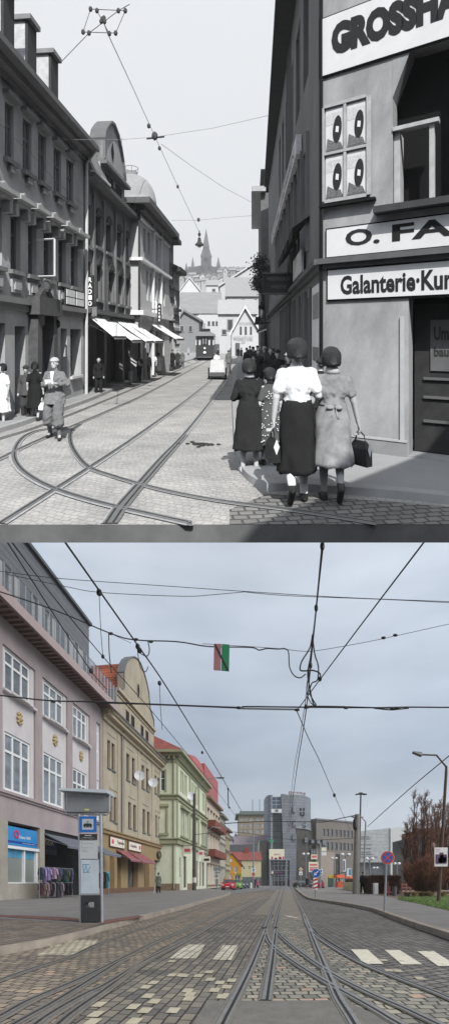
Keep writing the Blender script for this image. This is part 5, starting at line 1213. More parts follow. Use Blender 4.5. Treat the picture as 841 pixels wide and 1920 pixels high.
# traffic signs
def pole_at(px, pyb, px1, pyt, r=.03, z=.12, parent=None, m=None, name='pole', Y=None):
    p = gd(px, pyb, z) if Y is None else Vector((gx(px, Y), Y, z)); mb = MB(); mb.tube([p, A3(px1, pyt, p.y)], r, 8); return p, mb.build(name, m or m_metal, parent)
m_sblue = mat('sign_royal_blue', hexc('2458a6'), rough=.4, var=.04); m_sred = mat('sign_red', hexc('b8403a'), rough=.4, var=.05); m_swhite = mat('sign_white', hexc('dcdfe0'), rough=.5, var=.03)
def disc(c, r, th, m, parent, name='plate', n=32, fy=0):
    mb = MB(); mb.prism([c+Vector((r*math.cos(2*math.pi*k/n), fy, r*math.sin(2*math.pi*k/n))) for k in range(n)], (0, th, 0)); return mb.build(name, m, parent)
p = gd(720, 1708, .12); t = thing('no_stopping_sign', 'round no stopping sign, blue with red ring and cross, on a grey pole', 'traffic sign', p)
mb = MB(); mb.tube([p, A3(724, 1600, p.y)], .035, 8); mb.build('pole', m_metal, t)
c = A3(724.2, 1608.3, p.y)+V(0, -.06, 0); r_ = 12.2*p.y/F
disc(c, r_*1.04, .012, m_swhite, t, 'rim'); disc(c, r_, .004, m_sred, t, 'red_ring', fy=-.005); disc(c, r_*.76, .004, m_sblue, t, 'blue_field', fy=-.01)
mb = MB()
for a in (R(45), R(-45)):
    d = Vector((math.cos(a), 0, math.sin(a))); e_ = Vector((-d.z, 0, d.x)); q = c+V(0, -.0105-(.002 if a > 0 else 0), 0)
    mb.quad(q-d*r_*.8-e_*r_*.1, q+d*r_*.8-e_*r_*.1, q+d*r_*.8+e_*r_*.1, q-d*r_*.8+e_*r_*.1)
mb.build('cross', m_sred, t, fix=False)
p = gd(590.5, 1683, .12); t = thing('keep_left_sign', 'round blue sign with white arrow pointing down left over a red and white striped board', 'traffic sign', p); Y = p.y
mb = MB(); mb.tube([p, A3(590.5, 1632, Y)], .04, 8); mb.build('pole', m_pole, t)
c = A3(591.3, 1637.3, Y)+V(0, -.07, 0); r_ = 8*Y/F; disc(c, r_*1.05, .012, m_swhite, t, 'rim'); disc(c, r_, .005, m_sblue, t, 'blue_field', fy=-.006)
d = Vector((-.72, 0, -.69)); e_ = Vector((-d.z, 0, d.x)); q = c+V(0, -.011, 0); mb = MB()
mb.quad(q-d*r_*.7-e_*r_*.12, q+d*r_*.25-e_*r_*.12, q+d*r_*.25+e_*r_*.12, q-d*r_*.7+e_*r_*.12); mb.quad(q+d*r_*.75, q+d*r_*.1-e_*r_*.42, q+d*r_*.1+e_*r_*.42); mb.build('arrow', m_swhite, t, fix=False)
a, b = A3(586.5, 1646, Y-.08), A3(594.5, 1668, Y-.08); mb = MB(); mb.box((a.x, Y-.08, b.z), (b.x, Y-.06, a.z)); mb.build('board', m_swhite, t)
mb = MB(); w_, h_ = b.x-a.x, a.z-b.z
for k in range(3):
    z0 = b.z+h_*(k/3)+.01; mb.quad((a.x, Y-.083, z0), (b.x, Y-.083, z0+h_*.13), (b.x, Y-.083, min(a.z, z0+h_*.3)), (a.x, Y-.083, z0+h_*.17))
mb.build('stripes', m_sred, t, fix=False)
p = Vector((gx(563, 58), 58, .12)); t = thing('priority_sign', 'yellow diamond priority sign above a white square sign on a thin pole', 'traffic sign', p)
mb = MB(); mb.tube([p, A3(563, 1626, 58)], .05, 6); mb.build('pole', m_metal, t)
c = A3(563.3, 1630, 57.9); mb = MB()
for s_, o_ in ((3.9, 0),): mb.prism([c+V(s_*58/F, 0, 0), c+V(0, 0, s_*58/F), c-V(s_*58/F, 0, 0), c-V(0, 0, s_*58/F)], (0, .02, 0))
mb.build('rim', m_swhite, t); mb = MB(); s_ = 2.6; mb.prism([c+V(s_*58/F, -.02, 0), c+V(0, -.02, s_*58/F), c-V(s_*58/F, .02, 0), c-V(0, .02, s_*58/F)], (0, .01, 0)); mb.build('diamond', mat('sign_yellow', hexc('d2a545'), rough=.4, var=0), t)
a, b = A3(560, 1634, 57.9), A3(566.5, 1641, 57.9); mb = MB(); mb.box((a.x, 57.9, b.z), (b.x, 57.93, a.z)); pl_ = mb.build('plate', m_swhite, t); mb = MB(); mb.box((a.x+.15, 57.88, b.z+.12), (b.x-.1, 57.9, a.z-.25)); mb.build('symbol', m_sblue, pl_)
def small_sign(label, px, Y, pyt, plates, group=None, pr=.05):
    p = Vector((gx(px, Y), Y, .12)); t = thing('traffic_sign', label, 'traffic sign', p); mb = MB(); mb.tube([p, A3(px, pyt, Y)], pr, 6); mb.build('pole', m_metal, t)
    for kind, x0, x1, y0, y1, m in plates:
        a, b = A3(x0, y0, Y-.07), A3(x1, y1, Y-.07)
        if kind == 'b': mb = MB(); mb.box((a.x, Y-.07, b.z), (b.x, Y-.05, a.z)); mb.build('plate', m, t)
        if kind == 's': mb = MB(); mb.box((a.x, Y-.09, b.z), (b.x, Y-.071, a.z)); mb.build('symbol', m, t)
        if kind == 'd': disc((a+b)/2, (b.x-a.x)/2, .02, m, t)
    return t
small_sign('white sign with blue symbol above a red no entry plate on a tall mast', 474.5, 70, 1540, [('b', 471.5, 478, 1627, 1635, m_swhite), ('s', 473.5, 476, 1629, 1633, m_sblue), ('b', 471.5, 478, 1636.5, 1642, m_swhite), ('s', 472, 477.5, 1637, 1641.5, m_sred)], pr=.1)
small_sign('blue and white parking signs on a pole beside the keep left sign', 600, 62, 1580, [('b', 602.5-.5, 611, 1589, 1596, m_pcream), ('b', 602, 611.5, 1597.5, 1604, m_swhite), ('b', 598, 604, 1629, 1640, m_swhite), ('s', 599.5, 602.5, 1631, 1635, m_sblue), ('s', 599.5, 602.5, 1637, 1639, m_iron)], pr=.1)
small_sign('cluster of grey direction signs seen from behind at the left kerb end', 406, 48, 1622, [('d', 399.5, 408, 1625, 1634, m_metal), ('d', 407, 415, 1625, 1634, m_metal), ('b', 402, 412, 1634.5, 1638, m_metal), ('d', 402, 409, 1639, 1646, m_metal), ('b', 403, 409, 1648, 1660, m_metal)])
# ---- tram stop post
t = thing('tram_stop_post', 'steel tram stop post with grey roofed display, blue tram sign, timetable and bin', 'tram stop', gd(167, 1730, .12)); Y = gd(167, 1730, .12).y
def T(px, py, dy=0): return at(px, py, Y)+V(0, dy, 0)
mpost = mat('stop_steel', hexc('a3a8ad'), rough=.4, var=.12, scale=6, metal=.4); mgrey = mat('display_grey', hexc('7f8387'), rough=.6, var=.08, scale=3)
for x0, x1 in ((146.5, 151), (187, 192)):
    mb = MB(); xb = 150.5 if x0 < 160 else 188; mb.tube([V(gx((x0+x1)/2+(3 if x0 < 160 else 2), Y), Y, .12), T((x0+x1)/2, 1527)], .033, 10); mb.build('post', mpost, t)
mb = MB(); fr_ = [T(122, 1488), T(122, 1520), T(127, 1526), T(200, 1527.5), T(205, 1522), T(206, 1488)]; mb.tube(fr_, .026, 8); mb.build('display_frame', mpost, t)
a, b = T(127, 1491), T(200.5, 1523); mb = MB(); mb.box((a.x, Y-.06, b.z), (b.x, Y+.1, a.z)); mb.build('display', mgrey, t)
mb = MB(); a0, a1, b0, b1 = T(117, 1485.5, -.22), T(206, 1490.5, -.22), T(120, 1480, .1), T(208, 1482, .1)
mb.hexa([a0, a1, T(209, 1491, .3), T(119, 1486, .3), T(118, 1481, -.2), T(205, 1484, -.2), T(209, 1484, .3), T(120, 1481, .3)]); mb.build('roof', mat('stop_roof', hexc('b4bec6'), rough=.5, var=.06), t)
mb = MB(); a, b = T(160.5, 1517.5), T(168.5, 1520.5); mb.box((a.x, Y-.065, b.z), (b.x, Y-.06, a.z)); mb.build('sticker', mat('yellow_sticker', hexc('cfd07a'), rough=.6, var=0), t)
a, b = T(150.5, 1531), T(182, 1561); mb = MB(); mb.box((a.x, Y-.045, b.z), (b.x, Y-.02, a.z)); si = mb.build('tram_sign', mat('tram_blue', hexc('1566b5'), rough=.4, var=.03), t)
a, b = T(155.5, 1536), T(176.5, 1556); mb = MB(); mb.box((a.x, Y-.049, b.z), (b.x, Y-.045, a.z)); mb.build('field', mat('sign_grey_white', hexc('b5bcc4'), rough=.5, var=.03), si)
mb = MB(); y_ = Y-.055
def TB(x0, x1, y0, y1): 
    a, b = T(x0, y0), T(x1, y1); mb.box((a.x, y_, b.z), (b.x, y_+.004, a.z))
TB(158, 174, 1546, 1549); TB(159, 162, 1549.01, 1552); TB(163.5, 168.5, 1549.01, 1551.5); TB(170, 173.5, 1549.01, 1552); TB(160, 172, 1544.5, 1545.99); TB(165.6, 166.2, 1541.5, 1544.4); TB(163.5, 168.5, 1540.8, 1541.49)
mb.build('tram_symbol', mblk, si)
a, b = T(150.5, 1564), T(183, 1575.5); mb = MB(); mb.box((a.x, Y-.04, b.z), (b.x, Y-.02, a.z)); hd = mb.build('name_plate', mblk, t)
fS = Facade(0, Y, 1, 0, 1)
def stext(s_, x0, x1, y0, y1, m, par, off=.045, bold=.01):
    a, b = T(x0, y0), T(x1, y1); return text_on(s_, fS.P, a.x, b.x, b.z, a.z, 'lettering', m, par, off=off, bold=bold)
stext('Rybníček', 160.5, 173, 1565.5, 1568.5, mw, hd); stext('směr Fügnerova', 156, 177.5, 1570, 1571.5, mw, hd, bold=0); stext('Zóna Liberec - Jablonec n.N.', 153, 181, 1573, 1574.2, mw, hd, bold=0)
a, b = T(150.8, 1576), T(184, 1610.5); mb = MB(); mb.box((a.x, Y-.035, b.z), (b.x, Y-.02, a.z)); ti = mb.build('line_board', mat('line_board', hexc('b9bdc0'), rough=.5, var=.04), t)
for s_, x0, x1, y0, y1 in (('3', 154, 155.5, 1577.5, 1580), ('Horní Hanychov - centrum - Lidové sady', 153.5, 176, 1581, 1582.6), ('5', 154, 155.3, 1585.5, 1588), ('Viadukt - Fügnerova - Vratislavice', 153.5, 175.5, 1589, 1590.6), ('11   noční', 154, 162, 1592.5, 1594.6), ('Jablonec nad Nisou', 153.5, 167, 1596, 1597.6)): stext(s_, x0, x1, y0, y1, mblk, ti, off=.038, bold=0)
a, b = T(153, 1612), T(186, 1675); mb = MB(); mb.box((a.x, Y-.035, b.z), (b.x, Y-.02, a.z)); tt = mb.build('timetable', mat('timetable', hexc('b4bfc8'), rough=.4, var=.14, scale=5, streak=.6), t)
mb = MB(); y_ = Y-.04
for x0, y0, x1, y1 in ((156.5, 1620, 158.5, 1635), (158.5, 1635, 163, 1622), (163, 1622, 166, 1635), (166, 1635, 171, 1624), (156.5, 1621, 170, 1620.5), (157, 1636, 170, 1635)):
    mb.tube([T(x0, y0)+V(0, -.04, 0), T(x1, y1)+V(0, -.04, 0)], .006, 4)
mb.build('scribble', mat('scribble_blue', hexc('6f9cc0'), rough=.5, var=0), tt)
a, b = T(150.5, 1674.5), T(186.5, 1677.5); mb = MB(); mb.box((a.x, Y-.06, b.z), (b.x, Y, a.z)); mb.build('ledge', mpost, t)
# bin with an oval opening right through
mb = MB(); P = fS.P
x0, x1, z0, z1 = T(154, 0).x, T(184, 0).x, T(0, 1729.5).z, T(0, 1679).z; hx0, hx1, hz0, hz1 = T(160.5, 0).x, T(178, 0).x, T(0, 1702).z, T(0, 1691).z
for d0 in (-.05,):
    for bxx in ((x0, x1, z0, hz0), (x0, x1, hz1, z1), (x0, hx0, hz0+.001, hz1-.001), (hx1, x1, hz0+.001, hz1-.001)): mb.box((bxx[0], Y-.06, bxx[2]), (bxx[1], Y+.2, bxx[3]))
for cx_, cz_, sx_, sz_ in ((hx0, hz0, 1, 1), (hx0, hz1, 1, -1)): mb.prism([(cx_, Y-.059, cz_), (cx_+.05*sx_, Y-.059, cz_), (cx_, Y-.059, cz_+.05*sz_)], (0, .25, 0))
mb.box((x0+.01, Y-.07, z0+.02), (x1-.01, Y-.061, T(0, 1706).z)); mb.build('bin', mat('bin_black', hexc('2b2d2f'), rough=.5, var=.15, scale=6), t)
# ---- right side park furniture
rg = random.Random(11)
def twiggy(name, label, px0, px1, pyt, pyb, Y, depth, n, m, m_core, cat='hedge', seed=1):
    rr = random.Random(seed); x0, x1 = gx(px0, Y), gx(px1, Y); z1 = at(0, pyt, Y).z; z0 = .12
    t = thing(name, label, cat, ((x0+x1)/2, Y+depth/2, z0))
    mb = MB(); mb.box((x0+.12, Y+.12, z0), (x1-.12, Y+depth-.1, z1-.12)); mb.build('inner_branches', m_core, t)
    mb = MB()
    for _ in range(n):
        u = rr.random(); 
        if rr.random() < .7: p = V(rr.uniform(x0, x1), Y+rr.uniform(-.03, .15), rr.uniform(z0, z1))
        else: p = V(rr.uniform(x0, x1), rr.uniform(Y, Y+depth), z1-rr.uniform(0, .15))
        d = V(rr.uniform(-1, 1), rr.uniform(-1, .2), rr.uniform(-.3, 1)).normalized()*rr.uniform(.06, .2); s_ = d.cross(V(0, 1, 0.3)).normalized()*.014
        mb.quad(p-s_, p+s_, p+d+s_*.3, p+d-s_*.3)
    mb.build('twigs', m, t, fix=False); return t
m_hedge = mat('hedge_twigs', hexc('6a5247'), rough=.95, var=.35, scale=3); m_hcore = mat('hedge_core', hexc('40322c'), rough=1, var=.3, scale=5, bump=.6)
twiggy('hedge', 'clipped brown leafless hedge block behind the no stopping sign', 695, 751, 1642.5, 1677, 35, 2.0, 6000, m_hedge, m_hcore, seed=2)
twiggy('hedge', 'long low brown hedge in the distance behind the bushy tree', 751, 860, 1654, 1668, 52, 1.5, 4000, m_hedge, m_hcore, seed=3)
twiggy('hedge', 'low brown hedge behind the cream wall by the concrete pole', 650, 690, 1648, 1662, 62, 1.5, 2000, m_hedge, m_hcore, seed=4)
t = thing('garden_wall', 'low cream rendered wall behind the concrete pole', 'wall', V(gx(660, 47), 47, .12))
mb = MB(); mb.prism([(gx(642, 60), 60, .12), (gx(679, 43), 43, .12), (gx(679, 43), 43.3, .12), (gx(644, 60), 60.3, .12)], (0, 0, .95)); mb.build('wall', mat('cream_wall', hexc('c2bba2'), rough=.9, var=.12, scale=1), t)
t = thing('electric_cabinet', 'narrow white utility cabinet in front of the clipped hedge', 'cabinet', V(gx(704, 33.8), 33.8, .12)); a = V(gx(700.5, 33.5), 33.5, .12); b = V(gx(708, 33.5), 33.8, at(0, 1657, 33.5).z)
mb = MB(); mb.box(a, b); mb.box((a.x-.02, 33.48, b.z), (b.x+.02, 33.82, b.z+.05)); mb.build('cabinet_body', m_swhite, t); mb = MB(); mb.box((a.x+.03, 33.48, a.z+.05), (b.x-.03, 33.499, b.z-.05)); mb.build('door', mat('cabinet_door', hexc('c5c9c9'), rough=.5, var=.03), t)
# pink wooden sculpture chair
m_pw = mat('pink_wood', hexc('9a6660'), rough=.8, var=.15, scale=6)
t = thing('street_chair', 'dusty pink wooden armchair with a tall back beside the grey litter bin', 'chair', V(gx(729, 31), 31, .12)); Y = 31
def q(px, py): return at(px, py, Y)
mb = MB(); a, b = q(723, 1672), q(735, 1675); mb.box((a.x, Y, b.z), (b.x, Y+.5, a.z)); mb.build('seat', m_pw, t)
mb = MB(); a, b = q(728.5, 1661.5), q(735.5, 1671.9); mb.box((a.x, Y+.42, b.z), (b.x, Y+.5, a.z)); a, b = q(730, 1653), q(732, 1661.4); mb.box((a.x, Y+.42, b.z), (b.x, Y+.5, a.z)); mb.build('backrest', m_pw, t)
for px in (723.3, 727, 733.8):
    mb = MB(); a, b = q(px, 1675.1), q(px+1.4, 1684); mb.box((a.x, Y+.02, .12), (b.x, Y+.42, a.z)); mb.build('leg', m_pw, t)
t = thing('litter_bin', 'round dark grey litter bin beside the pink chair', 'bin', V(gx(738.5, 29.5), 29.5, .12)); c = V(gx(738.5, 29.5), 29.5, .12)
mb = MB(); mb.tube([c, c+V(0, 0, .5), c+V(0, 0, .62)], .14, 14, .155); mb.build('bin_body', mat('bin_grey', hexc('4f5254'), rough=.6, var=.12), t); mb = MB(); mb.tube([c+V(0, 0, .621), c+V(0, 0, .66)], .165, 14); mb.build('rim', m_iron, t)
t = thing('low_fence', 'low reddish wooden rail fence along the flower bed', 'fence', V(gx(770, 36), 36, .12)); mb = MB()
for z in (.55, .8): mb.box((gx(744, 36), 36, z), (gx(800, 36), 36.05, z+.09))
mb.build('rail', m_pw, t); mb = MB()
for k in range(8): x_ = gx(744+k*8, 36); mb.box((x_, 36.051, .12), (x_+.1, 36.14, .95))
mb.build('post', m_pw, t)
t = thing('park_bench', 'long low bench with pale seat at the right edge of the park', 'bench', V(gx(825, 30), 30, .12)); mb = MB(); mb.box((gx(795, 30), 30, .42), (gx(880, 30), 30.4, .5)); mb.build('seat', m_conc, t)
for px in (800, 830, 860): mb = MB(); mb.box((gx(px, 30), 30.05, .12), (gx(px+2, 30), 30.35, .419)); mb.build('leg', m_conc, t)
# ornamental grass tufts
m_dry = mat('dry_grass', hexc('a58d6c'), rough=.95, var=.3, scale=6)
for k, (px, lab) in enumerate(((762, 'leftmost tuft of dry ornamental grass in the flower bed'), (777, 'second tuft of dry ornamental grass from the left, under the bushy tree'), (790, 'third tuft of dry grass, just left of the brown lamp post'), (806, 'tuft of dry grass right behind the lamp post'), (830, 'tuft of dry ornamental grass at the right edge'))):
    c = V(gx(px, 28.5-.4*(k % 2)), 28.5-.4*(k % 2), .13); mb = MB(); rr = random.Random(k)
    for _ in range(420):
        a = rr.uniform(0, 6.28); l = rr.uniform(.25, .5); o_ = rr.uniform(.0, .12); p = c+V(o_*math.cos(a), o_*math.sin(a), 0); d = V(math.cos(a)*.55, math.sin(a)*.55, 1)*l; s_ = V(-math.sin(a), math.cos(a), 0)*.008
        e1 = p+d*.6; e2 = p+d*.8+V(math.cos(a), math.sin(a), -.6)*.22*l
        mb.quad(p-s_, p+s_, e1+s_, e1-s_); mb.quad(e1-s_, e1+s_, e2)
    tag(mb.build('ornamental_grass', m_dry, fix=False), lab, 'grass tuft', 'dry grass tufts in the flower bed')
# bare trees
def bare_tree(label, X, Y, H, spread, seed, m_bark, m_twig, nmain=11, twigs=5200, grow='column', r0=.11, name='bare_tree'):
    rr = random.Random(seed); t = thing(name, label, 'tree', (X, Y, .12)); tr = MB(); tw = MB(); tips = []
    for i in range(nmain):
        a = 2*math.pi*i/nmain+rr.uniform(-.2, .2); k = rr.uniform(.3, 1.0); hh = H*(rr.uniform(.8, 1.0) if k < .65 else rr.uniform(.62, .85))
        p = [V(X+.15*math.cos(a), Y+.15*math.sin(a), .12)]
        for s_ in range(1, 9):
            f = s_/8; rad = spread*k*(math.sin(min(1, f*1.5)*math.pi/2))*(1-.25*f); p.append(V(X+rad*math.cos(a)+rr.uniform(-.12, .12), Y+rad*math.sin(a)*.8+rr.uniform(-.12, .12), .12+hh*f))
        tr.tube(p, r0*rr.uniform(.6, 1), 6, .015)
        for s_ in range(2, 9):
            for _ in range(4):
                f = rr.random(); b = p[s_-1].lerp(p[s_], f); aa = rr.uniform(0, 6.28); l = rr.uniform(.4, 1.1)*(1-.5*s_/9)
                e = b+V(math.cos(aa)*.55, math.sin(aa)*.55, 1).normalized()*l; tr.tube([b, b.lerp(e, .5)+V(rr.uniform(-.05, .05), rr.uniform(-.05, .05), 0), e], .02, 4, .006, cap=False); tips.append((b, e))
    for _ in range(twigs):
        b, e = rr.choice(tips); p = b.lerp(e, rr.uniform(.1, 1.05)); d = V(rr.uniform(-.7, .7), rr.uniform(-.7, .7), rr.uniform(.1, 1)).normalized()*rr.uniform(.12, .42); s_ = d.cross(V(.3, 1, 0)).normalized()*.007
        tw.quad(p-s_, p+s_, p+d)
        for q_ in range(2):
            pp = p+d*rr.uniform(.3, .9); dd = V(rr.uniform(-1, 1), rr.uniform(-1, 1), rr.uniform(0, 1)).normalized()*rr.uniform(.05, .16); s2 = dd.cross(V(0, 1, .2)).normalized()*.009; tw.quad(pp-s2, pp+s2, pp+dd)
    tr.build('trunk', m_bark, t, fix=False); tw.build('crown', m_twig, t, fix=False); return t
m_bark = mat('bark_brown', hexc('5b463b'), rough=.95, var=.25, scale=5); m_twig = mat('twig_brown', hexc('745548'), rough=.95, var=.3, scale=2)
bare_tree('many-stemmed bare tree with upright reddish twigs, left of the lamp post', gx(790, 33), 33, 7.6, 1.6, 21, m_bark, m_twig, 20, 6500)
bare_tree('broad bare tree filling the right edge behind the lamp post', gx(838, 36), 36, 8.2, 2.2, 22, m_bark, m_twig, 20, 6500)
bare_tree('low dense red-brown shrub at the foot of the bare trees', gx(800, 30), 30, 2.4, 1.9, 23, m_bark, mat('twig_red', hexc('7d5544'), rough=.95, var=.3, scale=2), 22, 6500, r0=.05, name='bare_shrub')
# kiosk
m_or = mat('kiosk_orange', hexc('d2562c'), rough=.6, var=.1)
t = thing('market_kiosk', 'orange market kiosk with yellow parasol stall beside it', 'kiosk', V(gx(648, 85), 85, 0)); mb = MB(); mb.box((gx(632, 85), 85, .1), (gx(650, 85), 87, 1.2)); mb.build('counter', m_or, t)
mb = MB(); mb.prism([(gx(630, 85), 84.5, 1.9), (gx(652, 85), 84.5, 1.9), (gx(650, 85), 85.5, 2.5), (gx(632, 85), 85.5, 2.5)], (0, 2.4, 0)); mb.build('awning_roof', m_or, t)
mb = MB()
for px in (632, 641, 649.5): mb.tube([(gx(px, 85), 85, 1.2), (gx(px, 85), 85, 1.95)], .08, 5)
mb.build('post', m_swhite, t)
t = thing('market_stall', 'second orange topped stall further right behind the low wall', 'kiosk', V(gx(668, 88), 88, 0)); mb = MB(); mb.box((gx(655, 88), 88, .1), (gx(678, 88), 90, 1.3)); mb.build('counter', m_slate, t)
mb = MB(); mb.prism([(gx(653, 88), 87.6, 1.8), (gx(681, 88), 87.6, 1.7), (gx(676, 88), 88.6, 2.3), (gx(655, 88), 88.6, 2.4)], (0, 2.4, 0)); mb.build('awning_roof', m_or, t)
t = thing('flower_stall', 'green and yellow stall with a dark canopy by the office wall', 'kiosk', V(gx(622, 92), 92, 0)); mb = MB(); mb.box((gx(616, 92), 92, .1), (gx(624, 92), 93, 2.2)); mb.build('stall_body', mat('stall_green', hexc('3c6a5a'), rough=.7, var=.2), t)
mb = MB(); mb.box((gx(615, 92), 91.9, 1.9), (gx(628, 92), 91.99, 2.6)); mb.build('yellow_banner', mat('banner_yellow', hexc('c9b13a'), rough=.6, var=.1), t); mb = MB(); mb.prism([(gx(627, 92), 91, 2.6), (gx(643, 92), 91, 3.0), (gx(643, 92), 91, 3.15), (gx(627, 92), 91, 2.75)], (0, 2, 0)); mb.tube([(gx(628, 92), 91.5, .1), (gx(628, 92), 91.5, 2.7)], .05, 5); mb.build('canopy', m_iron, t)
poster('upright blue and white advertising totem beside the kiosk', 650, 657.5, 1628, 1643, 82, m_swhite, blocks=[(653, 657, 1629.5, 1641, mat('print_blue', hexc('3b86b4'), rough=.5, var=.2))], name='advert_totem', cat='advert')
t = thing('banner', 'white vertical banner with blue lettering on the lamp by the kiosk', 'banner', at(645, 1640, 79.8)); mb = MB(); a, b = at(642, 1611, 79.7), at(647, 1634, 79.7); mb.box((a.x, 79.6, b.z), (b.x, 79.66, a.z)); mb.build('cloth', m_swhite, t); mb = MB(); a, b = at(643.2, 1614, 79.5), at(645.8, 1632, 79.5); mb.box((a.x, 79.57, b.z), (b.x, 79.6, a.z)); mb.build('print', mat('print_navy', hexc('48617e'), rough=.5, var=.6, scale=6), t)
# ---- cars
def car(label, X, Y, rz, col, name='parked_car', L=4.2, W_=1.75, H=1.46, group='cars parked at the far kerb', wagon=False, lights=True):
    t = thing(name, label, 'car', (X, Y, 0), rz, group); m = mat('paint_'+col, hexc(col), rough=.3, var=.05, scale=2, spec=.8)
    # nose towards -y. stations along y with (z floor, belt z, half width)
    def ring(y, zb, zt_, hw, tw, n=6): return [(-hw, y, zb), (hw, y, zb), (hw*1.0, y, zb+(zt_-zb)*.55), (tw, y, zt_), (-tw, y, zt_), (-hw*1.0, y, zb+(zt_-zb)*.55)]
    h = L/2; w2 = W_/2; rs = [ring(-h, .3, .62, w2*.78, w2*.70), ring(-h+.18, .2, .78, w2*.95, w2*.84), ring(-h+.75, .2, .93, w2, w2*.9), ring(-h+1.15, .2, .98, w2, w2*.92), ring(0, .2, .99, w2, w2*.93), ring(h-.5, .2, 1.02, w2, w2*.92), ring(h-.12, .25, .95, w2*.95, w2*.86), ring(h, .35, .8, w2*.85, w2*.78)]
    mb = MB(); mb.loft([[Vector(p) for p in r] for r in rs]); o = mb.build('body', m, t, smooth=True, local=True)
    bv = o.modifiers.new('b', 'BEVEL'); bv.width = .03; bv.segments = 2; bv.limit_method = 'ANGLE'
    mb = MB(); c = [(-h+1.1, .99, w2*.9), (-h+1.75, H-.02, w2*.72), (.2, H, w2*.74), (h-.75 if not wagon else h-.4, H-.06, w2*.7), (h-.28, 1.0, w2*.85)]
    mb.loft([[V(-w_, y, z), V(w_, y, z), V(w_, y, .9), V(-w_, y, .9)] if k in (0, 4) else [V(-w_, y, z), V(w_, y, z), V(w2*.9, y, .9), V(-w2*.9, y, .9)] for k, (y, z, w_) in enumerate(c)]); mb.build('cabin', m, t, local=True)
    # glass
    g = MB(); e = .012
    def gq(*p): g.quad(*[V(*q_) for q_ in p])
    gq((-w2*.84, -h+1.14, 1.03), (w2*.84, -h+1.14, 1.03), (w2*.67, -h+1.70, H-.06), (-w2*.67, -h+1.70, H-.06))
    g2 = MB()
    g.v = [p+V(0, -e, e) for p in g.v]; g.build('windscreen', m_glass, t, local=True, fix=False)
    g = MB(); yr = h-.75 if not wagon else h-.4; gq((w2*.78, h-.33, 1.04), (-w2*.78, h-.33, 1.04), (-w2*.64, yr+.04, H-.1), (w2*.64, yr+.04, H-.1)); g.v = [p+V(0, e*1.5, e) for p in g.v]; g.build('rear_window', m_glass, t, local=True, fix=False)
    for s_ in (-1, 1):
        g = MB(); gq((s_*w2*.905, -h+1.35, 1.0), (s_*w2*.905, h-.75, 1.0), (s_*w2*.77, yr-.15, H-.12), (s_*w2*.77, -h+1.85, H-.1)); g.v = [p+V(s_*.015, 0, 0) for p in g.v]; g.build('side_window', m_glass, t, local=True, fix=False)
        mb = MB(); mb.ell((s_*(w2+.08), -h+1.3, 1.02), (.1, .06, .07), 8, 5); mb.build('mirror', m, t, local=True)
        for y in (-h+.8, h-.75):
            mb = MB(); mb.prism([V(s_*(w2-.2), y+.31*math.cos(k*math.pi/10), .31+.31*math.sin(k*math.pi/10)) for k in range(20)], V(s_*.21, 0, 0)); wh = mb.build('wheel', mat('tyre', (.015, .015, .016), rough=.9, var=.1), t, local=True)
            mb = MB(); mb.prism([V(s_*(w2+.012), y+.19*math.cos(k*math.pi/8), .31+.19*math.sin(k*math.pi/8)) for k in range(16)], V(s_*.01, 0, 0)); mb.build('rim', m_metal, wh, local=True)
        mb = MB(); mb.ell((s_*w2*.72, -h+.12, .68), (.2, .12, .09), 10, 6); mb.build('headlight', mat('headlight', hexc('c9d0d4'), rough=.1, var=0), t, local=True)
        mb = MB(); mb.ell((s_*w2*.78, h-.06, .82), (.14, .08, .12), 10, 6); mb.build('tail_light', mat('tail_light', hexc('8c1f1f'), rough=.2, var=0), t, local=True)
    mb = MB(); mb.box((-w2*.55, -h-.015, .36), (w2*.55, -h+.1, .5)); mb.build('grille', m_iron, t, local=True)
    mb = MB(); mb.box((-.26, -h-.03, .4), (.26, -h-.016, .51)); mb.build('number_plate', m_swhite, t, local=True)
    return t
car('bright red hatchback parked first at the far left kerb', gx(429, 60), 62.5, R(-6), 'b3242e')
car('lime green hatchback parked second behind the red car', gx(443.5, 68), 70.5, R(-6), '6fa03a')
car('dark grey estate parked third behind the green car', gx(451.5, 77), 79, R(-6), '4b4f55', wagon=True)
car('slate blue estate parked last in the row by the left kerb', gx(458.5, 86), 88, R(-6), '3c434c', wagon=True)
car('dark red car seen from behind near the keep left sign', gx(601, 72), 74, R(170), '8c2a3a', group='cars by the square')
car('black car parked in front of the dark stone wall', gx(574, 80), 82, R(90), '26282b', group='cars by the square')
car('black car half hidden behind the man in black', gx(588, 88), 90, R(178), '1f2124', group='cars by the square')
# ---- people of the new street
def dk(h): return mat('cloth_'+h, hexc(h), rough=.95, var=.18, scale=7)
m_skin = mat('skin', hexc('b98d78'), rough=.6, var=.05); m_hair = mat('hair_dark', (.03, .024, .02), rough=.6, var=.2, scale=20); m_hair2 = mat('hair_grey', hexc('8b8781'), rough=.6, var=.2, scale=20)
def sp(label, px, Y, rz, kind, top, low, H=1.7, stride=.5, z=.12, hairm=None, **k):
    return simple_person('person', label, (gx(px, Y), Y, z), rz, kind, dk(top), dk(low), hairm or m_hair, m_skin, H=H, stride=stride, **k)
sp('person in a grey-green coat with a walking stick outside the brown shops', 297, 38, R(20), 'coat', '61665c', '1f2023', H=1.72, stride=.2)
t = thing('walking_stick', 'thin pale walking stick held by the person in grey-green coat', 'stick', (gx(289, 37.6), 37.6, .12)); mb = MB(); mb.tube([(gx(288.5, 37.6), 37.6, .12), (gx(291.5, 37.7), 37.7, .98), (gx(292.5, 37.7), 37.7, 1.02)], .018, 5); mb.build('shaft', m_swhite, t)
sp('person in black with bare legs standing near the keep left sign', 575, 66, R(180), 'coat', '1d1e21', '8f7061', H=1.8, stride=.2)
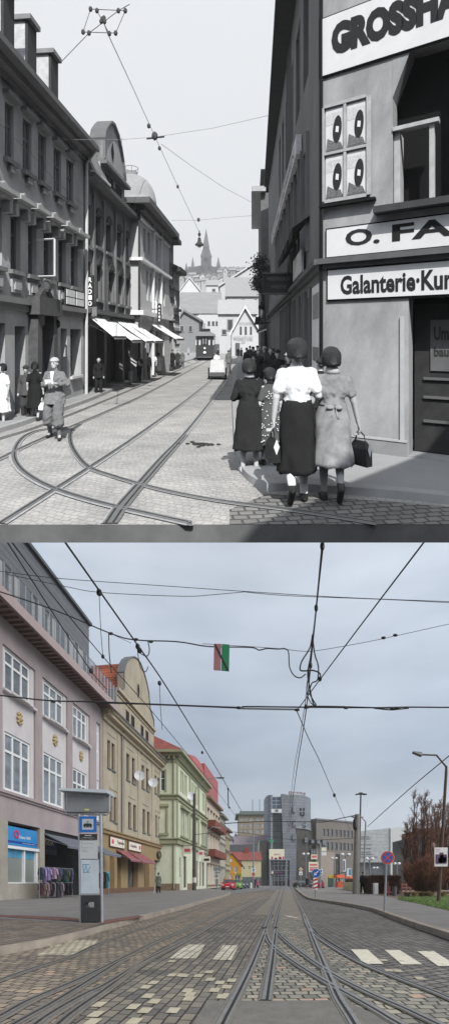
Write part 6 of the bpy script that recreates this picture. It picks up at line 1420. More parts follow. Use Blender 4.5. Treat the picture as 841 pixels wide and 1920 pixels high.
sp('person in dark jacket and pale cap beside the sign mast', 477, 74, R(160), 'suit', '2f3744', '2a2c33', hairm=m_hair2)
sp('person in pink jacket standing beside the dark stone wing', 482.5, 76, R(200), 'coat', 'b54d6b', '3a3438', H=1.35)
sp('person in a dark plum coat beside the tower doors', 540.5, 95, R(0), 'coat', '46304a', '202024', H=1.75)
sp('person in dark navy clothes walking away beside the concrete pole', 679, 37, R(5), 'suit', '25262c', '1b1c20', H=1.78)
sp('person in orange jacket behind the red parked car', 421, 66, R(150), 'suit', 'b06b3c', '2c2a2c', H=1.7)
t = thing('bollard', 'white bollard beside the sign mast', 'bollard', (gx(470, 74), 74, .12)); mb = MB(); mb.tube([(gx(470, 74), 74, .05), (gx(470, 74), 74, .9)], .16, 8); mb.ell((gx(470, 74), 74, .9), (.16, .16, .12), 8, 5); mb.build('post', m_swhite, t)
# ---- overhead wires
m_wire = mat('wire_dark', (.035, .037, .04), rough=.6, var=0)
def zwire(px_pts, z, r, parent, m=None, name='wire', n=5, sub=4):
    pts = [atz(x, y, z) for x, y in px_pts]; mb = MB(); mb.tube(smooth_path(pts, sub) if len(pts) > 2 else pts, r, n); return mb.build(name, m or m_wire, parent)
def dwire(px_pts, Y, r, parent, m=None, name='wire', sub=4):
    pts = [at(x, y, Y if not isinstance(Y, (list, tuple)) else Y[i]) for i, (x, y) in enumerate(px_pts)]; mb = MB(); mb.tube(smooth_path(pts, sub), r, 5); return mb.build(name, m or m_wire, parent)
def bead(parent, px, py, Y, r=.03, lx=1, lz=1.4, name='clamp'):
    mb = MB(); mb.ell(at(px, py, Y), (r*lx, r, r*lz), 8, 5); mb.build(name, m_iron, parent)
def yz(py, z): return (z-1)*F/(1655-py)
t = thing('contact_wire', 'heavy twisted tram wire running from upper left down along the house row', 'overhead wire', atz(255, 1205, 6.2), group='tram wires overhead')
zwire([(100, 985), (120, 1013), (255, 1205), (305, 1277), (360, 1366), (410, 1448), (452, 1520)], 6.2, .017, t)
for px, py in ((186, 1111), (258, 1212), (262, 1220), (299, 1281), (379, 1411), (427, 1479)): bead(t, px, py, yz(py, 6.2), .05)
zwire([(186, 1111), (190, 1190), (193, 1229)], 6.2, .006, t, name='hanger') if False else dwire([(186, 1111), (189, 1180), (193, 1230)], yz(1111, 6.2), .006, t, name='hanger')
dwire([(299, 1281), (301, 1330), (304, 1368)], yz(1281, 6.2), .008, t, name='hanger'); dwire([(427, 1479), (428, 1513), (431, 1513)], yz(1479, 6.2), .03, t, name='hanger')
t = thing('contact_wire', 'thin tram wire from the top left corner crossing the pink terrace', 'overhead wire', atz(170, 1258, 6.0), group='tram wires overhead')
zwire([(-5, 990), (12, 1013), (100, 1150), (171, 1258), (200, 1292)], 6.0, .011, t); zwire([(0, 985), (20, 1013), (100, 1118), (193, 1231), (300, 1352), (400, 1475), (445, 1535)], 6.3, .011, t); bead(t, 171, 1258, yz(1258, 6.0), .05); bead(t, 193, 1231, yz(1231, 6.3), .04)
t = thing('contact_wire', 'pair of tram wires running up the middle above the tracks', 'overhead wire', atz(575, 1320, 6.0), group='tram wires overhead')
zwire([(606, 985), (604, 1013), (594, 1120), (583, 1230), (574, 1325), (565, 1385), (556, 1440), (548, 1500), (541, 1560)], 6.0, .016, t)
zwire([(609, 985), (606, 1015), (592, 1140), (580, 1240), (571, 1320), (560, 1390), (551, 1440), (544, 1500), (538, 1560)], 6.0, .010, t)
for px, py in ((603.5, 1024), (592, 1140), (582, 1248), (572, 1325), (541, 1548)): bead(t, px, py, yz(py, 6.0), .035, 1, 2.2)
t = thing('span_wire', 'thick cross-street span wire with insulators above the whole street', 'overhead wire', at(300, 1320, 14), group='span wires overhead')
Y = 14.5
dwire([(-30, 1301), (10, 1305), (95, 1314), (180, 1316), (300, 1321), (445, 1326.5), (460, 1325), (560, 1326), (700, 1327), (765, 1326), (841, 1326.5), (900, 1326)], Y, .024, t)
dwire([(180, 1318), (300, 1322), (445, 1328)], Y-.05, .014, t); dwire([(445, 1328.5), (500, 1329.5), (556, 1330.5)], Y-.05, .03, t, m=m_metal, name='rod'); dwire([(700, 1328), (730, 1331), (745, 1330), (765, 1328)], Y-.05, .022, t); dwire([(575, 1324), (640, 1325), (735, 1328)], Y-.06, .02, t)
for px, py in ((100, 1315), (447, 1327), (556, 1331), (575, 1326), (648, 1327), (735, 1328), (745, 1328)): bead(t, px, py, Y-.06, .05, 1.8, 1)
t = thing('span_wire', 'upper cross wire carrying the red and green section board', 'overhead wire', at(400, 1211, 12), group='span wires overhead'); Y = 12
dwire([(-20, 1103), (100, 1143), (208, 1188), (255, 1200), (330, 1203), (380, 1211), (408, 1213), (470, 1214), (485, 1219), (500, 1216), (520, 1217), (532, 1216)], Y, .016, t)
dwire([(532, 1216), (540, 1222), (542, 1250), (550, 1266), (562, 1271), (572, 1264)], Y, .016, t, name='loop_cable')
dwire([(204, 1187), (205, 1225), (209, 1262)], Y, .014, t, name='hanger'); dwire([(204, 1187), (212, 1190), (246, 1206)], Y, .006, t)
dwire([(277, 1202), (280, 1218), (276, 1230), (263, 1224), (257, 1208)], Y, .014, t, name='loop_cable'); dwire([(257, 1212), (262, 1248), (272, 1260), (278, 1250)], Y, .012, t, name='loop_cable'); 
dwire([(380, 1207), (430, 1210), (520, 1216), (565, 1221), (600, 1219), (690, 1203), (760, 1188), (841, 1170), (900, 1158)], Y+.1, .007, t)
for px, py in ((208, 1188), (255, 1199), (283, 1203), (718, 1196), (740, 1191)): bead(t, px, py, Y, .04, 1.6, 1)
t = thing('span_wire', 'two thin sagging cross wires highest above the street', 'overhead wire', at(460, 1110, 11), group='span wires overhead'); Y = 11
dwire([(-20, 1068), (105, 1084), (300, 1098), (460, 1109), (640, 1120), (841, 1128), (900, 1130)], Y, .007, t); dwire([(10, 1076), (120, 1099), (190, 1111), (340, 1118), (400, 1115), (460, 1109.5)], Y-.1, .007, t); dwire([(460, 1110), (540, 1117), (720, 1124), (841, 1130)], Y-.1, .007, t)
t = thing('section_board', 'square board half rose and half green with a black diagonal bar, hung on the wire', 'sign board', at(415, 1232, 11.9)); Y = 11.85
def A2(x, y): return at(x, y, Y)
mb = MB(); mb.hexa([A2(400, 1256), A2(413.5, 1257), A2(413.5, 1257)+V(0, .02, 0), A2(400, 1256)+V(0, .02, 0), A2(401, 1207), A2(414.5, 1207), A2(414.5, 1207)+V(0, .02, 0), A2(401, 1207)+V(0, .02, 0)]); mb.build('rose_half', mat('board_rose', hexc('a8757b'), rough=.7, var=.1), t)
mb = MB(); mb.hexa([A2(414.3, 1257), A2(429, 1258.5), A2(429, 1258.5)+V(0, .02, 0), A2(414.3, 1257)+V(0, .02, 0), A2(415.3, 1207.3), A2(430, 1208.5), A2(430, 1208.5)+V(0, .02, 0), A2(415.3, 1207.3)+V(0, .02, 0)]); mb.build('green_half', mat('board_green', hexc('1f8a5f'), rough=.7, var=.05), t)
mb = MB(); o_ = V(0, -.006, 0); mb.hexa([A2(401, 1208)+o_, A2(404.5, 1208)+o_, A2(404.5, 1208)+V(0, -.001, 0), A2(401, 1208)+V(0, -.001, 0), A2(425, 1257.5)+o_, A2(429, 1257.5)+o_, A2(429, 1257.5)+V(0, -.001, 0), A2(425, 1257.5)+V(0, -.001, 0)]); mb.build('diagonal_bar', m_iron, t)
t = thing('feeder_cable', 'black looping feeder cables hanging round the middle tram wires', 'cable', at(575, 1260, 12)); Y = 12
for pts, r in (([(585, 1190), (580, 1215), (565, 1240), (562, 1256), (572, 1258), (585, 1257), (598, 1262), (600, 1272)], .02), ([(585, 1190), (589, 1225), (596, 1250), (594, 1275), (584, 1281), (580, 1300), (592, 1322)], .018), ([(583, 1225), (576, 1262), (580, 1290), (586, 1318), (592, 1324)], .018), ([(582, 1250), (574, 1290), (580, 1315), (590, 1324)], .014)): dwire(pts, Y, r, t, name='cable')
t = thing('contact_wire', 'diagonal tram wire descending from upper right to the span wire', 'overhead wire', atz(700, 1140, 6.1), group='tram wires overhead')
zwire([(815, 985), (795, 1015), (700, 1140), (600, 1273), (557, 1331)], 6.1, .014, t); bead(t, 599, 1273, yz(1273, 6.1), .05)
zwire([(555, 1331), (578, 1385), (600, 1430), (626, 1491), (655, 1556)], 6.1, .014, t, name='wire'); bead(t, 626, 1491, yz(1491, 6.1), .09)
t = thing('span_wire', 'long beaded wire rising to the right edge from the square', 'overhead wire', at(760, 1480, 30), group='span wires overhead')
dwire([(900, 1368), (841, 1417), (760, 1485), (688, 1550)], [20, 24, 32, 45], .03, t)
t = thing('span_wire', 'low far cross wire between the tower and the concrete pole', 'overhead wire', at(560, 1538, 44), group='span wires overhead')
dwire([(420, 1544), (500, 1540), (580, 1541), (606, 1541), (640, 1534), (668, 1528)], 44, .045, t); dwire([(365, 1565), (440, 1560), (560, 1575), (668, 1571)], 50, .03, t)
# =================================================== THE OLD STREET (upper, black and white print look)
setS('t')
rd = brick_mat('old_cobbles', (.38, .375, .365), (.32, .317, .31), (.24, .238, .235), .10, .08, .008, rotz=R(20), warp=.05, rough=.95, bump=.35)
rdr = brick_mat('old_setts', (.22, .217, .21), (.15, .148, .145), (.06, .06, .06), .16, .11, .014, rotz=R(-8), warp=.02, rough=.9, bump=.8)
m_opave = gry(.27, var=.1, scale=1.2, bump=.3, bscale=40, rough=.95); m_okerb = gry(.3, var=.15, scale=3)
m_deck = mat('deck_edge', (.075, .075, .075), rough=.85, var=.55, scale=.9)
YF = 1.9*F/(983.5-635)
# the ramp deck that carries the street; its front edge is a plain grey fascia
g = MB(); g.quad((-14, YF, 0), (16, YF, 0), (16, 60, 0), (-14, 60, 0)); struct('road', g, rd, fix=False)
g = MB(); g.quad((-60, 60, 0), (70, 60, 0), (70, 700, 0), (-60, 700, 0)); struct('ground', g, gry(.28, var=.2, scale=.3), fix=False)
# fascia with local z chosen so that its lower edge is 0.17 m below the deck surface
g = MB(); zf = -.185
g.quad((-14, YF, zf), (16, YF, zf), (16, YF, -.001), (-14, YF, -.001)); g.quad((-14, YF, zf), (16, YF, zf), (16, 60, -.6), (-14, 60, -.6)); struct('deck', g, m_deck, fix=False)
def ogd(x, y, z=0): return gd(x, y, z)
# pavements
pavement([(400, 664), (350, 678), (300, 700), (240, 722), (170, 752), (100, 778), (0, 812), (-200, 860)], [(-9, 5.2, .1), (-9, 60, .1)], h=.1, kw=.14, m=m_opave, mk=m_okerb)
pavement([(1400, 1005), (841, 946), (700, 932), (560, 922), (510, 921), (485, 915), (462, 900), (448, 880), (440, 850), (437, 800), (435, 750), (436, 710), (440, 690), (446, 676), (450, 668)], [(6, 40, .1), (16, 40, .1), (16, 5, .1)], h=.1, kw=.16, m=m_opave, mk=m_okerb)
g = MB(); g.quad(*[ogd(x, y, .004) for x, y in ((430, 955), (500, 926), (700, 938), (860, 952), (900, 983), (430, 983))]); struct('road_setts', g, rdr, fix=False)
# rails
m_steel_b, m_groove_b, m_bed_b = m_steel, m_groove, m_bed
m_steel, m_groove, m_bed = gry(.12, rough=.4, var=.2, scale=9), gry(.035, rough=.8, var=.2, scale=9), gry(.3, rough=.9, var=.2, scale=6)
t = thing('tram_track', 'straight double tram rails running from lower left towards the old tram', 'tram track', ogd(260, 905), group='old street tram rails')
rail([(-60, 1020), (0, 982), (105, 916), (170, 875), (260, 815), (350, 750), (392, 716), (425, 690), (452, 668)], t, 1, bed=.07); rail([(160, 1030), (200, 982), (222, 950), (260, 907), (305, 856), (360, 797), (420, 720), (443, 690), (462, 668)], t, 1, bed=.07, zoff=.0004); rail([(172, 1030), (213, 982), (235, 950), (270, 907), (312, 858), (350, 815)], t, 1, bed=.03, zoff=.0008, head=.035)
t = thing('tram_track', 'tram rails curving past the left pavement behind the walking man', 'tram track', ogd(210, 767), group='old street tram rails')
rail([(-60, 885), (0, 860), (30, 845), (80, 822), (135, 799), (210, 767), (280, 735), (360, 692), (410, 666)], t, 1, bed=.06, zoff=.0012); rail([(-60, 845), (0, 822), (65, 802), (150, 770), (240, 733), (320, 700), (395, 668)], t, 1, bed=.05, zoff=.0016)
t = thing('tram_track', 'sharply looping tram rails crossing the straight ones in the foreground', 'tram track', ogd(60, 890), group='old street tram rails')
rail([(135, 800), (80, 805), (50, 815), (32, 832), (26, 855), (38, 878), (68, 900), (105, 917), (150, 932), (210, 948), (285, 965), (400, 990)], t, 1, bed=.07, zoff=.002); rail([(150, 795), (133, 808), (132, 830), (145, 855), (168, 877), (210, 892), (260, 907), (330, 924), (420, 940), (560, 958), (760, 990)], t, 1, bed=.05, zoff=.0024)
m_steel, m_groove, m_bed = m_steel_b, m_groove_b, m_bed_b
g = MB(); c = ogd(380, 833, .004); rr = random.Random(2)
for _ in range(26):
    p = c+V(rr.gauss(0, .12), rr.gauss(0, .07), 0); g.prism([p+V(.04*math.cos(k), .03*math.sin(k), 0) for k in (0, 1.2, 2.4, 3.6, 4.8)], (0, 0, .02))
tag(g.build('horse_dung', gry(.04, var=.3, scale=20)), 'small dark heap of dung on the cobbles in mid-street', 'dung')

# ---- materials
o_wall = gry(.34, var=.28, scale=1.1, bump=.25, bscale=20, streak=.5, rough=.95); o_dark = gry(.045, var=.2, scale=3); o_black = gry(.008, var=.2, scale=3, rough=.95)
o_trim = gry(.16, var=.15, scale=3); o_white = gry(.62, var=.08, scale=2); o_frame = gry(.09, var=.15, scale=4); o_glass = mat('old_glass', (.09, .09, .09), rough=.15, var=.7, scale=1.4); o_curt = gry(.75, var=.12, scale=3)
o_roof = gry(.09, var=.25, scale=2.5, bump=.4, bscale=18); o_light = gry(.5, var=.1, scale=1.5); o_mid = gry(.3, var=.15, scale=1.2, streak=.5)
fA = Facade(-5.79, 0, .0818, 1, 1)
def UA(px): return fA.u(px)
hs = thing('tenement_house', 'weathered grey three storey house with hooded windows, dark eaves and three dormers', 'house', fA.P(UA(20), 0))
u0, u1 = UA(-90), UA(157)
topw = [(9.5, 26), (43, 59.5), (72, 87), (101, 115), (125, 138)]; midw = [(20, 39), (53, 69), (82, 98), (110, 124), (133, 146)]
tw_ = [(UA(-45), UA(-18), 6.0, 7.32)]+[(UA(a), UA(b), 6.0, 7.32) for a, b in topw]; mw_ = [(UA(-22), UA(4), 3.5, 4.82)]+[(UA(a), UA(b), 3.5, 4.82) for a, b in midw]
gf = [(UA(-12), UA(10), .1, 2.25), (UA(28), UA(48), .1, 2.2), (UA(58), UA(88), .1, 2.25), (UA(91), UA(101), .7, 2.2), (UA(114), UA(126), .7, 2.2), (UA(132), UA(152), .75, 2.2)]
mb = MB(); fA.wall(mb, u0, u1, 0, 7.75, tw_+mw_+gf, depth=.3); fA.body(mb, u0, u1, 0, 7.7, 6, o=-.5); mb.build('wall', o_wall, hs)
for q in tw_: fA.window(hs, *q, o_frame, o_curt, o=-.1, fw=.07, cols=2, trans=(.62,), sill=.12, msill=o_trim)
for i, q in enumerate(mw_): fA.window(hs, *q, o_frame, o_glass, o=-.16, fw=.06, cols=2, trans=(.65,), sill=.1, msill=o_trim)
for q in mw_:
    mb = MB(); c = (q[0]+q[1])/2; w2 = (q[1]-q[0])/2+.14
    fA.box(mb, c-w2, c+w2, 5.08, 5.18, 0, .34); fA.box(mb, c-w2+.05, c+w2-.05, 4.99, 5.079, 0, .22)
    mb.prism([fA.P(c-w2*.5, 5.181, .02), fA.P(c, 5.33, .02), fA.P(c+w2*.5, 5.181, .02)], fA.n*.22)
    for s_ in (-1, 1): fA.box(mb, c+s_*(w2-.1)-.06, c+s_*(w2-.1)+.06, 4.72, 4.989, 0, .2)
    mb.build('window_hood', gry(.32, var=.2, scale=4), hs)
    mb = MB(); fA.box(mb, q[0], q[1], 2.98, 3.3, .0, .05); fA.box(mb, q[0]+.08, q[1]-.08, 3.05, 3.23, .05, .08); mb.build('apron', o_wall, hs)
mb = MB()
for q in tw_: fA.box(mb, q[0]-.1, q[1]+.1, 7.4, 7.5, 0, .16); fA.box(mb, q[0]+.1, q[1]-.1, 5.72, 5.86, 0, .1)
fA.box(mb, u0, u1, 2.72, 2.86, 0, .14); fA.box(mb, u0, u1, 2.55, 2.719, 0, .06); fA.box(mb, u0, u1, 7.7, 7.8, 0, .1); mb.build('string_course', o_trim, hs)
mb = MB(); fA.box(mb, u0, u1+.05, 7.98, 8.12, -.2, .52); fA.box(mb, u0, u1+.03, 7.81, 7.979, -.2, .3); mb.build('eaves', gry(.1, var=.2, scale=2), hs)
mb = MB(); mb.prism([fA.P(u0, 8.12, .5), fA.P(u0, 10.6, -2.4), fA.P(u0, 8.12, -5.5)], fA.d*(u1-u0)); rf = mb.build('roof', o_roof, hs)
for x0, x1, zt_ in ((-2, 24, 9.95), (29, 66, 9.9), (77, 107, 9.85)):
    uu = UA(x1)-.4; mb = MB(); fA.box(mb, uu, uu+.4, 8.3, zt_-.12, -1.4, -.05); dm = mb.build('dormer', gry(.42, var=.25, scale=5), rf)
    mb = MB(); fA.box(mb, uu-.06, uu+.46, zt_-.119, zt_, -1.6, .12); mb.build('dormer_roof', gry(.17, var=.15, scale=4), dm)
    mb = MB(); fA.box(mb, uu+.0, uu+.44, 8.3, zt_-.12, -.049, .02); mb.build('dormer_front', o_dark, dm)
mb = MB(); mb.tube([fA.P(u1-.03, 8.1, .5), fA.P(u1-.03, 7.6, .12), fA.P(u1-.03, .1, .1)], .05, 6); mb.build('downpipe', o_light, hs)
# portal and ground floor fittings
mb = MB(); a, b = gf[2][0], gf[2][1]
fA.box(mb, a-.12, a+.1, .0, 2.5, 0, .25); fA.box(mb, b-.1, b+.12, 0, 2.5, 0, .25); fA.box(mb, a-.2, b+.2, 2.5, 2.95, .0, .34); mb.prism([fA.P(a, 2.951, .02), fA.P((a+b)/2, 3.3, .02), fA.P(b, 2.951, .02)], fA.n*.2)
mb.ell(fA.P((a+b)/2, 3.25, .2), (.14, .14, .2), 8, 6); mb.build('portal', gry(.06, var=.35, scale=8), hs)
mb = MB()
for q in gf: fA.box(mb, q[0], q[1], q[2], q[3], -.45, -.3)
mb.build('dark_opening', o_black, hs)
mb = MB()
for q in gf[3:]: fA.box(mb, q[0]-.02, q[1]+.02, q[2]-.08, q[2]-.002, -.2, .08)
mb.build('sill', o_light, hs)
mb = MB(); q = gf[5]; fA.box(mb, q[0]+.1, q[1]-.1, q[2], q[3]-.1, -.299, -.27); mb.build('shop_window', o_glass, hs)
# open casement
mb = MB(); q = mw_[2]; P = fA.P
for (za, zb2) in ((3.5, 4.45),):
    for z_ in (za, zb2): mb.tube([P(q[1], z_, .0), P(q[1]-.05, z_, .5)], .025, 4)
    mb.tube([P(q[1]-.05, za, .5), P(q[1]-.05, zb2, .5)], .025, 4)
mb.build('open_casement', o_white, hs)
# notice boards above the ledge
t = thing('notice_board', 'four small white notices on a dark board above the ledge of the weathered house', 'sign', P(UA(118), 3, 0)); a, b = UA(116), UA(153)
mb = MB(); fA.box(mb, a, b, 2.88, 3.38, .06, .1); mb.build('board', o_dark, t)
for i in range(2):
    for j in range(2): mb = MB(); c = a+(b-a)*(.06+.48*i); fA.box(mb, c, c+(b-a)*.4, 2.92+.23*j, 3.12+.23*j, .1, .12); mb.build('notice', o_white, t)
t = thing('wall_lamp', 'small dark lantern fixed beside the carved portal', 'lamp', P(UA(96), 2.3, .2)); mb = MB(); mb.tube([P(UA(92), 2.45, 0), P(UA(92), 2.45, .25)], .015, 4); mb.ell(P(UA(92), 2.3, .25), (.07, .07, .12), 8, 6); mb.build('lantern', o_black, t)

# ---- house B with the gable
hb = thing('gabled_house', 'dark house with round-topped gable, ornate narrow windows and shops under white awnings', 'house', fA.P(UA(160), 0))
u0, u1 = UA(158), UA(245); fB = fA
topw = [(179, 189, 5.3, 6.3), (199, 208, 5.3, 6.4), (218, 227, 5.3, 6.4), (234, 241, 5.3, 6.4)]; midw = [(182, 189, 3.55, 4.75), (204, 213, 3.55, 4.75), (222, 230, 3.55, 4.75), (237, 243, 3.55, 4.75)]
topw = [(a, b, 5.15, 6.25) for a, b, c, d in topw]; midw = [(a, b, 3.3, 4.5) for a, b, c, d in midw]
ops = [(UA(a), UA(b), c, d) for a, b, c, d in topw+midw]+[(UA(162), UA(170), 5.0, 6.4), (UA(163), UA(171), 3.3, 4.5)]
sh = [(UA(164), UA(196), .1, 2.3), (UA(200), UA(230), .1, 2.3), (UA(233), UA(243), .1, 2.3)]
o_wB = gry(.13, var=.25, scale=1.6, streak=.6, bump=.2, bscale=20)
mb = MB(); fB.wall(mb, u0, u1, 0, 7.2, ops+sh, depth=.3); fB.body(mb, u0, u1, 0, 7.1, 6, o=-.6)
for px in (174, 193, 215, 232): fB.box(mb, UA(px)-.07, UA(px)+.07, 2.8, 6.9, .0, .08)
mb.build('wall', o_wB, hb)
for q in ops: fB.window(hb, *q, gry(.07), o_glass, o=-.15, fw=.06, cols=2, trans=(.65,), sill=.08, msill=o_trim)
for q in ops[4:8]+ops[:4]:
    mb = MB(); c = (q[0]+q[1])/2; w2 = (q[1]-q[0])/2; mb.prism([P(c-w2, q[3]+.01, .01), P(c-w2*.7, q[3]+.2, .01), P(c, q[3]+.3, .01), P(c+w2*.7, q[3]+.2, .01), P(c+w2, q[3]+.01, .01)], fB.n*.06); mb.build('window_arch', o_dark, hb)
mb = MB(); fB.box(mb, u0, u1, 7.2, 7.35, -.2, .35); fB.box(mb, u0, u1, 2.75, 2.9, 0, .22); fB.box(mb, u0, u1, 2.35, 2.74, 0, .05); mb.build('cornice', gry(.07, var=.2), hb)
mb = MB(); fB.box(mb, u0, UA(188), 7.351, 7.42, .2, .4); mb.build('gutter', o_light, hb)
pol = [fB.uz(x, y) for x, y in [(187, 318), (187, 302), (190.5, 300), (190, 262), (193, 246), (199, 236), (204, 231), (210, 236), (217, 255), (223, 280), (227, 305), (229, 325), (231, 340), (231, 380)]]
pol = [(a, max(b, 7.36)) for a, b in pol]
mb = MB(); mb.prism([P(a, b, .05) for a, b in pol], fB.n*-.4); mb.build('gable', gry(.3, var=.2, scale=2, streak=.4), hb)
mb = MB(); cop = [P(a, b, -.15) for a, b in pol[1:-1]]
for a, b in zip(cop, cop[1:]): mb.hexa([a+fB.n*.3, b+fB.n*.3, b-fB.n*.3, a-fB.n*.3, a+fB.n*.3+V(0,0,.09), b+fB.n*.3+V(0,0,.09), b-fB.n*.3+V(0,0,.09), a-fB.n*.3+V(0,0,.09)])
zg = fB.z(190, 305)-.3; fB.box(mb, pol[0][0]-.1, pol[-1][0]+.1, 8.15, 8.27, .05, .3); mb.build('coping', gry(.12, var=.15), hb)
for x0, x1 in ((195, 200), (203, 208), (214, 218), (220, 224.5)):
    mb = MB(); fB.box(mb, UA(x0), UA(x1), 7.45, 8.0, .05, .09); w_ = mb.build('window', o_frame, hb); mb = MB(); fB.box(mb, UA(x0)+.04, UA(x1)-.04, 7.5, 7.95, .09, .1); mb.build('pane', o_black, w_)
c, z = fB.uz(208, 285); mb = MB(); mb.prism([P(c-.15, z, .06), P(c, z+.35, .06), P(c+.15, z, .06), P(c, z-.35, .06)], fB.n*.02); mb.build('gable_vent', o_black, hb)
mb = MB(); mb.prism([P(u0, 7.4, .3), P(u0, 9.3, -.5), P(u0, 10.0, -3), P(u0, 7.4, -5.5)], fB.d*(UA(192)-u0)); mb.prism([P(UA(192), 7.4, .3), P(UA(192), 8.6, -3), P(UA(192), 7.4, -5.5)], fB.d*(u1-UA(192))); mb.build('roof', gry(.13, var=.25, scale=3, bump=.4), hb)
mb = MB()
for q in sh: fB.box(mb, q[0], q[1], q[2], q[3], -.75, -.6)
mb.build('dark_opening', o_black, hb)
# awnings
m_aw = gry(.72, var=.08, scale=3)
awning(fB, UA(162), UA(188), 2.72, 1.98, .95, m_aw, 'first white awning of the old shops, nearest the weathered house', valance=.1, grp='white shop awnings', frame=o_dark)
awning(fB, UA(190), UA(212), 2.62, 1.85, 1.15, m_aw, 'second white awning, narrow and steep, under the gabled house', valance=.1, grp='white shop awnings', frame=o_dark)
awning(fB, UA(214), UA(231), 2.66, 1.8, 1.3, m_aw, 'third white awning of the old shops, under the middle of the gabled house', valance=.08, grp='white shop awnings', frame=o_dark)
awning(fB, UA(233), UA(252), 2.66, 1.8, 1.35, m_aw, 'fourth white awning, largest, at the corner of the domed house', valance=.08, grp='white shop awnings', frame=o_dark)
# signs of the shops
t = thing('vertical_sign', 'dark upright sign with white letters RADIO hanging from the corner of the gabled house', 'shop sign', P(UA(166), 4, .3))
Yr = 14.9; a, b = at(162, 516, Yr), at(175.5, 574, Yr)
mb = MB(); mb.box((a.x, Yr, b.z), (b.x, Yr+.08, a.z)); mb.build('panel', gry(.03), t)
fR = Facade(a.x, Yr, 1, 0, 1); hgt = a.z-b.z; wd = b.x-a.x
for i, ch in enumerate('RADIO'):
    zc = a.z-hgt*(.03+.192*(i+1)); text_on(ch, fR.P, wd*.25, wd*.78, zc, zc+hgt*.15, 'lettering', gry(.85, var=0), t, off=.01, bold=.03)
mb = MB(); mb.tube([(a.x-.6, Yr+.04, a.z-.1), (b.x, Yr+.04, a.z-.1)], .015, 4); mb.build('bracket', o_black, t)
a, b = at(165, 575, Yr), at(181, 593, Yr); mb = MB(); mb.box((a.x, Yr+.02, b.z), (b.x, Yr+.06, a.z)); tag(mb.build('small_board', gry(.15, var=.3, scale=8)), 'small grey board hung below the RADIO sign', 'shop sign')
for lab, x0, x1, z0, z1, txt in (('white lettered shop board over the first two awnings', 184, 203, 2.4, 2.72, 'MÖBEL'), ('pale shop board between the second and fourth awnings', 206, 221, 2.45, 2.68, 'SCHUHE')):
    t = thing('shop_sign', lab, 'shop sign', P(UA(x0), z0, .1)); mb = MB(); fB.box(mb, UA(x0), UA(x1), z0, z1, .06, .1); mb.build('board', gry(.12, var=.3, scale=6), t); text_on(txt, fB.P, UA(x0)+.1, UA(x1)-.1, z0+.06, z1-.06, 'lettering', gry(.6, var=0), t, off=.105, bold=.02)

# ---- house C with dome
fC = Facade(-5.39, 0, .0818, 1, 1)
def UC(px): return fC.u(px)
hc = thing('domed_house', 'bright plastered corner house with dark bracketed eaves and a grey dome', 'house', fC.P(UC(262), 0))
u0, u1 = UC(262), UC(317); o_wC = gry(.42, var=.1, scale=1, streak=.4)
fCs = Facade(fC.P(u0, 0).x, fC.P(u0, 0).y, -1, 0, 1)
if fCs.n.y > 0: fCs.n = -fCs.n
top = [(269, 273), (277, 281), (288, 291), (293, 296), (303, 305.5)]; mid = [(274, 278), (281, 284.5), (291, 294), (297, 300), (306, 309)]
ops = [(UC(a), UC(b), 5.9, 7.0) for a, b in top]+[(UC(a), UC(b), 3.7, 5.1) for a, b in mid]+[(UC(a), UC(b), .1, 2.3) for a, b in ((268, 274), (280, 286), (292, 297), (303, 308))]
mb = MB(); fC.wall(mb, u0, u1, 0, 7.7, ops, depth=.25); fCs.wall(mb, 0, 3, 0, 7.7, [], depth=.1); fC.body(mb, u0+.2, u1, 0, 7.6, 6, o=-.4); mb.build('wall', o_wC, hc)
for q in ops: fC.window(hc, *q, gry(.3), o_glass, o=-.12, fw=.07, cols=1, trans=(.6,))
mb = MB()
for z, h, o_ in ((5.35, .14, .18), (2.95, .2, .22), (7.2, .1, .1)):
    fC.box(mb, u0-o_, u1, z, z+h, .001, o_); fCs.box(mb, .001, 3, z, z+h, .001, o_)
for px in (286, 301): fC.box(mb, UC(px)-.1, UC(px)+.1, .1, 7.6, 0, .1)
mb.build('trim', o_white, hc)
mb = MB(); fC.box(mb, u0-.6, u1, 7.75, 8.0, -.3, .6); fCs.box(mb, .001, 3, 7.752, 7.998, .001, .6); fC.box(mb, u0-.3, u1, 7.5, 7.749, .0, .3)
k = 0
while k < 14: fCs.box(mb, .1+k*.22, .2+k*.22, 7.5, 7.748, .001, .4); k += 1
mb.build('eaves', gry(.07, var=.2), hc)
mb = MB(); mb.tube([fCs.P(.0, 7.7, .12), fCs.P(.0, .2, .12)], .05, 6); mb.build('downpipe', o_dark, hc)
mb = MB(); P1, P2, P3, P4 = fC.P(u0-.6, 8.0, .6), fC.P(u1, 8.0, .6), fC.P(u1, 8, -6), fC.P(u0-.6, 8, -6); R1, R2 = fC.P(u0+1.2, 9.0, -1.6), fC.P(u1, 9.0, -1.6)
mb.add([P1, P2, P3, P4, R1, R2], [(0, 1, 5, 4), (1, 2, 5), (2, 3, 4, 5), (3, 0, 4), (0, 3, 2, 1)]); mb.build('roof', gry(.3, var=.15), hc)
mb = MB(); cc = fC.P(u0+.9, 8.02, -.65); rings = []
for k in range(10):
    a = k*math.pi/20; rr_ = 1.15*math.cos(a)**.85+.03; rings.append([cc+V(rr_*math.cos(j*math.pi/12), rr_*math.sin(j*math.pi/12), 1.45*math.sin(a)) for j in range(24)])
mb.loft(rings); dmo = mb.build('dome', gry(.28, var=.15, scale=4), hc, smooth=True)
mb = MB(); mb.tube([cc+V(0, 0, 1.4), cc+V(0, 0, 1.6)], .3, 14); mb.tube([cc+V(.32*math.cos(k*math.pi/8), .32*math.sin(k*math.pi/8), 1.8) for k in range(17)], .015, 4)
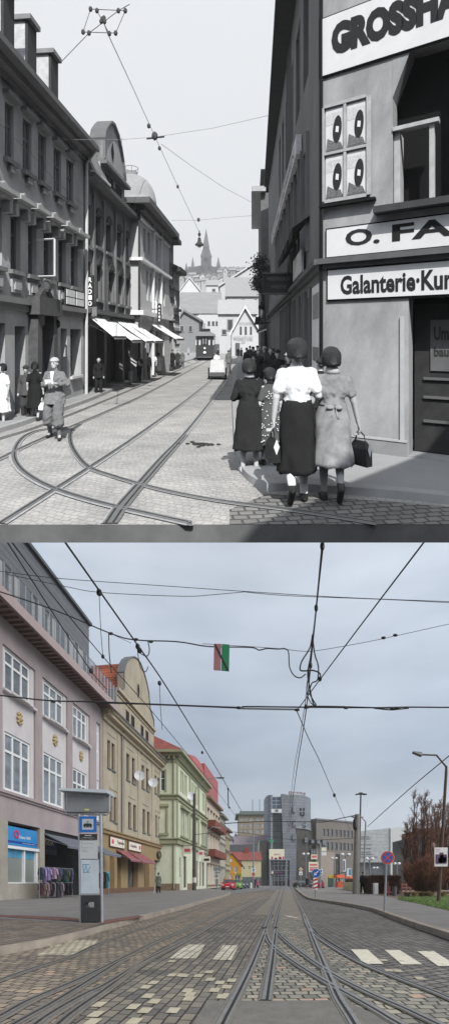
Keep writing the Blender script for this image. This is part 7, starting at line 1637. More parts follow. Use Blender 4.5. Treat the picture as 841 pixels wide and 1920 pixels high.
for k in range(6): mb.tube([cc+V(.32*math.cos(k), .32*math.sin(k), 1.58), cc+V(.32*math.cos(k), .32*math.sin(k), 1.8)], .012, 4)
mb.tube([cc+V(-.45, 0, .9), cc+V(-.45, 0, 3.2)], .018, 4); mb.build('lantern_rail', gry(.2), dmo)
awning(fC, UC(281), UC(300), 2.65, 1.9, 1.3, m_aw, 'last white awning, under the bright domed house', valance=.25, grp='white shop awnings', frame=o_dark)
for lab, x0, x1, y0, y1, bgc, fg_, Yq, txt in (('white upright sign with pointed top on the domed house', 286, 294, 563, 598, .75, .12, 22.6, 'BATA'), ('black upright sign with white letters beside the white one', 295, 302.5, 568, 607, .03, .8, 22.3, 'MARIE')):
    t = thing('vertical_sign', lab, 'shop sign', at(x0, y1, Yq)); a, b = at(x0, y0, Yq), at(x1, y1, Yq); mb = MB()
    w_ = b.x-a.x; mb.prism([(a.x, Yq, b.z+w_*.4), (a.x+w_/2, Yq, b.z), (b.x, Yq, b.z+w_*.4), (b.x, Yq, a.z-w_*.4), (a.x+w_/2, Yq, a.z), (a.x, Yq, a.z-w_*.4)], (0, .1, 0)); mb.build('panel', gry(bgc, var=.05), t)
    fR = Facade(a.x, Yq, 1, 0, 1); hgt = a.z-b.z-.2
    for i, ch in enumerate(txt): zc = a.z-.1-hgt*(i+1)/len(txt); text_on(ch, fR.P, w_*.3, w_*.72, zc+.03, zc+hgt/len(txt)-.03, 'lettering', gry(fg_, var=0), t, off=.01, bold=.03)
    mb = MB(); mb.tube([(a.x-.8, Yq+.05, a.z-.3), (b.x, Yq+.05, a.z-.3)], .02, 4); mb.build('bracket', o_black, t)
# far houses of the left row
def ohouse(label, fc, x0, x1, ez, wall, trim, npx, rows, ridge, roofm=None, loc_side=True):
    a, b = fc.u(x0), fc.u(x1); h = thing('town_house', label, 'house', fc.P(a, 0)); ops = []
    for z0, z1 in rows:
        for k in range(npx): c = a+(b-a)*(k+.5)/npx; ops.append((c-.35, c+.35, z0, z1))
    mb = MB(); fc.wall(mb, a, b, 0, ez, ops, depth=.25); fc.body(mb, a, b, 0, ez-.05, 5); mb.quad(fc.P(a, 0, 0), fc.P(a, ez, 0), fc.P(a, ez, -5), fc.P(a, 0, -5)); mb.build('wall', wall, h)
    mb = MB(); fc.box(mb, a-.3, b, ez, ez+.25, -.2, .5)
    for z0, z1 in rows: fc.box(mb, a, b, z0-.35, z0-.2, 0, .15)
    mb.build('trim', trim, h)
    mb = MB()
    for q in ops: fc.box(mb, *q, -.3, -.24)
    mb.build('window', o_glass, h); mb = MB(); mb.prism([fc.P(a, ez+.25, .5), fc.P(a, ez+.25+ridge, -2), fc.P(a, ez+.25, -5)], fc.d*(b-a)); mb.build('roof', roofm or o_roof, h)
ohouse('dark fronted house just beyond the domed house', fC, 317.3, 325, 7.6, gry(.2, var=.2), o_dark, 3, ((5.2, 6.4), (3.2, 4.4), (.4, 2.2)), 1.6)
ohouse('lower pale house with little balcony farthest in the old left row', fC, 325.3, 336, 6.0, gry(.35, var=.2), o_dark, 4, ((4.0, 5.0), (2.6, 3.4), (.4, 1.9)), 1.2)
t = thing('church_banner', 'narrow white upright banner on the far pale house', 'banner', at(334, 560, 38)); mb = MB(); a, b = at(332.5, 570, 37), at(337, 606, 37); mb.box((a.x, 37, b.z), (b.x, 37.1, a.z)); mb.build('cloth', o_white, t)

# ---- town and castle in the background
def oblock(name, label, cat, px0, px1, pyt, Y, depth, wallm, wins=(), roofm=None, ridge_py=None, gable=False, peak=None, base=0.0, eave=.25, roofx=None):
    a, b = at(px0, pyt, Y), at(px1, pyt, Y); t = thing(name, label, cat, ((a.x+b.x)/2, Y, base)); fc = Facade(a.x, Y, 1, 0, 1); W_ = b.x-a.x
    mb = MB(); fc.box(mb, 0, W_, base, a.z, -depth, 0)
    if gable: pk = at(0, ridge_py, Y).z; c = at(peak, 0, Y).x-a.x; mb.prism([fc.P(0, a.z, 0), fc.P(c, pk, 0), fc.P(W_, a.z, 0)], V(0, depth, 0))
    mb.build('wall', wallm, t)
    for x0, x1, y0, y1 in wins:
        p, q = at(x0, y0, Y), at(x1, y1, Y); mb = MB(); mb.box((p.x, Y-.08, q.z), (q.x, Y-.002, p.z)); w_ = mb.build('window', gry(.25), t); m2_ = MB(); d = (q.x-p.x)*.15; m2_.box((p.x+d, Y-.1, q.z+d), (q.x-d, Y-.081, p.z-d)); m2_.build('pane', gry(.05), w_)
    mb = MB()
    if gable:
        for (c0, z0), (c1, z1) in (((-.3, a.z-.2), (c, pk)), ((c, pk), (W_+.3, a.z-.2))): mb.hexa([fc.P(c0, z0, .3), fc.P(c1, z1, .3), fc.P(c1, z1, -depth), fc.P(c0, z0, -depth), fc.P(c0, z0+.3, .3), fc.P(c1, z1+.3, .3), fc.P(c1, z1+.3, -depth), fc.P(c0, z0+.3, -depth)])
    elif ridge_py is not None:
        pk = at(0, ridge_py, Y+depth*.5).z; mb.prism([fc.P(-eave, a.z, eave), fc.P(-eave, pk, -depth/2), fc.P(-eave, a.z, -depth-eave)], V(W_+2*eave, 0, 0))
    if mb.v: mb.build('roof', roofm or gry(.25, var=.15), t)
    return t
oblock('cottage', 'small grey gabled house behind the old tram, two dark windows', 'house', 336, 373, 600, 62, 8, gry(.17, var=.15), [(337, 345, 610, 622), (353, 361, 610, 622)], gable=True, ridge_py=584, peak=345, roofm=gry(.14))
oblock('white_house', 'white house with four small windows right above the tram', 'house', 371.5, 416, 590, 68, 8, gry(.42, var=.06), [(375, 380, 604, 612), (389, 394, 602, 610), (397, 402, 602, 610), (404, 408, 602, 610)])
oblock('long_roofed_house', 'long house with broad grey roof and tiny dormers across the street end', 'house', 334, 412, 588, 75, 12, gry(.5), [], ridge_py=548, roofm=gry(.24, var=.12, scale=.6))
oblock('bright_roofed_house', 'bright white roofed building behind the broad grey roof', 'house', 333, 379, 552, 120, 10, gry(.48, var=.08), [], gable=True, ridge_py=521, peak=355, roofm=gry(.5, var=.05))
oblock('white_house', 'white house with a single dark window behind the broad grey roof', 'house', 387, 412, 535, 110, 8, gry(.42, var=.08), [(397, 404, 541, 547)], ridge_py=525, roofm=gry(.3))
oblock('dark_gabled_house', 'tall white house with steep long gable roof and dark shaded edge', 'house', 412, 500, 536, 82, 12, gry(.38, var=.08), [(430, 434, 536, 541)], gable=True, ridge_py=494, peak=478, roofm=gry(.42, var=.08))
oblock('mansard_house', 'pale house with grey hipped roof and round dormer under the dark tree', 'house', 425, 510, 556, 66, 9, gry(.38, var=.08), [(453, 458, 560, 571), (476, 481, 559, 569)], ridge_py=520, roofm=gry(.28, var=.12))
oblock('corner_house', 'white corner house with tall window and dark drainpipe beside the tram', 'house', 411, 480, 589, 58, 7, gry(.4, var=.08), [(425, 437, 598, 620), (415, 425, 617, 628)], ridge_py=562, roofm=gry(.36, var=.1))
t = oblock('gable_fronted_shop', 'white shop with pointed gable, three windows and painted lettering', 'house', 434, 487, 628, 50, 6, gry(.42, var=.08), [(449, 453, 612, 626), (458, 462.5, 612, 626), (468, 472, 612, 626)], gable=True, ridge_py=578, peak=459, roofm=gry(.55))
fK = Facade(0, 49.9, 1, 0, 1)
def ktext(s_, x0, x1, y0, y1, v, par, Yq=49.9, f_=None): a, b = at(x0, y0, Yq), at(x1, y1, Yq); return text_on(s_, (f_ or fK).P, a.x, b.x, b.z, a.z, 'lettering', gry(v, var=0), par, off=.02, bold=.01)
ktext('HOTEL-PENSION', 448, 474, 603.5, 607, .2, t); ktext('WEINSTUBE', 437, 474, 630, 637, .25, t); ktext('BAR', 452, 460, 639, 642, .2, t)
mb = MB(); p, q = at(441, 643, 49.9), at(449, 668, 49.9); mb.box((p.x, 49.85, q.z), (q.x, 49.99, p.z)); mb.build('door', gry(.06), t)
t = thing('hill', None, None, (0, 0, 0)); bpy.data.objects.remove(t); OLD.pop()
# castle-like town hall with spires
m_c = gry(.05, var=.12, scale=.15)
Y = 420; t = thing('town_hall', 'distant neo-gothic town hall with one tall tower and slim spires on the hill', 'town hall', at(386, 530, Y))
def sp_tower(cx_, w_, yb, ys, yt, par, name='tower', Yq=Y):
    mb = MB(); a = at(cx_-w_/2, ys, Yq); b = at(cx_+w_/2, yb, Yq); mb.box((a.x, Yq, b.z), (b.x, Yq+(b.x-a.x), a.z)); o = mb.build(name, m_c, par)
    c = at(cx_, ys, Yq); h = w_/F*Yq*.5; pk = at(cx_, yt, Yq).z; mb = MB(); mb.loft([[V(c.x-h*1.1, Yq-h*.1, c.z), V(c.x+h*1.1, Yq-h*.1, c.z), V(c.x+h*1.1, Yq+2.1*h, c.z), V(c.x-h*1.1, Yq+2.1*h, c.z)], [V(c.x-.1, Yq+h-.1, pk), V(c.x+.1, Yq+h-.1, pk), V(c.x+.1, Yq+h+.1, pk), V(c.x-.1, Yq+h+.1, pk)]]); mb.build('spire', gry(.06, var=.15), o)
    return o
sp_tower(386, 19, 535, 480, 446, t); sp_tower(386, 11, 484, 462, 428, t, Yq=Y-2); sp_tower(380, 4, 500, 480, 468, t, Yq=Y-3); sp_tower(392, 4, 500, 480, 468, t, Yq=Y-3)
sp_tower(361, 6.5, 530, 503, 481, t); sp_tower(409, 7.5, 530, 500, 481, t); sp_tower(349, 5, 530, 505, 492, t)
mb = MB(); mb.box(at(352, 500, Y+8), at(418, 540, Y+20)); mb.prism([at(364, 500, Y+6), at(380, 497, Y+6), at(396, 498, Y+6), at(412, 506, Y+6), at(412, 512, Y+6), at(364, 512, Y+6)], (0, 10, 0)); mb.build('main_hall', m_c, t)
# hillside town: many small houses
pos = [(338, 505, 10), (344, 512, 11), (351, 517, 9), (360, 515, 12), (369, 520, 11), (380, 517, 12), (391, 515, 12), (401, 518, 13), (414, 511, 13), (424, 514, 11), (433, 512, 12), (443, 514, 12), (453, 516, 12), (463, 515, 12), (340, 520, 10), (372, 528, 12), (383, 526, 12), (418, 522, 14), (430, 521, 10), (422, 505, 8), (436, 507, 9), (448, 508, 9)]
nb = ['left of the town hall', 'under the left spire', 'below the tall tower', 'below the right spire', 'right of the town hall', 'above the steep gable roof']
orr = ['first', 'second', 'third', 'fourth', 'fifth', 'sixth', 'seventh', 'eighth', 'ninth', 'tenth', 'eleventh', 'twelfth', 'thirteenth', 'fourteenth', 'fifteenth', 'sixteenth', 'seventeenth', 'eighteenth', 'nineteenth', 'twentieth', 'twenty-first', 'twenty-second']
rr = random.Random(8); srt = sorted(range(len(pos)), key=lambda i: pos[i][0]); rank = {i: k for k, i in enumerate(srt)}
for i, (px, py, w_) in enumerate(pos):
    n_ = nb[0] if px < 350 else nb[1] if px < 368 else nb[2] if px < 398 else nb[3] if px < 415 else nb[4] if px < 440 else nb[5]
    oblock('hillside_house', 'tiny distant house %s, %s from the left on the hillside' % (n_, orr[rank[i]]), 'house', px-w_/2, px+w_/2, py, 330-py*.2-i*2, 8, gry(rr.choice((.2, .3, .38, .25)), var=.05), [(px-1.5, px+.5, py+3, py+5.5)], ridge_py=py-rr.uniform(3, 6), gable=rr.random() < .5, peak=px, roofm=gry(rr.choice((.2, .26, .32))), base=at(0, py+22, 330-py*.2-i*2).z)['group'] = 'small houses on the old town hillside'
# hill under the houses
g = MB(); pr = [(300, 530), (340, 522), (380, 524), (420, 520), (460, 515), (500, 512), (560, 520)]
for (a, b), (c, d) in zip(pr, pr[1:]): g.quad(at(a, 600, 200), at(c, 600, 200), at(c, d+14, 400), at(a, b+14, 400)); g.quad(at(a, b+14, 400), at(c, d+14, 400), at(c, d-12, 470), at(a, b-12, 470))
struct('hill', g, gry(.24, var=.3, scale=.08), fix=False)
wm_b = MB(); rr = random.Random(12)
for _ in range(500):
    px = rr.uniform(412, 478); py = 509+rr.uniform(-5, 8); c = at(px, py, 400+rr.uniform(0, 30)); r_ = rr.uniform(.8, 2.6); wm_b.ell(c, (r_, r_, r_*1.1), 5, 3)
tag(wm_b.build('treetops', gry(.18, var=.4, scale=.5), fix=False), 'hazy clumps of treetops along the hill crest right of the town hall', 'woods', kind='stuff')

# ---- right hand buildings
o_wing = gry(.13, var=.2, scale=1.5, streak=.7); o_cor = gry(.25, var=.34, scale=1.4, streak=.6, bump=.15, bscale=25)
C0 = (1.65, 7.6)
fW = Facade(C0[0], C0[1], .87, 18.4, -1); LW = math.hypot(.87, 18.4)
fF = Facade(C0[0], C0[1], 1.62, -1.0, 1)
if fF.n.y > 0: fF.n = -fF.n
cb = thing('corner_building', 'grey rendered corner building with black lettered white signs and a shop door', 'house', (1.65, 7.6, 0))
def rect(f, x0, x1, ya, yb, xr=None): 
    """rectangle on plane f: pixel x0..x1, heights read at pixel xr (default x0)"""
    xr = x0 if xr is None else xr; return (f.u(x0), f.u(x1), f.z(xr, yb), f.z(xr, ya))
win = rect(fF, 735, 900, 190, 385, 740); win = (win[0], win[0]+1.0, win[2], fF.z(700, 110))
dr = (fF.u(765), fF.u(765)+1.3, .12, fF.z(765, 556)); pw = rect(fF, 607, 690, 205, 380)
LF = fF.u(841)+2.2
mb = MB(); fF.wall(mb, 0, LF, 0, 11.5, [win, dr], depth=.35); mb.quad(fF.P(0, 0, -.01), fF.P(LF, 0, -6), fF.P(LF, 11.5, -6), fF.P(0, 11.5, -.4)) if False else None
mb.prism([fF.P(win[0]-.001, win[3]+.001, .003), fF.P(win[0]+.28, win[3]+.001, .003), fF.P(win[0]-.001, win[3]-.7, .003)], fF.n*-.34)
mb.build('wall', o_cor, cb)
mb = MB(); mb.box((1.9, 8.6, 0), (8, 14, 11.4)); mb.build('inner_block', o_dark, cb)
mb = MB(); fF.box(mb, win[0]-.1, win[1], win[2], win[3]+.1, -.6, -.4); fF.box(mb, dr[0], dr[1], .12, dr[3], -.7, -.45); mb.build('dark_opening', o_black, cb)
# window frame members
mb = MB(); uw = fF.u(808); fF.box(mb, uw-.035, uw+.035, win[2], fF.z(808, 222), -.12, -.02); fF.box(mb, win[0], uw+.1, fF.z(770, 235)-.03, fF.z(770, 235)+.03, -.12, .02); fF.box(mb, win[0]+.01, win[0]+.1, win[2], fF.z(745, 245), -.34, -.05); mb.build('window_frame', gry(.32, var=.2, scale=5), cb)
mb = MB(); fF.box(mb, win[0]-.25, LF, win[2]-.12, win[2]-.02, .0, .2); mb.build('window_sill', o_dark, cb)
zl = fF.z(612, 491)
mb = MB(); fF.box(mb, -.05, LF, zl-.05, zl+.04, 0, .14); fF.box(mb, -.03, LF, zl-.12, zl-.051, 0, .07); mb.build('ledge', gry(.07, var=.2), cb)
mb = MB(); fF.box(mb, 0, dr[0]-.02, 0, .32, .0, .04); mb.build('plinth', gry(.2, var=.15), cb); mb = MB(); fF.box(mb, 0, dr[0]-.02, .321, .35, 0, .05); mb.build('plinth_edge', gry(.34, var=.1), cb)
mb = MB(); fF.box(mb, dr[0]-.12, dr[0]-.06, .1, dr[3]-.3, 0, .03); mb.build('door_jamb', gry(.34, var=.1), cb)
mb = MB(); fF.box(mb, dr[0]+.02, dr[1]-.1, .12, dr[3]-.1, -.449, -.4); dd_ = mb.build('shop_door', gry(.03, var=.25, scale=6), cb)
a = fF.u(806, -.4); mb = MB(); fF.box(mb, a, a+.28, fF.z(806, 695, -.4), fF.z(806, 600, -.4), -.399, -.38); mb.build('notice', gry(.09, var=.2), dd_)
for s_, y0, y1 in (('Um', 612, 638), ('bau', 650, 668)): text_on(s_, fF.P, a+.05, a+.26, fF.z(806, y1, -.38), fF.z(806, y0, -.38), 'lettering', gry(.03, var=0), dd_, off=-.375, bold=.03)
mb = MB()
for yy in (710, 745, 790): fF.box(mb, a-.1, a+.35, fF.z(806, yy, -.38)-.02, fF.z(806, yy, -.38)+.02, -.4, -.37)
mb.build('door_panel', gry(.08), dd_)
mb = MB(); mb.tube([fF.P(-.02, .3, .06), fF.P(-.02, 10, .06)], .028, 6); mb.build('drainpipe', o_black, cb)
# signs
m_ink = gry(.015, var=0, rough=.5); m_sg = gry(.52, var=.06, scale=3)
def fsign(label, x0, z0, z1, txts, frame=True, name='shop_sign', u1=None, off=.0):
    t = thing(name, label, 'shop sign', fF.P(fF.u(x0), z0, .05)); a = fF.u(x0); b = LF if u1 is None else u1
    if frame: mb = MB(); fF.box(mb, a-.02, b, z0-.025, z1+.025, .0, .028+off); mb.build('frame', o_black, t)
    mb = MB(); fF.box(mb, a, b-.01, z0, z1, .01, .04+off); mb.build('board', m_sg, t)
    for s_, tx0, tx1, ty0, ty1, xr, bold in txts:
        text_on(s_, fF.P, fF.u(tx0), fF.u(tx1), fF.z(xr, ty1), fF.z(xr, ty0), 'lettering', m_ink, t, off=.045+off, bold=bold)
    return t
fsign('big white sign with heavy black letters GROSSHA at the top of the corner building', 600, fF.z(601, 146), fF.z(601, 40), [('G R O S S H A'.replace(' ', ''), 622, 868, 48, 108, 624, .075)])
fsign('white sign with wide black letters O. FA above the ledge', 613, fF.z(613, 483), fF.z(613, 432), [('O.', 648, 712, 433, 463, 650, .03), ('FA', 735, 850, 433, 463, 650, .03)])
fsign('long white sign reading Galanterie Kur below the ledge', 615, fF.z(616, 562), fF.z(616, 508), [('Galanterie·Kur', 639, 848, 518, 553, 640, .03)], frame=True)
# poster window 2 x 2
t = thing('poster_window', 'wooden window frame holding four identical advertising posters', 'poster frame', fF.P(pw[0], pw[2], .05)); a, b, z0, z1 = pw
mb = MB(); fF.box(mb, a, b, z0, z1, .0, .03); mb.build('backing', gry(.25, var=.15), t)
mb = MB()
for q in ((a-.03, a+.02, z0, z1), (b-.02, b+.05, z0, z1), ((a+b)/2-.022, (a+b)/2+.022, z0, z1), (a+.021, b-.021, z0-.03, z0+.02), (a+.021, b-.021, z1-.02, z1+.03), (a+.021, b-.021, (z0+z1)/2-.02, (z0+z1)/2+.02)): fF.box(mb, *q, .03, .06+.004*(q[1]-q[0] > .2))
mb.build('frame', gry(.3, var=.2, scale=6), t); mb = MB(); fF.box(mb, a-.06, b+.12, z0-.1, z0-.06, 0, .1); mb.build('frame_ledge', o_black, t)
for i in range(2):
    for j in range(2):
        c = a+.04+(b-a-.02)*i/2; e = c+(b-a)/2-.07; s0 = z0+.05+(z1-z0)*j/2; s1 = s0+(z1-z0)/2-.1; W2, H2 = e-c, s1-s0
        mb = MB(); fF.box(mb, c, e, s0, s1, .03, .036); po = mb.build('poster', gry(.5, var=.08, scale=4), t)
        mb = MB(); fF.box(mb, c+.0*W2, c+W2*.95, s0+H2*.62, s1-H2*.1, .036, .038); mb.build('poster_text', gry(.42, var=.3, scale=30), po)
        cx_, cz_ = c+W2*.66, s0+H2*.48; n_ = 20; mb = MB(); ro = [fF.P(cx_+W2*(.25*math.cos(k*math.pi/10)+.05*math.sin(k*math.pi/10)), cz_+H2*.33*math.sin(k*math.pi/10), .041) for k in range(n_)]; mb.quad(*ro); mb.build('poster_ring', m_ink, po, fix=False)
        mb = MB(); mb.quad(*[fF.P(cx_+W2*.12*math.cos(k*math.pi/2+.6), cz_+H2*.1*math.sin(k*math.pi/2+.6), .043) for k in range(4)]); mb.build('ring_centre', gry(.55, var=0), po, fix=False)
        mb = MB(); mb.quad(fF.P(c+W2*.02, s0+.01, .0405), fF.P(e-W2*.02, s0+.01, .0405), fF.P(e-W2*.15, s0+H2*.16, .0405), fF.P(c+W2*.45, s0+H2*.2, .0405), fF.P(c+W2*.1, s0+H2*.3, .0405)); mb.build('poster_figure', gry(.1, var=.8, scale=40), po, fix=False)
# dark wing
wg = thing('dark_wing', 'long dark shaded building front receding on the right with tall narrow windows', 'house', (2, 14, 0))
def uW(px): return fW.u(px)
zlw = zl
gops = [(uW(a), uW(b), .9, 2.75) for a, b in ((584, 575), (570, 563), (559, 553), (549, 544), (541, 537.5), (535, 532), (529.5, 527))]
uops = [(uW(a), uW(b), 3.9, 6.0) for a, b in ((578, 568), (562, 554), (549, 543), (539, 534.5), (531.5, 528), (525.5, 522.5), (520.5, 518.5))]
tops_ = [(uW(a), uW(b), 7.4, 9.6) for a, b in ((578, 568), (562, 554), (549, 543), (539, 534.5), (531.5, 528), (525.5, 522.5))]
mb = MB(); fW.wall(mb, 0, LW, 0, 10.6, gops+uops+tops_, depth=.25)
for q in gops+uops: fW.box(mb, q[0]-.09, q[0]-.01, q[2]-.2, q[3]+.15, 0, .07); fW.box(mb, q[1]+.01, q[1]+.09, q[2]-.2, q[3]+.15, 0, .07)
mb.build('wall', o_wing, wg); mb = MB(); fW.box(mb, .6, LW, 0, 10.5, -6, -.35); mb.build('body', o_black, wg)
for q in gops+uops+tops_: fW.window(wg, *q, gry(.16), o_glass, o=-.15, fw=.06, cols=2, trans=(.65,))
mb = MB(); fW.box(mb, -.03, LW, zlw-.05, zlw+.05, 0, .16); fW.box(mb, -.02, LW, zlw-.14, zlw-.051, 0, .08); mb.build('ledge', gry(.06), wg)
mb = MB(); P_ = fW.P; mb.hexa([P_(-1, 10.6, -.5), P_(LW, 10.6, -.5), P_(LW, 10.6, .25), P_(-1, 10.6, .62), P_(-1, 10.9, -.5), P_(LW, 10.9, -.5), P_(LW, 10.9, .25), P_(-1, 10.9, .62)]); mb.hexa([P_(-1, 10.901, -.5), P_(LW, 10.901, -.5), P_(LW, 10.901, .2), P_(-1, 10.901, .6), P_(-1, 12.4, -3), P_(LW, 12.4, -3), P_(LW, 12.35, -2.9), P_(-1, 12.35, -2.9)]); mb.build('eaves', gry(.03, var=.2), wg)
t = thing('fascia_sign', 'long narrow pale fascia sign high on the dark wing', 'shop sign', fW.P(4, 6.3, .1)); mb = MB(); fW.box(mb, uW(566), uW(514), 6.15, 6.6, .02, .14); mb.build('board', gry(.55, var=.25, scale=5), t); mb = MB(); text_on('GALANTERIE  KURZWAREN', lambda u, z, o: fW.P(uW(566)+uW(514)-u, z, o), uW(566)+.5, uW(514)-.5, 6.25, 6.5, 'lettering', gry(.08, var=0), t, off=.145)
t = thing('poster_board', 'white board with old posters on the dark wing right beside the corner', 'poster board', fW.P(.4, 1.8, .05)); a, b = uW(604), uW(589)
mb = MB(); fW.box(mb, a, b, .95, 2.85, .02, .05); mb.build('board', gry(.6, var=.15, scale=3), t)
for z0, z1, v in ((2.25, 2.7, .2), (1.5, 1.75, .15), (1.1, 1.3, .25)): mb = MB(); fW.box(mb, a+.1*(b-a), b-.12*(b-a), z0, z1, .05, .055); mb.build('poster', gry(v, var=.5, scale=14), t)
for z0, lab in ((3.5, 'small white plate on the ledge of the dark wing'),):
    t = thing('wall_plate', lab, 'sign', fW.P(4, 3.5, .1)); mb = MB(); fW.box(mb, uW(573), uW(556), 3.35, 3.85, .05, .1); mb.build('plate', o_light, t)
t = thing('canopies', 'row of small dark window canopies above the ledge of the dark wing', 'canopy', fW.P(3, 4, .1)); t.name = 'window_canopy'
for px in (580, 566, 556, 549): mb = MB(); u_ = uW(px); mb.prism([P_(u_, 4.4, 0), P_(u_, 4.15, .35), P_(u_, 3.95, .35)], fW.d*.8); mb.build('canopy', o_black, t)
t = thing('hanging_sign', 'dark projecting board sign with raised letters hung across the pavement', 'shop sign', at(520, 530, 12)); Yq = 12.2; a, b = at(493, 514, Yq), at(549, 549, Yq)
mb = MB(); mb.box((a.x, Yq, b.z), (b.x, Yq+.1, a.z)); mb.build('board', gry(.035, var=.3, scale=6), t); mb = MB()
for q in ((a.x-.03, b.x+.3, a.z, a.z+.04), (a.x-.03, b.x+.03, b.z-.04, b.z)): mb.box((q[0], Yq-.02, q[2]), (q[1], Yq+.12, q[3]))
mb.build('frame', gry(.08), t); fR = Facade(0, Yq, 1, 0, 1)
for s_, x0, x1, y0, y1 in (('NIEDERLAGE', 500, 543, 519, 526), ('WÄSCHE', 507, 536, 533, 541)): p, q = at(x0, y0, Yq), at(x1, y1, Yq); text_on(s_, fR.P, p.x, q.x, q.z, p.z, 'lettering', gry(.1, var=0), t, off=.01, bold=.02)
# building beyond the wing
ob = thing('narrow_house', 'tall dark narrow house beyond the wing with white cornice tip', 'house', (2.4, 30, 0)); f2 = Facade(2.15, 27, .06, 1, -1)
mb = MB(); f2.wall(mb, 0, 9, 0, 10.6, [(1+k*2, 1.8+k*2, z, z+1.5) for k in range(4) for z in (3.2, 5.8, 8.2)], depth=.2); f2.body(mb, 0, 9, 0, 10.5, 5, o=-.3); mb.quad((2.15, 27, 0), (2.15, 27, 10.6), (7, 27, 10.6), (7, 27, 0)); mb.build('wall', gry(.1, var=.2), ob)
mb = MB(); f2.box(mb, -.3, 9, 10.6, 10.9, -.3, .55); mb.build('cornice', gry(.3), ob); mb = MB(); f2.box(mb, 0, 9, 3.0, 3.2, 0, .3); f2.box(mb, 0, 9, 10.901, 12, -4, 0); mb.build('eaves', o_black, ob)
# street tree by the far end
t = thing('street_tree', 'small dark leafy tree leaning over the pavement beyond the dark wing', 'tree', (gx(478+20, 26), 26, .1)); rr = random.Random(31); Yq = 25; cx_ = at(487, 515, Yq)
mb = MB(); mb.tube([(cx_.x+.35, Yq, .1), (cx_.x+.3, Yq, 2.5), (cx_.x+.05, Yq, cx_.z)], .1, 7, .05); mb.build('trunk', o_dark, t)
mb = MB()
for _ in range(2600):
    k = rr.choice(((0, .55, .5), (-.1, -.45, .42), (.18, .1, .45), (.22, -.75, .3))); p = cx_+V(k[0]+rr.gauss(0, k[2]*.42), rr.gauss(0, .4), k[1]+rr.gauss(0, k[2]*.45)); d = V(rr.uniform(-1, 1), rr.uniform(-1, 1), rr.uniform(-1, 1)).normalized()*.07; e = d.cross(V(rr.uniform(-1, 1), rr.uniform(-1, 1), .3)).normalized()*.05; mb.quad(p-d, p+e, p+d, p-e)
mb.build('crown', gry(.05, var=.4, scale=3), t, fix=False)
t = thing('wall_lantern', 'black lantern on a bracket with pale globe, right of the pointed gable shop', 'street lamp', at(490, 590, 22)); Yq = 21; c = at(490, 586, Yq)
mb = MB(); mb.tube([at(506, 604, Yq), at(500, 606, Yq), at(484, 606, Yq)], .03, 5); mb.tube([at(490, 606, Yq), at(490, 600, Yq)], .03, 5); mb.ell(c+V(0, 0, .27), (.16, .16, .12), 10, 5); mb.tube([c+V(0, 0, .35), c+V(0, 0, .5)], .04, 6)
for k in range(6): mb.tube([c+V(.08*math.cos(k), .08*math.sin(k), -.3), c+V(.15*math.cos(k), .15*math.sin(k), .22)], .012, 4)
mb.build('lantern', o_black, t); mb = MB(); mb.ell(c-V(0, 0, .03), (.1, .1, .22), 10, 6); mb.build('globe', gry(.6, var=.1), t)
t = thing('shop_canopy', 'small sloping white edged canopy low on the dark wing end', 'awning', at(492, 615, 24)); mb = MB(); mb.prism([at(484, 623, 24), at(500, 616, 24), at(500, 606, 24), at(484, 619, 24)], (0, 1.5, 0)); mb.build('canopy', o_dark, t); mb = MB(); mb.prism([at(484, 624, 23.9), at(499, 619, 23.9), at(499, 616, 23.9), at(484, 622, 23.9)], (0, .08, 0)); mb.build('edge', o_white, t)

# unseen house added behind the viewer, shaped to shade the near right corner
t = thing('unseen_shade_house', 'unseen tall grey house behind the viewpoint, shaped to shade the near right corner', 'house', (5, -7, 0)); mb = MB(); mb.prism([(2.2, -6.75, 0), (6.2, -3.1, 0), (9, -7, 0), (5, -11, 0)], (0, 0, 16)); mb.build('wall', o_mid, t)
# ---- tram
TYr = 39.5; p0 = at(383.5, 676.5, TYr)
t = thing('tram', 'old two-tone electric tram coming head-on down the street', 'tram', (p0.x, TYr, 0)); q_ = lambda x, y, d=0: at(x, y, TYr+d)
tb = gry(.035, rough=.5, var=.15); tl = gry(.5, var=.08)
def tbox(x0, x1, y0, y1, d0, d1, m, name, par=None):
    a, b = q_(x0, y0), q_(x1, y1); mb = MB(); mb.box((a.x, TYr+d0, b.z), (b.x, TYr+d1, a.z)); return mb.build(name, m, par or t)
bd = tbox(367, 400, 647, 669, 0, 7, tb, 'body'); tbox(369, 398, 669.01, 675, .3, 6.5, gry(.02), 'undercarriage'); tbox(366.5, 400.5, 630, 646.9, .05, 7, tl, 'upper_body')
for x0, x1 in ((368.5, 372.5), (376, 390.5), (394, 398.5)): tbox(x0, x1, 633, 645.5, -.02, .04, gry(.04, var=.5, scale=3), 'windscreen', t)
for x0 in (380.5, 385.5): tbox(x0, x0+.7, 633, 645.5, -.04, -.021, tl, 'window_bar')
mb = MB(); a, b = q_(365.5, 629.9), q_(401.5, 629.9); zt_ = q_(0, 625).z
mb.loft([[V(a.x, TYr-.2, a.z), V(b.x, TYr-.2, a.z), V(b.x, TYr+7.2, a.z), V(a.x, TYr+7.2, a.z)], [V(a.x+.1, TYr-.1, zt_), V(b.x-.1, TYr-.1, zt_), V(b.x-.1, TYr+7.1, zt_), V(a.x+.1, TYr+7.1, zt_)], [V(a.x+.35, TYr+.1, zt_+.15), V(b.x-.35, TYr+.1, zt_+.15), V(b.x-.35, TYr+7, zt_+.15), V(a.x+.35, TYr+7, zt_+.15)]]); mb.build('roof', gry(.18), t)
tbox(375, 392, 616, 621.5, .5, 3, gry(.02), 'roof_resistor'); tbox(373.5, 393.5, 621.6, 623.5, .6, 3, gry(.05), 'roof_rack')
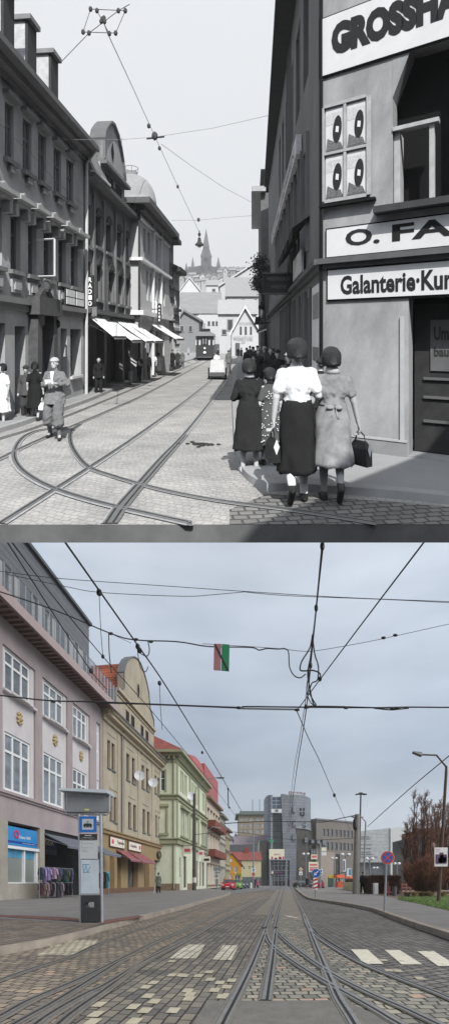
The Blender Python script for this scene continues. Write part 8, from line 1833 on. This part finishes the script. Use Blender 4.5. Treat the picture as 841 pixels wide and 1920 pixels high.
for x, y, r in ((383.5, 661, .13), (383.5, 653, .1)): mb = MB(); mb.ell(q_(x, y)+V(0, -.03, 0), (r, .05, r), 12, 6); mb.build('headlight' if y > 655 else 'number_disc', gry(.7, var=0), t)
tbox(365, 402, 675.01, 676.8, -.3, .3, gry(.03), 'fender'); tbox(370, 397, 669, 670.2, -.15, -.001, gry(.12), 'buffer_beam')
mb = MB(); mb.tube([q_(383, 616, 2), q_(383, 606, 1.5)], .03, 4); mb.build('trolley_pole', o_black, t)
for s_ in (371, 396):
    for d in (1.5, 5): mb = MB(); c = q_(s_, 674, d); mb.prism([c+V(-.05, .35*math.cos(k*.5236), .35*math.sin(k*.5236)) for k in range(12)], (.1, 0, 0)); mb.build('wheel', gry(.03), t)
# ---- cart
CY = 1.9*F/(712-635); p0 = at(407, 712, CY); t = thing('hand_cart', 'pale two-wheeled box cart seen from behind with dark lower tray', 'cart', (p0.x, CY, 0)); q_ = lambda x, y, d=0: at(x, y, CY+d)
def cbox(x0, x1, y0, y1, d0, d1, m, name): a, b = q_(x0, y0), q_(x1, y1); mb = MB(); mb.box((a.x, CY+d0, b.z), (b.x, CY+d1, a.z)); return mb.build(name, m, t)
mb = MB(); A = [q_(395, 676), q_(419, 676), q_(421, 698), q_(393, 698)]; mb.prism(A, (0, .9, 0)); mb.build('box', gry(.55, var=.12, scale=4), t); cbox(393, 421, 698.2, 705.5, -.02, .9, gry(.07, var=.3, scale=6), 'tray'); cbox(392, 423, 705.6, 707, -.05, 1.2, o_black, 'axle_beam')
for x in (391, 423.5):
    mb = MB(); c = q_(x, 700, .4); r_ = q_(0, 687).z-q_(0, 700).z+.04; r_ = c.z-.01
    r_ = min(r_, .42); c = V(c.x, c.y, r_+.01); pts = [c+V(0, r_*math.cos(k*math.pi/10), r_*math.sin(k*math.pi/10)) for k in range(21)]; mb.tube(pts, .03, 5)
    for k in range(5): mb.tube([c+V(0, r_*math.cos(k*math.pi/5), r_*math.sin(k*math.pi/5)), c-V(0, r_*math.cos(k*math.pi/5), r_*math.sin(k*math.pi/5))], .012, 4)
    mb.build('wheel', o_black, t)
mb = MB(); mb.tube([q_(396, 707, .2), q_(396, 711.5, .2)], .02, 4); mb.build('prop', o_black, t)

# ---- people of the old street
g_skin = gry(.45, var=.05); g_skin2 = gry(.3, var=.05); g_hair = gry(.012, var=.3, scale=20, rough=.5, spec=.3); g_hairl = gry(.12, var=.3, scale=20)
def gp(label, px, pyb, Htop_py, rz, kind, vtop, vlow, stride=.5, z=.0, hat=None, hairm=None, bag=None, **k):
    if 170 < px < 350:      # keep clear of the house fronts
        Yc = 4750/(490-px+9); nb_ = 635+(1.9-z)*F/Yc
        if nb_ > pyb: Htop_py += (nb_-pyb)*.5; pyb = nb_
    Y = (1.9-z)*F/(pyb-635); X = gx(px, Y); H = (pyb-Htop_py)/F*Y
    return simple_person('person', label, (X, Y, z), R(rz), kind, gry(vtop, var=.15, scale=8), gry(vlow, var=.15, scale=8), hairm or g_hair, g_skin, H=1.7, stride=stride, scale=H/1.72, voxel=.022, hatc=gry(hat) if hat is not None else None, bagc=bag, **k)
def grounded(px, pyb, z=0): Y = (1.9-z)*F/(pyb-635); return V(gx(px, Y), Y, z)
sk_dark, white_, pale_ = gry(.015, var=.3, scale=5), gry(.62, var=.07, scale=5), gry(.21, var=.4, scale=7)
def handbag(loc, rz, label, m, w_=.11, d_=.26, h_=.26, flap=None):
    t = thing('handbag', label, 'bag', loc, rz); mb = MB(); mb.loft([[V(-w_/2, -d_/2, -h_), V(w_/2, -d_/2, -h_), V(w_/2, d_/2, -h_), V(-w_/2, d_/2, -h_)], [V(-w_/2, -d_/2*.95, -.1), V(w_/2, -d_/2*.95, -.1), V(w_/2, d_/2*.95, -.1), V(-w_/2, d_/2*.95, -.1)], [V(-w_*.15, -d_*.3, -.02), V(w_*.15, -d_*.3, -.02), V(w_*.15, d_*.3, -.02), V(-w_*.15, d_*.3, -.02)]]); mb.build('pouch', m, t, local=True)
    mb = MB(); mb.tube([V(0, -d_*.28, -.04), V(0, -d_*.2, .05), V(0, 0, .085), V(0, d_*.2, .05), V(0, d_*.28, -.04)], .009, 6); mb.build('handle', m, t, local=True)
    if flap is not None: mb = MB(); mb.quad(*[V(w_*.0, -d_/2-.004, z_)+V(x_, 0, 0) for x_, z_ in ((0, -.19), (.035, -.1), (0, -.01), (-.035, -.1))]); mb.build('clasp_flap', flap, t, local=True, fix=False)
    return t
# woman in white blouse and long black skirt, walking away
def big_woman(label, px, pyb, pyt, rz, body_fn):
    p = grounded(px, pyb); H = (pyb-pyt)/F*p.y; t = thing('person', label, 'person', (0, 0, 0)); body_fn(t); t.location = p; t.rotation_euler = (0, 0, R(rz)); t.scale = (H/1.74,)*3; return t
def leather(v=.02): return gry(v, rough=.4, var=.1)
def womA(t):
    p = joints(1.7, anL=V(-.085, -.17, .25), toeL=V(-.09, -.10, .045), knL=V(-.09, .05, .5), anR=V(.09, .08, .085), toeR=V(.1, .23, .03), knR=V(.09, .1, .5),
               elL=V(-.22, -.03, 1.12), wrL=V(-.24, .02, .88), hdL=V(-.245, .03, .74), elR=V(.22, -.03, 1.13), wrR=V(.30, .16, 1.08), hdR=V(.34, .27, 1.10), curlL=.05)
    remesh(body_mb(p), 'body', g_skin, t, .009, 2); sleeves_top(t, white_, p, 'blouse', .011, fat=1.05, to=.7, puff=.004)
    skirt(t, sk_dark, p, 1.09, .34, .148, .205, .05, .195)
    for s_, b in (('L', 1), ('R', 0)):
        mb = MB(); a = p['an'+s_]; k = p['kn'+s_]; d = (k-a).normalized(); mb.cone2(a+d*.0, a+d*.085, .044, .046, 10); remesh(mb, 'sock', white_, t, .012, 1)
    shoes(t, leather(), p); hair(t, g_hair, p, 'bob')
ta = big_woman('tall woman from behind in white short-sleeved blouse, long black skirt and white socks', 556, 944, 632, 2, womA)
def womB(t):
    p = joints(1.7, anR=V(.06, -.17, .25), toeR=V(.06, -.10, .045), knR=V(.08, .05, .5), anL=V(-.08, .07, .085), toeL=V(-.09, .22, .03), knL=V(-.08, .09, .5),
               elR=V(.23, -.03, 1.12), wrR=V(.285, -.0, .88), hdR=V(.31, .01, .74), elL=V(-.24, -.06, 1.12), wrL=V(-.20, .12, 1.02), hdL=V(-.1, .2, 1.02), curlR=.05, head=V(-.01, .03, 1.57))
    remesh(body_mb(p), 'body', g_skin2, t, .009, 2); sleeves_top(t, pale_, p, 'dress_bodice', .011, fat=1.05, to=.62, puff=.006)
    skirt(t, pale_, p, 1.10, .42, .145, .235, .05, .2, name='dress_skirt'); mb = MB(); mb.loft([ering((0, 0, z_), .155, .123, 24) for z_ in (1.075, 1.105)]); mb.build('belt', gry(.2), t, smooth=True, local=True)
    mb = MB()   # bow at the back
    for s_ in (-1, 1):
        mb.ell((s_*.045, -.135, 1.07), (.045, .018, .028), 10, 6); mb.prism([V(s_*.01, -.135, 1.07), V(s_*.05, -.14, .95), V(s_*.02, -.14, .93)], (0, -.012, 0))
    mb.build('bow', gry(.3, var=.3), t, smooth=True, local=True); shoes(t, leather(.03), p); hair(t, g_hair, p, 'bob')
    mb = MB(); mb.loft([ering((0, .0, z_), r_, r_*.9, 20) for z_, r_ in ((1.43, .085), (1.5, .062))]); mb.build('collar', gry(.5), t, smooth=True, local=True)
tb_ = big_woman('woman from behind in grey belted short-sleeved dress with a bow at the back', 622, 941, 647, -3, womB)
def womC(t):
    p = joints(1.7, elL=V(-.235, .02, 1.13), wrL=V(-.12, .17, 1.12), hdL=V(.0, .19, 1.13), elR=V(.235, .02, 1.13), wrR=V(.12, .17, 1.13), hdR=V(.0, .2, 1.15), toeR=V(.16, .12, .03), head=V(-.005, .02, 1.58))
    remesh(body_mb(p), 'body', g_skin, t, .012, 2); bk = gry(.02, var=.3, scale=5); sleeves_top(t, bk, p, 'dress_top', .013, long=True, fat=1.12); skirt(t, bk, p, 1.1, .36, .15, .25, .06, .2, name='dress_skirt')
    shoes(t, gry(.75, var=.05), p); hair(t, g_hair, p, 'bob'); mb = MB(); mb.loft([ering((0, .0, z_), r_, r_*.9, 20) for z_, r_ in ((1.45, .082), (1.505, .06))]); mb.build('collar', white_, t, smooth=True, local=True)
big_woman('woman in a long black dress with white collar and white shoes standing with folded arms', 467, 886, 671, 4, womC)
def wp(t, v): # world point of a body-local point
    return t.matrix_basis @ v if False else (Matrix.LocRotScale(t.location, t.rotation_euler, t.scale) @ v)
handbag(wp(ta, V(-.25, .03, .70)), R(15), 'black handbag carried low by the woman in white blouse', leather(.015), .1, .24, .28, flap=white_)
handbag(wp(tb_, V(.31, .015, .70)), R(35), 'black handbag with white lining carried by the woman in grey dress', leather(.015), .1, .26, .30, flap=white_)
# man walking towards the camera
p = grounded(103, 822); H = (822-668)/F*p.y; t = thing('person', 'man in light cap, tweed jacket and baggy breeches stepping over the rails, reading', 'person', (0, 0, 0))
j = joints(1.7, face=V(.12, .99, 0), anL=V(-.16, .14, .09), toeL=V(-.2, .27, .035), knL=V(-.13, .16, .5), anR=V(.15, -.12, .10), toeR=V(.16, .02, .04), knR=V(.12, .05, .5), elL=V(-.27, -.02, 1.14), wrL=V(-.12, .2, 1.18), hdL=V(-.02, .26, 1.22), elR=V(.26, -.04, 1.12), wrR=V(.1, .2, 1.15), hdR=V(.0, .26, 1.2))
remesh(body_mb(j), 'body', g_skin, t, .012, 2); jk = gry(.17, var=.3, scale=12)
sleeves_top(t, jk, j, 'jacket', .013, long=True, hem=.74, fat=1.1, flare=.02); trousers(t, gry(.14, var=.25, scale=12), j, .014, 'breeches', (.12, .11, .09), bag=True); shoes(t, leather(.03), j)
mb = MB(); mb.prism([V(-.045, .125, 1.43), V(.045, .125, 1.43), V(.012, .15, 1.2), V(-.012, .15, 1.2)], (0, .012, 0)); mb.build('shirt_front', white_, t, local=True)
for s_ in 'LR': mb = MB(); mb.cone2(j['kn'+s_]*.45+j['an'+s_]*.55, j['an'+s_], .052, .04); remesh(mb, 'stocking', gry(.12), t, .014, 1)
hair(t, gry(.45, var=.1), j, 'cap'); hair(t, gry(.04), j, 'short'); eyes(t, j, gry(.03, var=0)); t.location = p; t.rotation_euler = (0, 0, R(178)); t.scale = (H/1.74,)*3
tp = thing('paper', 'small white paper held by the walking man', 'paper', wp(t, V(0, .3, 1.22)), R(178)); mb = MB(); mb.hexa([V(-.08, -.03, -.04), V(.08, -.03, -.04), V(.08, .0, .05), V(-.08, .0, .05), V(-.08, -.025, -.04), V(.08, -.025, -.04), V(.08, .005, .05), V(-.08, .005, .05)]); mb.build('sheet', white_, tp, local=True)
# passers-by
gp('woman in a white dress at the left edge of the old street', 5, 797, 682, 160, 'dress', .75, .75, stride=.3)
gp('boy in dark cap and jacket with white shirt near the carved portal', 49, 788, 685, 185, 'suit', .06, .05, stride=.4, hat=.05)
gp('woman in a black dress with white handbag beside the boy', 66, 789, 679, 10, 'dress', .015, .015, stride=.3)
handbag(grounded(81, 789)+V(.0, -.05, .45), R(0), 'white round handbag hanging at the side of the woman in black', gry(.75, var=.05), .1, .18, .18)
gp('dark suited man standing in the doorway under the first awning', 185, 731, 664, 200, 'suit', .015, .015, stride=.1)
gp('child in a pale smock before the gabled house shops', 245, 706, 683, 170, 'dress', .4, .4, stride=.2)
gp('man in grey coat walking away beside the third awning', 277, 701, 656, 10, 'suit', .12, .12, stride=.4)
gp('dark man in the shadow of the second awning', 262, 698, 655, 150, 'suit', .02, .02)
gp('woman in a white dress before the domed house', 297, 685, 652, 10, 'dress', .7, .7, stride=.2)
gp('person in white shirt half hidden beside the woman in white', 288, 686, 650, 170, 'shirt', .65, .04)
gp('dark suited man with hat walking down the far left pavement', 323, 684, 650, 190, 'suit', .015, .015, hat=.02, stride=.6)
gp('person in dark coat right behind the hatted man', 333, 675, 648, 180, 'coat', .04, .03)
gp('person in grey coat farther along the left pavement', 342, 674, 650, 180, 'coat', .12, .06)
gp('small figure in pale coat farthest left of the tram', 353, 668, 650, 180, 'coat', .3, .1)
gp('dark figure crossing just right of the tram', 409, 676, 652, 120, 'suit', .03, .03)
gp('man in grey overalls standing beside the pale cart', 428, 700, 657, 180, 'suit', .13, .13, stride=.1, hat=.05)
gp('person in white shirt pulling the pale cart', 406, 703, 659, 0, 'shirt', .75, .1, stride=.3)
gp('dark figure in front of the pointed gable shop door', 446, 672, 651, 180, 'coat', .03, .03)
gp('slim dark figure before the white shop wall', 452, 673, 652, 170, 'dress', .05, .05)
crowd = [(462, 700, 652, 'coat', .02, .02, .015, 'dark hatted man at the front left of the crowd'), (474, 712, 650, 'suit', .03, .02, .02, 'man in dark suit and hat just behind the woman in black dress'), (484, 730, 655, 'coat', .02, .02, None, 'dark coated person in the middle of the crowd'), (495, 722, 650, 'suit', .06, .02, .5, 'man with a pale cap in the crowd'), (507, 740, 652, 'coat', .025, .02, None, 'bareheaded dark person at the crowd front right'), (520, 760, 656, 'suit', .02, .02, .02, 'dark hatted man nearest the dark wing wall'), (468, 690, 648, 'coat', .04, .03, None, 'small dark figure at the back left of the crowd'), (482, 698, 648, 'suit', .02, .02, .02, 'dark hatted figure at the back middle of the crowd'), (497, 702, 650, 'coat', .03, .02, .3, 'figure in pale hat at the back right of the crowd'), (512, 712, 652, 'suit', .02, .02, None, 'dark figure against the wall behind the crowd'), (475, 744, 668, 'coat', .02, .02, None, 'short dark person close behind the woman in black dress'), (541, 800, 660, 'suit', .03, .02, .6, 'man in a white straw hat glimpsed left of the tall woman')]
for i, (px, pyb, pyt, kd, a, b, ht, lab) in enumerate(crowd): gp(lab, px, pyb, pyt, (170 if i % 3 else 10), kd, a, b, hat=ht, z=.1, group='people crowding the right pavement')
tg = gp('girl in a dark dotted dress with white collar beside the tall woman', 505, 872, 690, 20, 'dress', .06, .06, stride=.3, z=.1)
mb = MB(); rr = random.Random(3)
for _ in range(170):
    a = rr.uniform(0, 6.28); z_ = rr.uniform(.42, 1.35); w_ = (.15 if z_ > 1.05 else .15+.1*(1.05-z_)/.65+.012); p = V(w_*1.04*math.cos(a), w_*.83*math.sin(a), z_); mb.ell(p, (.012, .012, .012), 5, 3)
mb.build('dress_dots', gry(.75, var=0), tg, local=True)
gp('small boy in pale shirt among the crowd beside the dotted dress', 501, 838, 702, 175, 'shirt', .5, .1, z=.1)
gp('dark clad person hidden behind the woman in grey dress', 600, 838, 670, 10, 'suit', .02, .02, z=.1)

# ---- overhead wires of the old street
ow = gry(.1, var=0); ow2 = gry(.3, var=0)
def tw(label, segs, name='overhead_wire', grp='old tram wires'):
    a = segs[0]; t = thing(name, label, 'overhead wire', at(a[0][0][0], a[0][0][1], a[1][0] if isinstance(a[1], tuple) else a[1]), group=grp)
    for pts, Yw, r, m in segs:
        mb = MB(); mb.tube([at(x, y, Yw if not isinstance(Yw, tuple) else Yw[0]+(Yw[1]-Yw[0])*i/(len(pts)-1)) for i, (x, y) in enumerate(pts)], r, 5); mb.build('wire', m, t)
    return t
t = tw('long tram wire descending from the insulator frame towards the distant town hall', [([(194, 40), (203, 65), (247, 160), (290, 255), (333, 349), (357, 400), (374, 437)], (8, 34), .012, gry(.16, var=0))])
for x, y, Yq, r in ((279, 236, 12, .05), (290, 255, 13, .09), (299, 278, 14, .05), (333, 350, 20, .06), (372, 412, 30, .1)): bead(t, x, y, Yq, r, 1, 1.5)
mb = MB(); mb.tube([at(275, 260, 13), at(308, 256, 13)], .03, 5); mb.build('cross_arm', ow, t)
t = thing('insulator_frame', 'parallelogram frame of wires with dark insulators high above the old street', 'wire frame', at(194, 40, 8)); Yq = 8
nodes = [(170, 17), (182, 20), (222, 20), (235, 20), (156, 60), (167, 62), (205, 63), (217, 62), (192, 36), (196, 40), (190, 40), (195, 34)]
for x, y in nodes: bead(t, x, y, Yq, .035, 1, 1.5, 'insulator')
mb = MB()
for a, b in (((170, 17), (235, 20)), ((170, 17), (156, 60)), ((156, 60), (217, 62)), ((235, 20), (217, 62)), ((182, 20), (205, 63)), ((222, 20), (167, 62)), ((243, 8), (222, 20)), ((167, 62), (115, 116))): mb.tube([at(*a, Yq), at(*b, Yq)], .008, 4)
mb.build('frame_wire', gry(.2, var=0), t)
tw('faint cross wire from the left houses to the right edge of the sky', [([(60, 262), (224, 262), (290, 257), (400, 240), (505, 216)], 13, .006, ow2)], grp='old cross wires')
tw('faint wire running down right from the wire clamp', [([(302, 270), (360, 312), (420, 352), (480, 384)], (14, 22), .008, ow2)], grp='old cross wires')
tw('faint far cross wire over the town hall spire', [([(322, 413), (373, 413), (420, 408), (490, 403)], 30, .012, ow2)], grp='old cross wires')
tw('thin slack wire strung along the weathered house front', [([(-10, 222), (60, 290), (110, 345), (157, 385)], (9, 14), .005, gry(.08, var=0))], grp='old cross wires')
t = thing('hanging_lamp', 'small bell-shaped street lamp hanging from the wires near the town hall spire', 'street lamp', at(373.5, 455, 30)); Yq = 30; c = at(373.5, 455, Yq)
mb = MB(); mb.tube([at(373.5, 432, Yq), at(373.5, 447, Yq)], .03, 5); mb.loft([ering((c.x, c.y, c.z+z_), r_, r_, 12) for z_, r_ in ((.35, .03), (.3, .1), (.05, .13), (-.1, .28), (-.18, .28))]); mb.ell((c.x, c.y, c.z+.55), (.1, .1, .15), 8, 5); mb.build('shade', gry(.05), t); mb = MB(); mb.ell((c.x, c.y, c.z-.2), (.16, .16, .14), 10, 5); mb.build('globe', gry(.5, var=0), t)
mb = MB(); a = at(226, 300, 20); mb.tube([at(225, 345, 22), at(225, 252, 22)], .012, 4); t = mb.build('flagpole', gry(.2), None); tag(t, 'thin bare mast rising behind the round-topped gable', 'mast')

# =================================================== put the old street on its ramp (world z = local z + 1.2 y - 0.9)
def ramp_all():
    SH = Matrix(((1, 0, 0, 0), (0, 1, 0, 0), (0, SLOPE, 1, DROP), (0, 0, 0, 1)))
    inp = {o.name: wm(o) for o in OLD}
    new = {}
    for o in OLD:
        if o.parent is None:
            l = SH @ o.location; new[o.name] = Matrix.LocRotScale(l, o.rotation_euler, o.scale)
    def nw(o): return new[o.name] if o.parent is None else nw(o.parent) @ Matrix.LocRotScale(o.location, o.rotation_euler, o.scale)
    for o in OLD:
        if o.type == 'MESH':
            if o.data.users > 1: o.data = o.data.copy()
            M = nw(o).inverted() @ SH @ inp[o.name]
            o.data.transform(M)
    for o in OLD:
        if o.parent is None: o.location = new[o.name].to_translation()
ramp_all()
setS('b')
bpy.data.scenes.remove(TMP)
# ---- air: far things fade a little
hz = MB(); hz.box((-230, -16, -4), (260, 900, 1150)); S = 'b'
m = bpy.data.materials.new('air'); m.use_nodes = True; N = m.node_tree.nodes
for n_ in list(N):
    if n_.type == 'BSDF_PRINCIPLED': N.remove(n_)
v = N.new('ShaderNodeVolumePrincipled'); v.inputs['Density'].default_value = .0005; v.inputs['Color'].default_value = (.92, .94, .97, 1); v.inputs['Anisotropy'].default_value = .2
m.node_tree.links.new(v.outputs['Volume'], N['Material Output'].inputs['Volume'])
o = hz.build('haze', m); COLO.objects.link(o); o['kind'] = 'stuff'; o['label'] = 'thin pale haze filling the air of both streets'; o['category'] = 'haze'
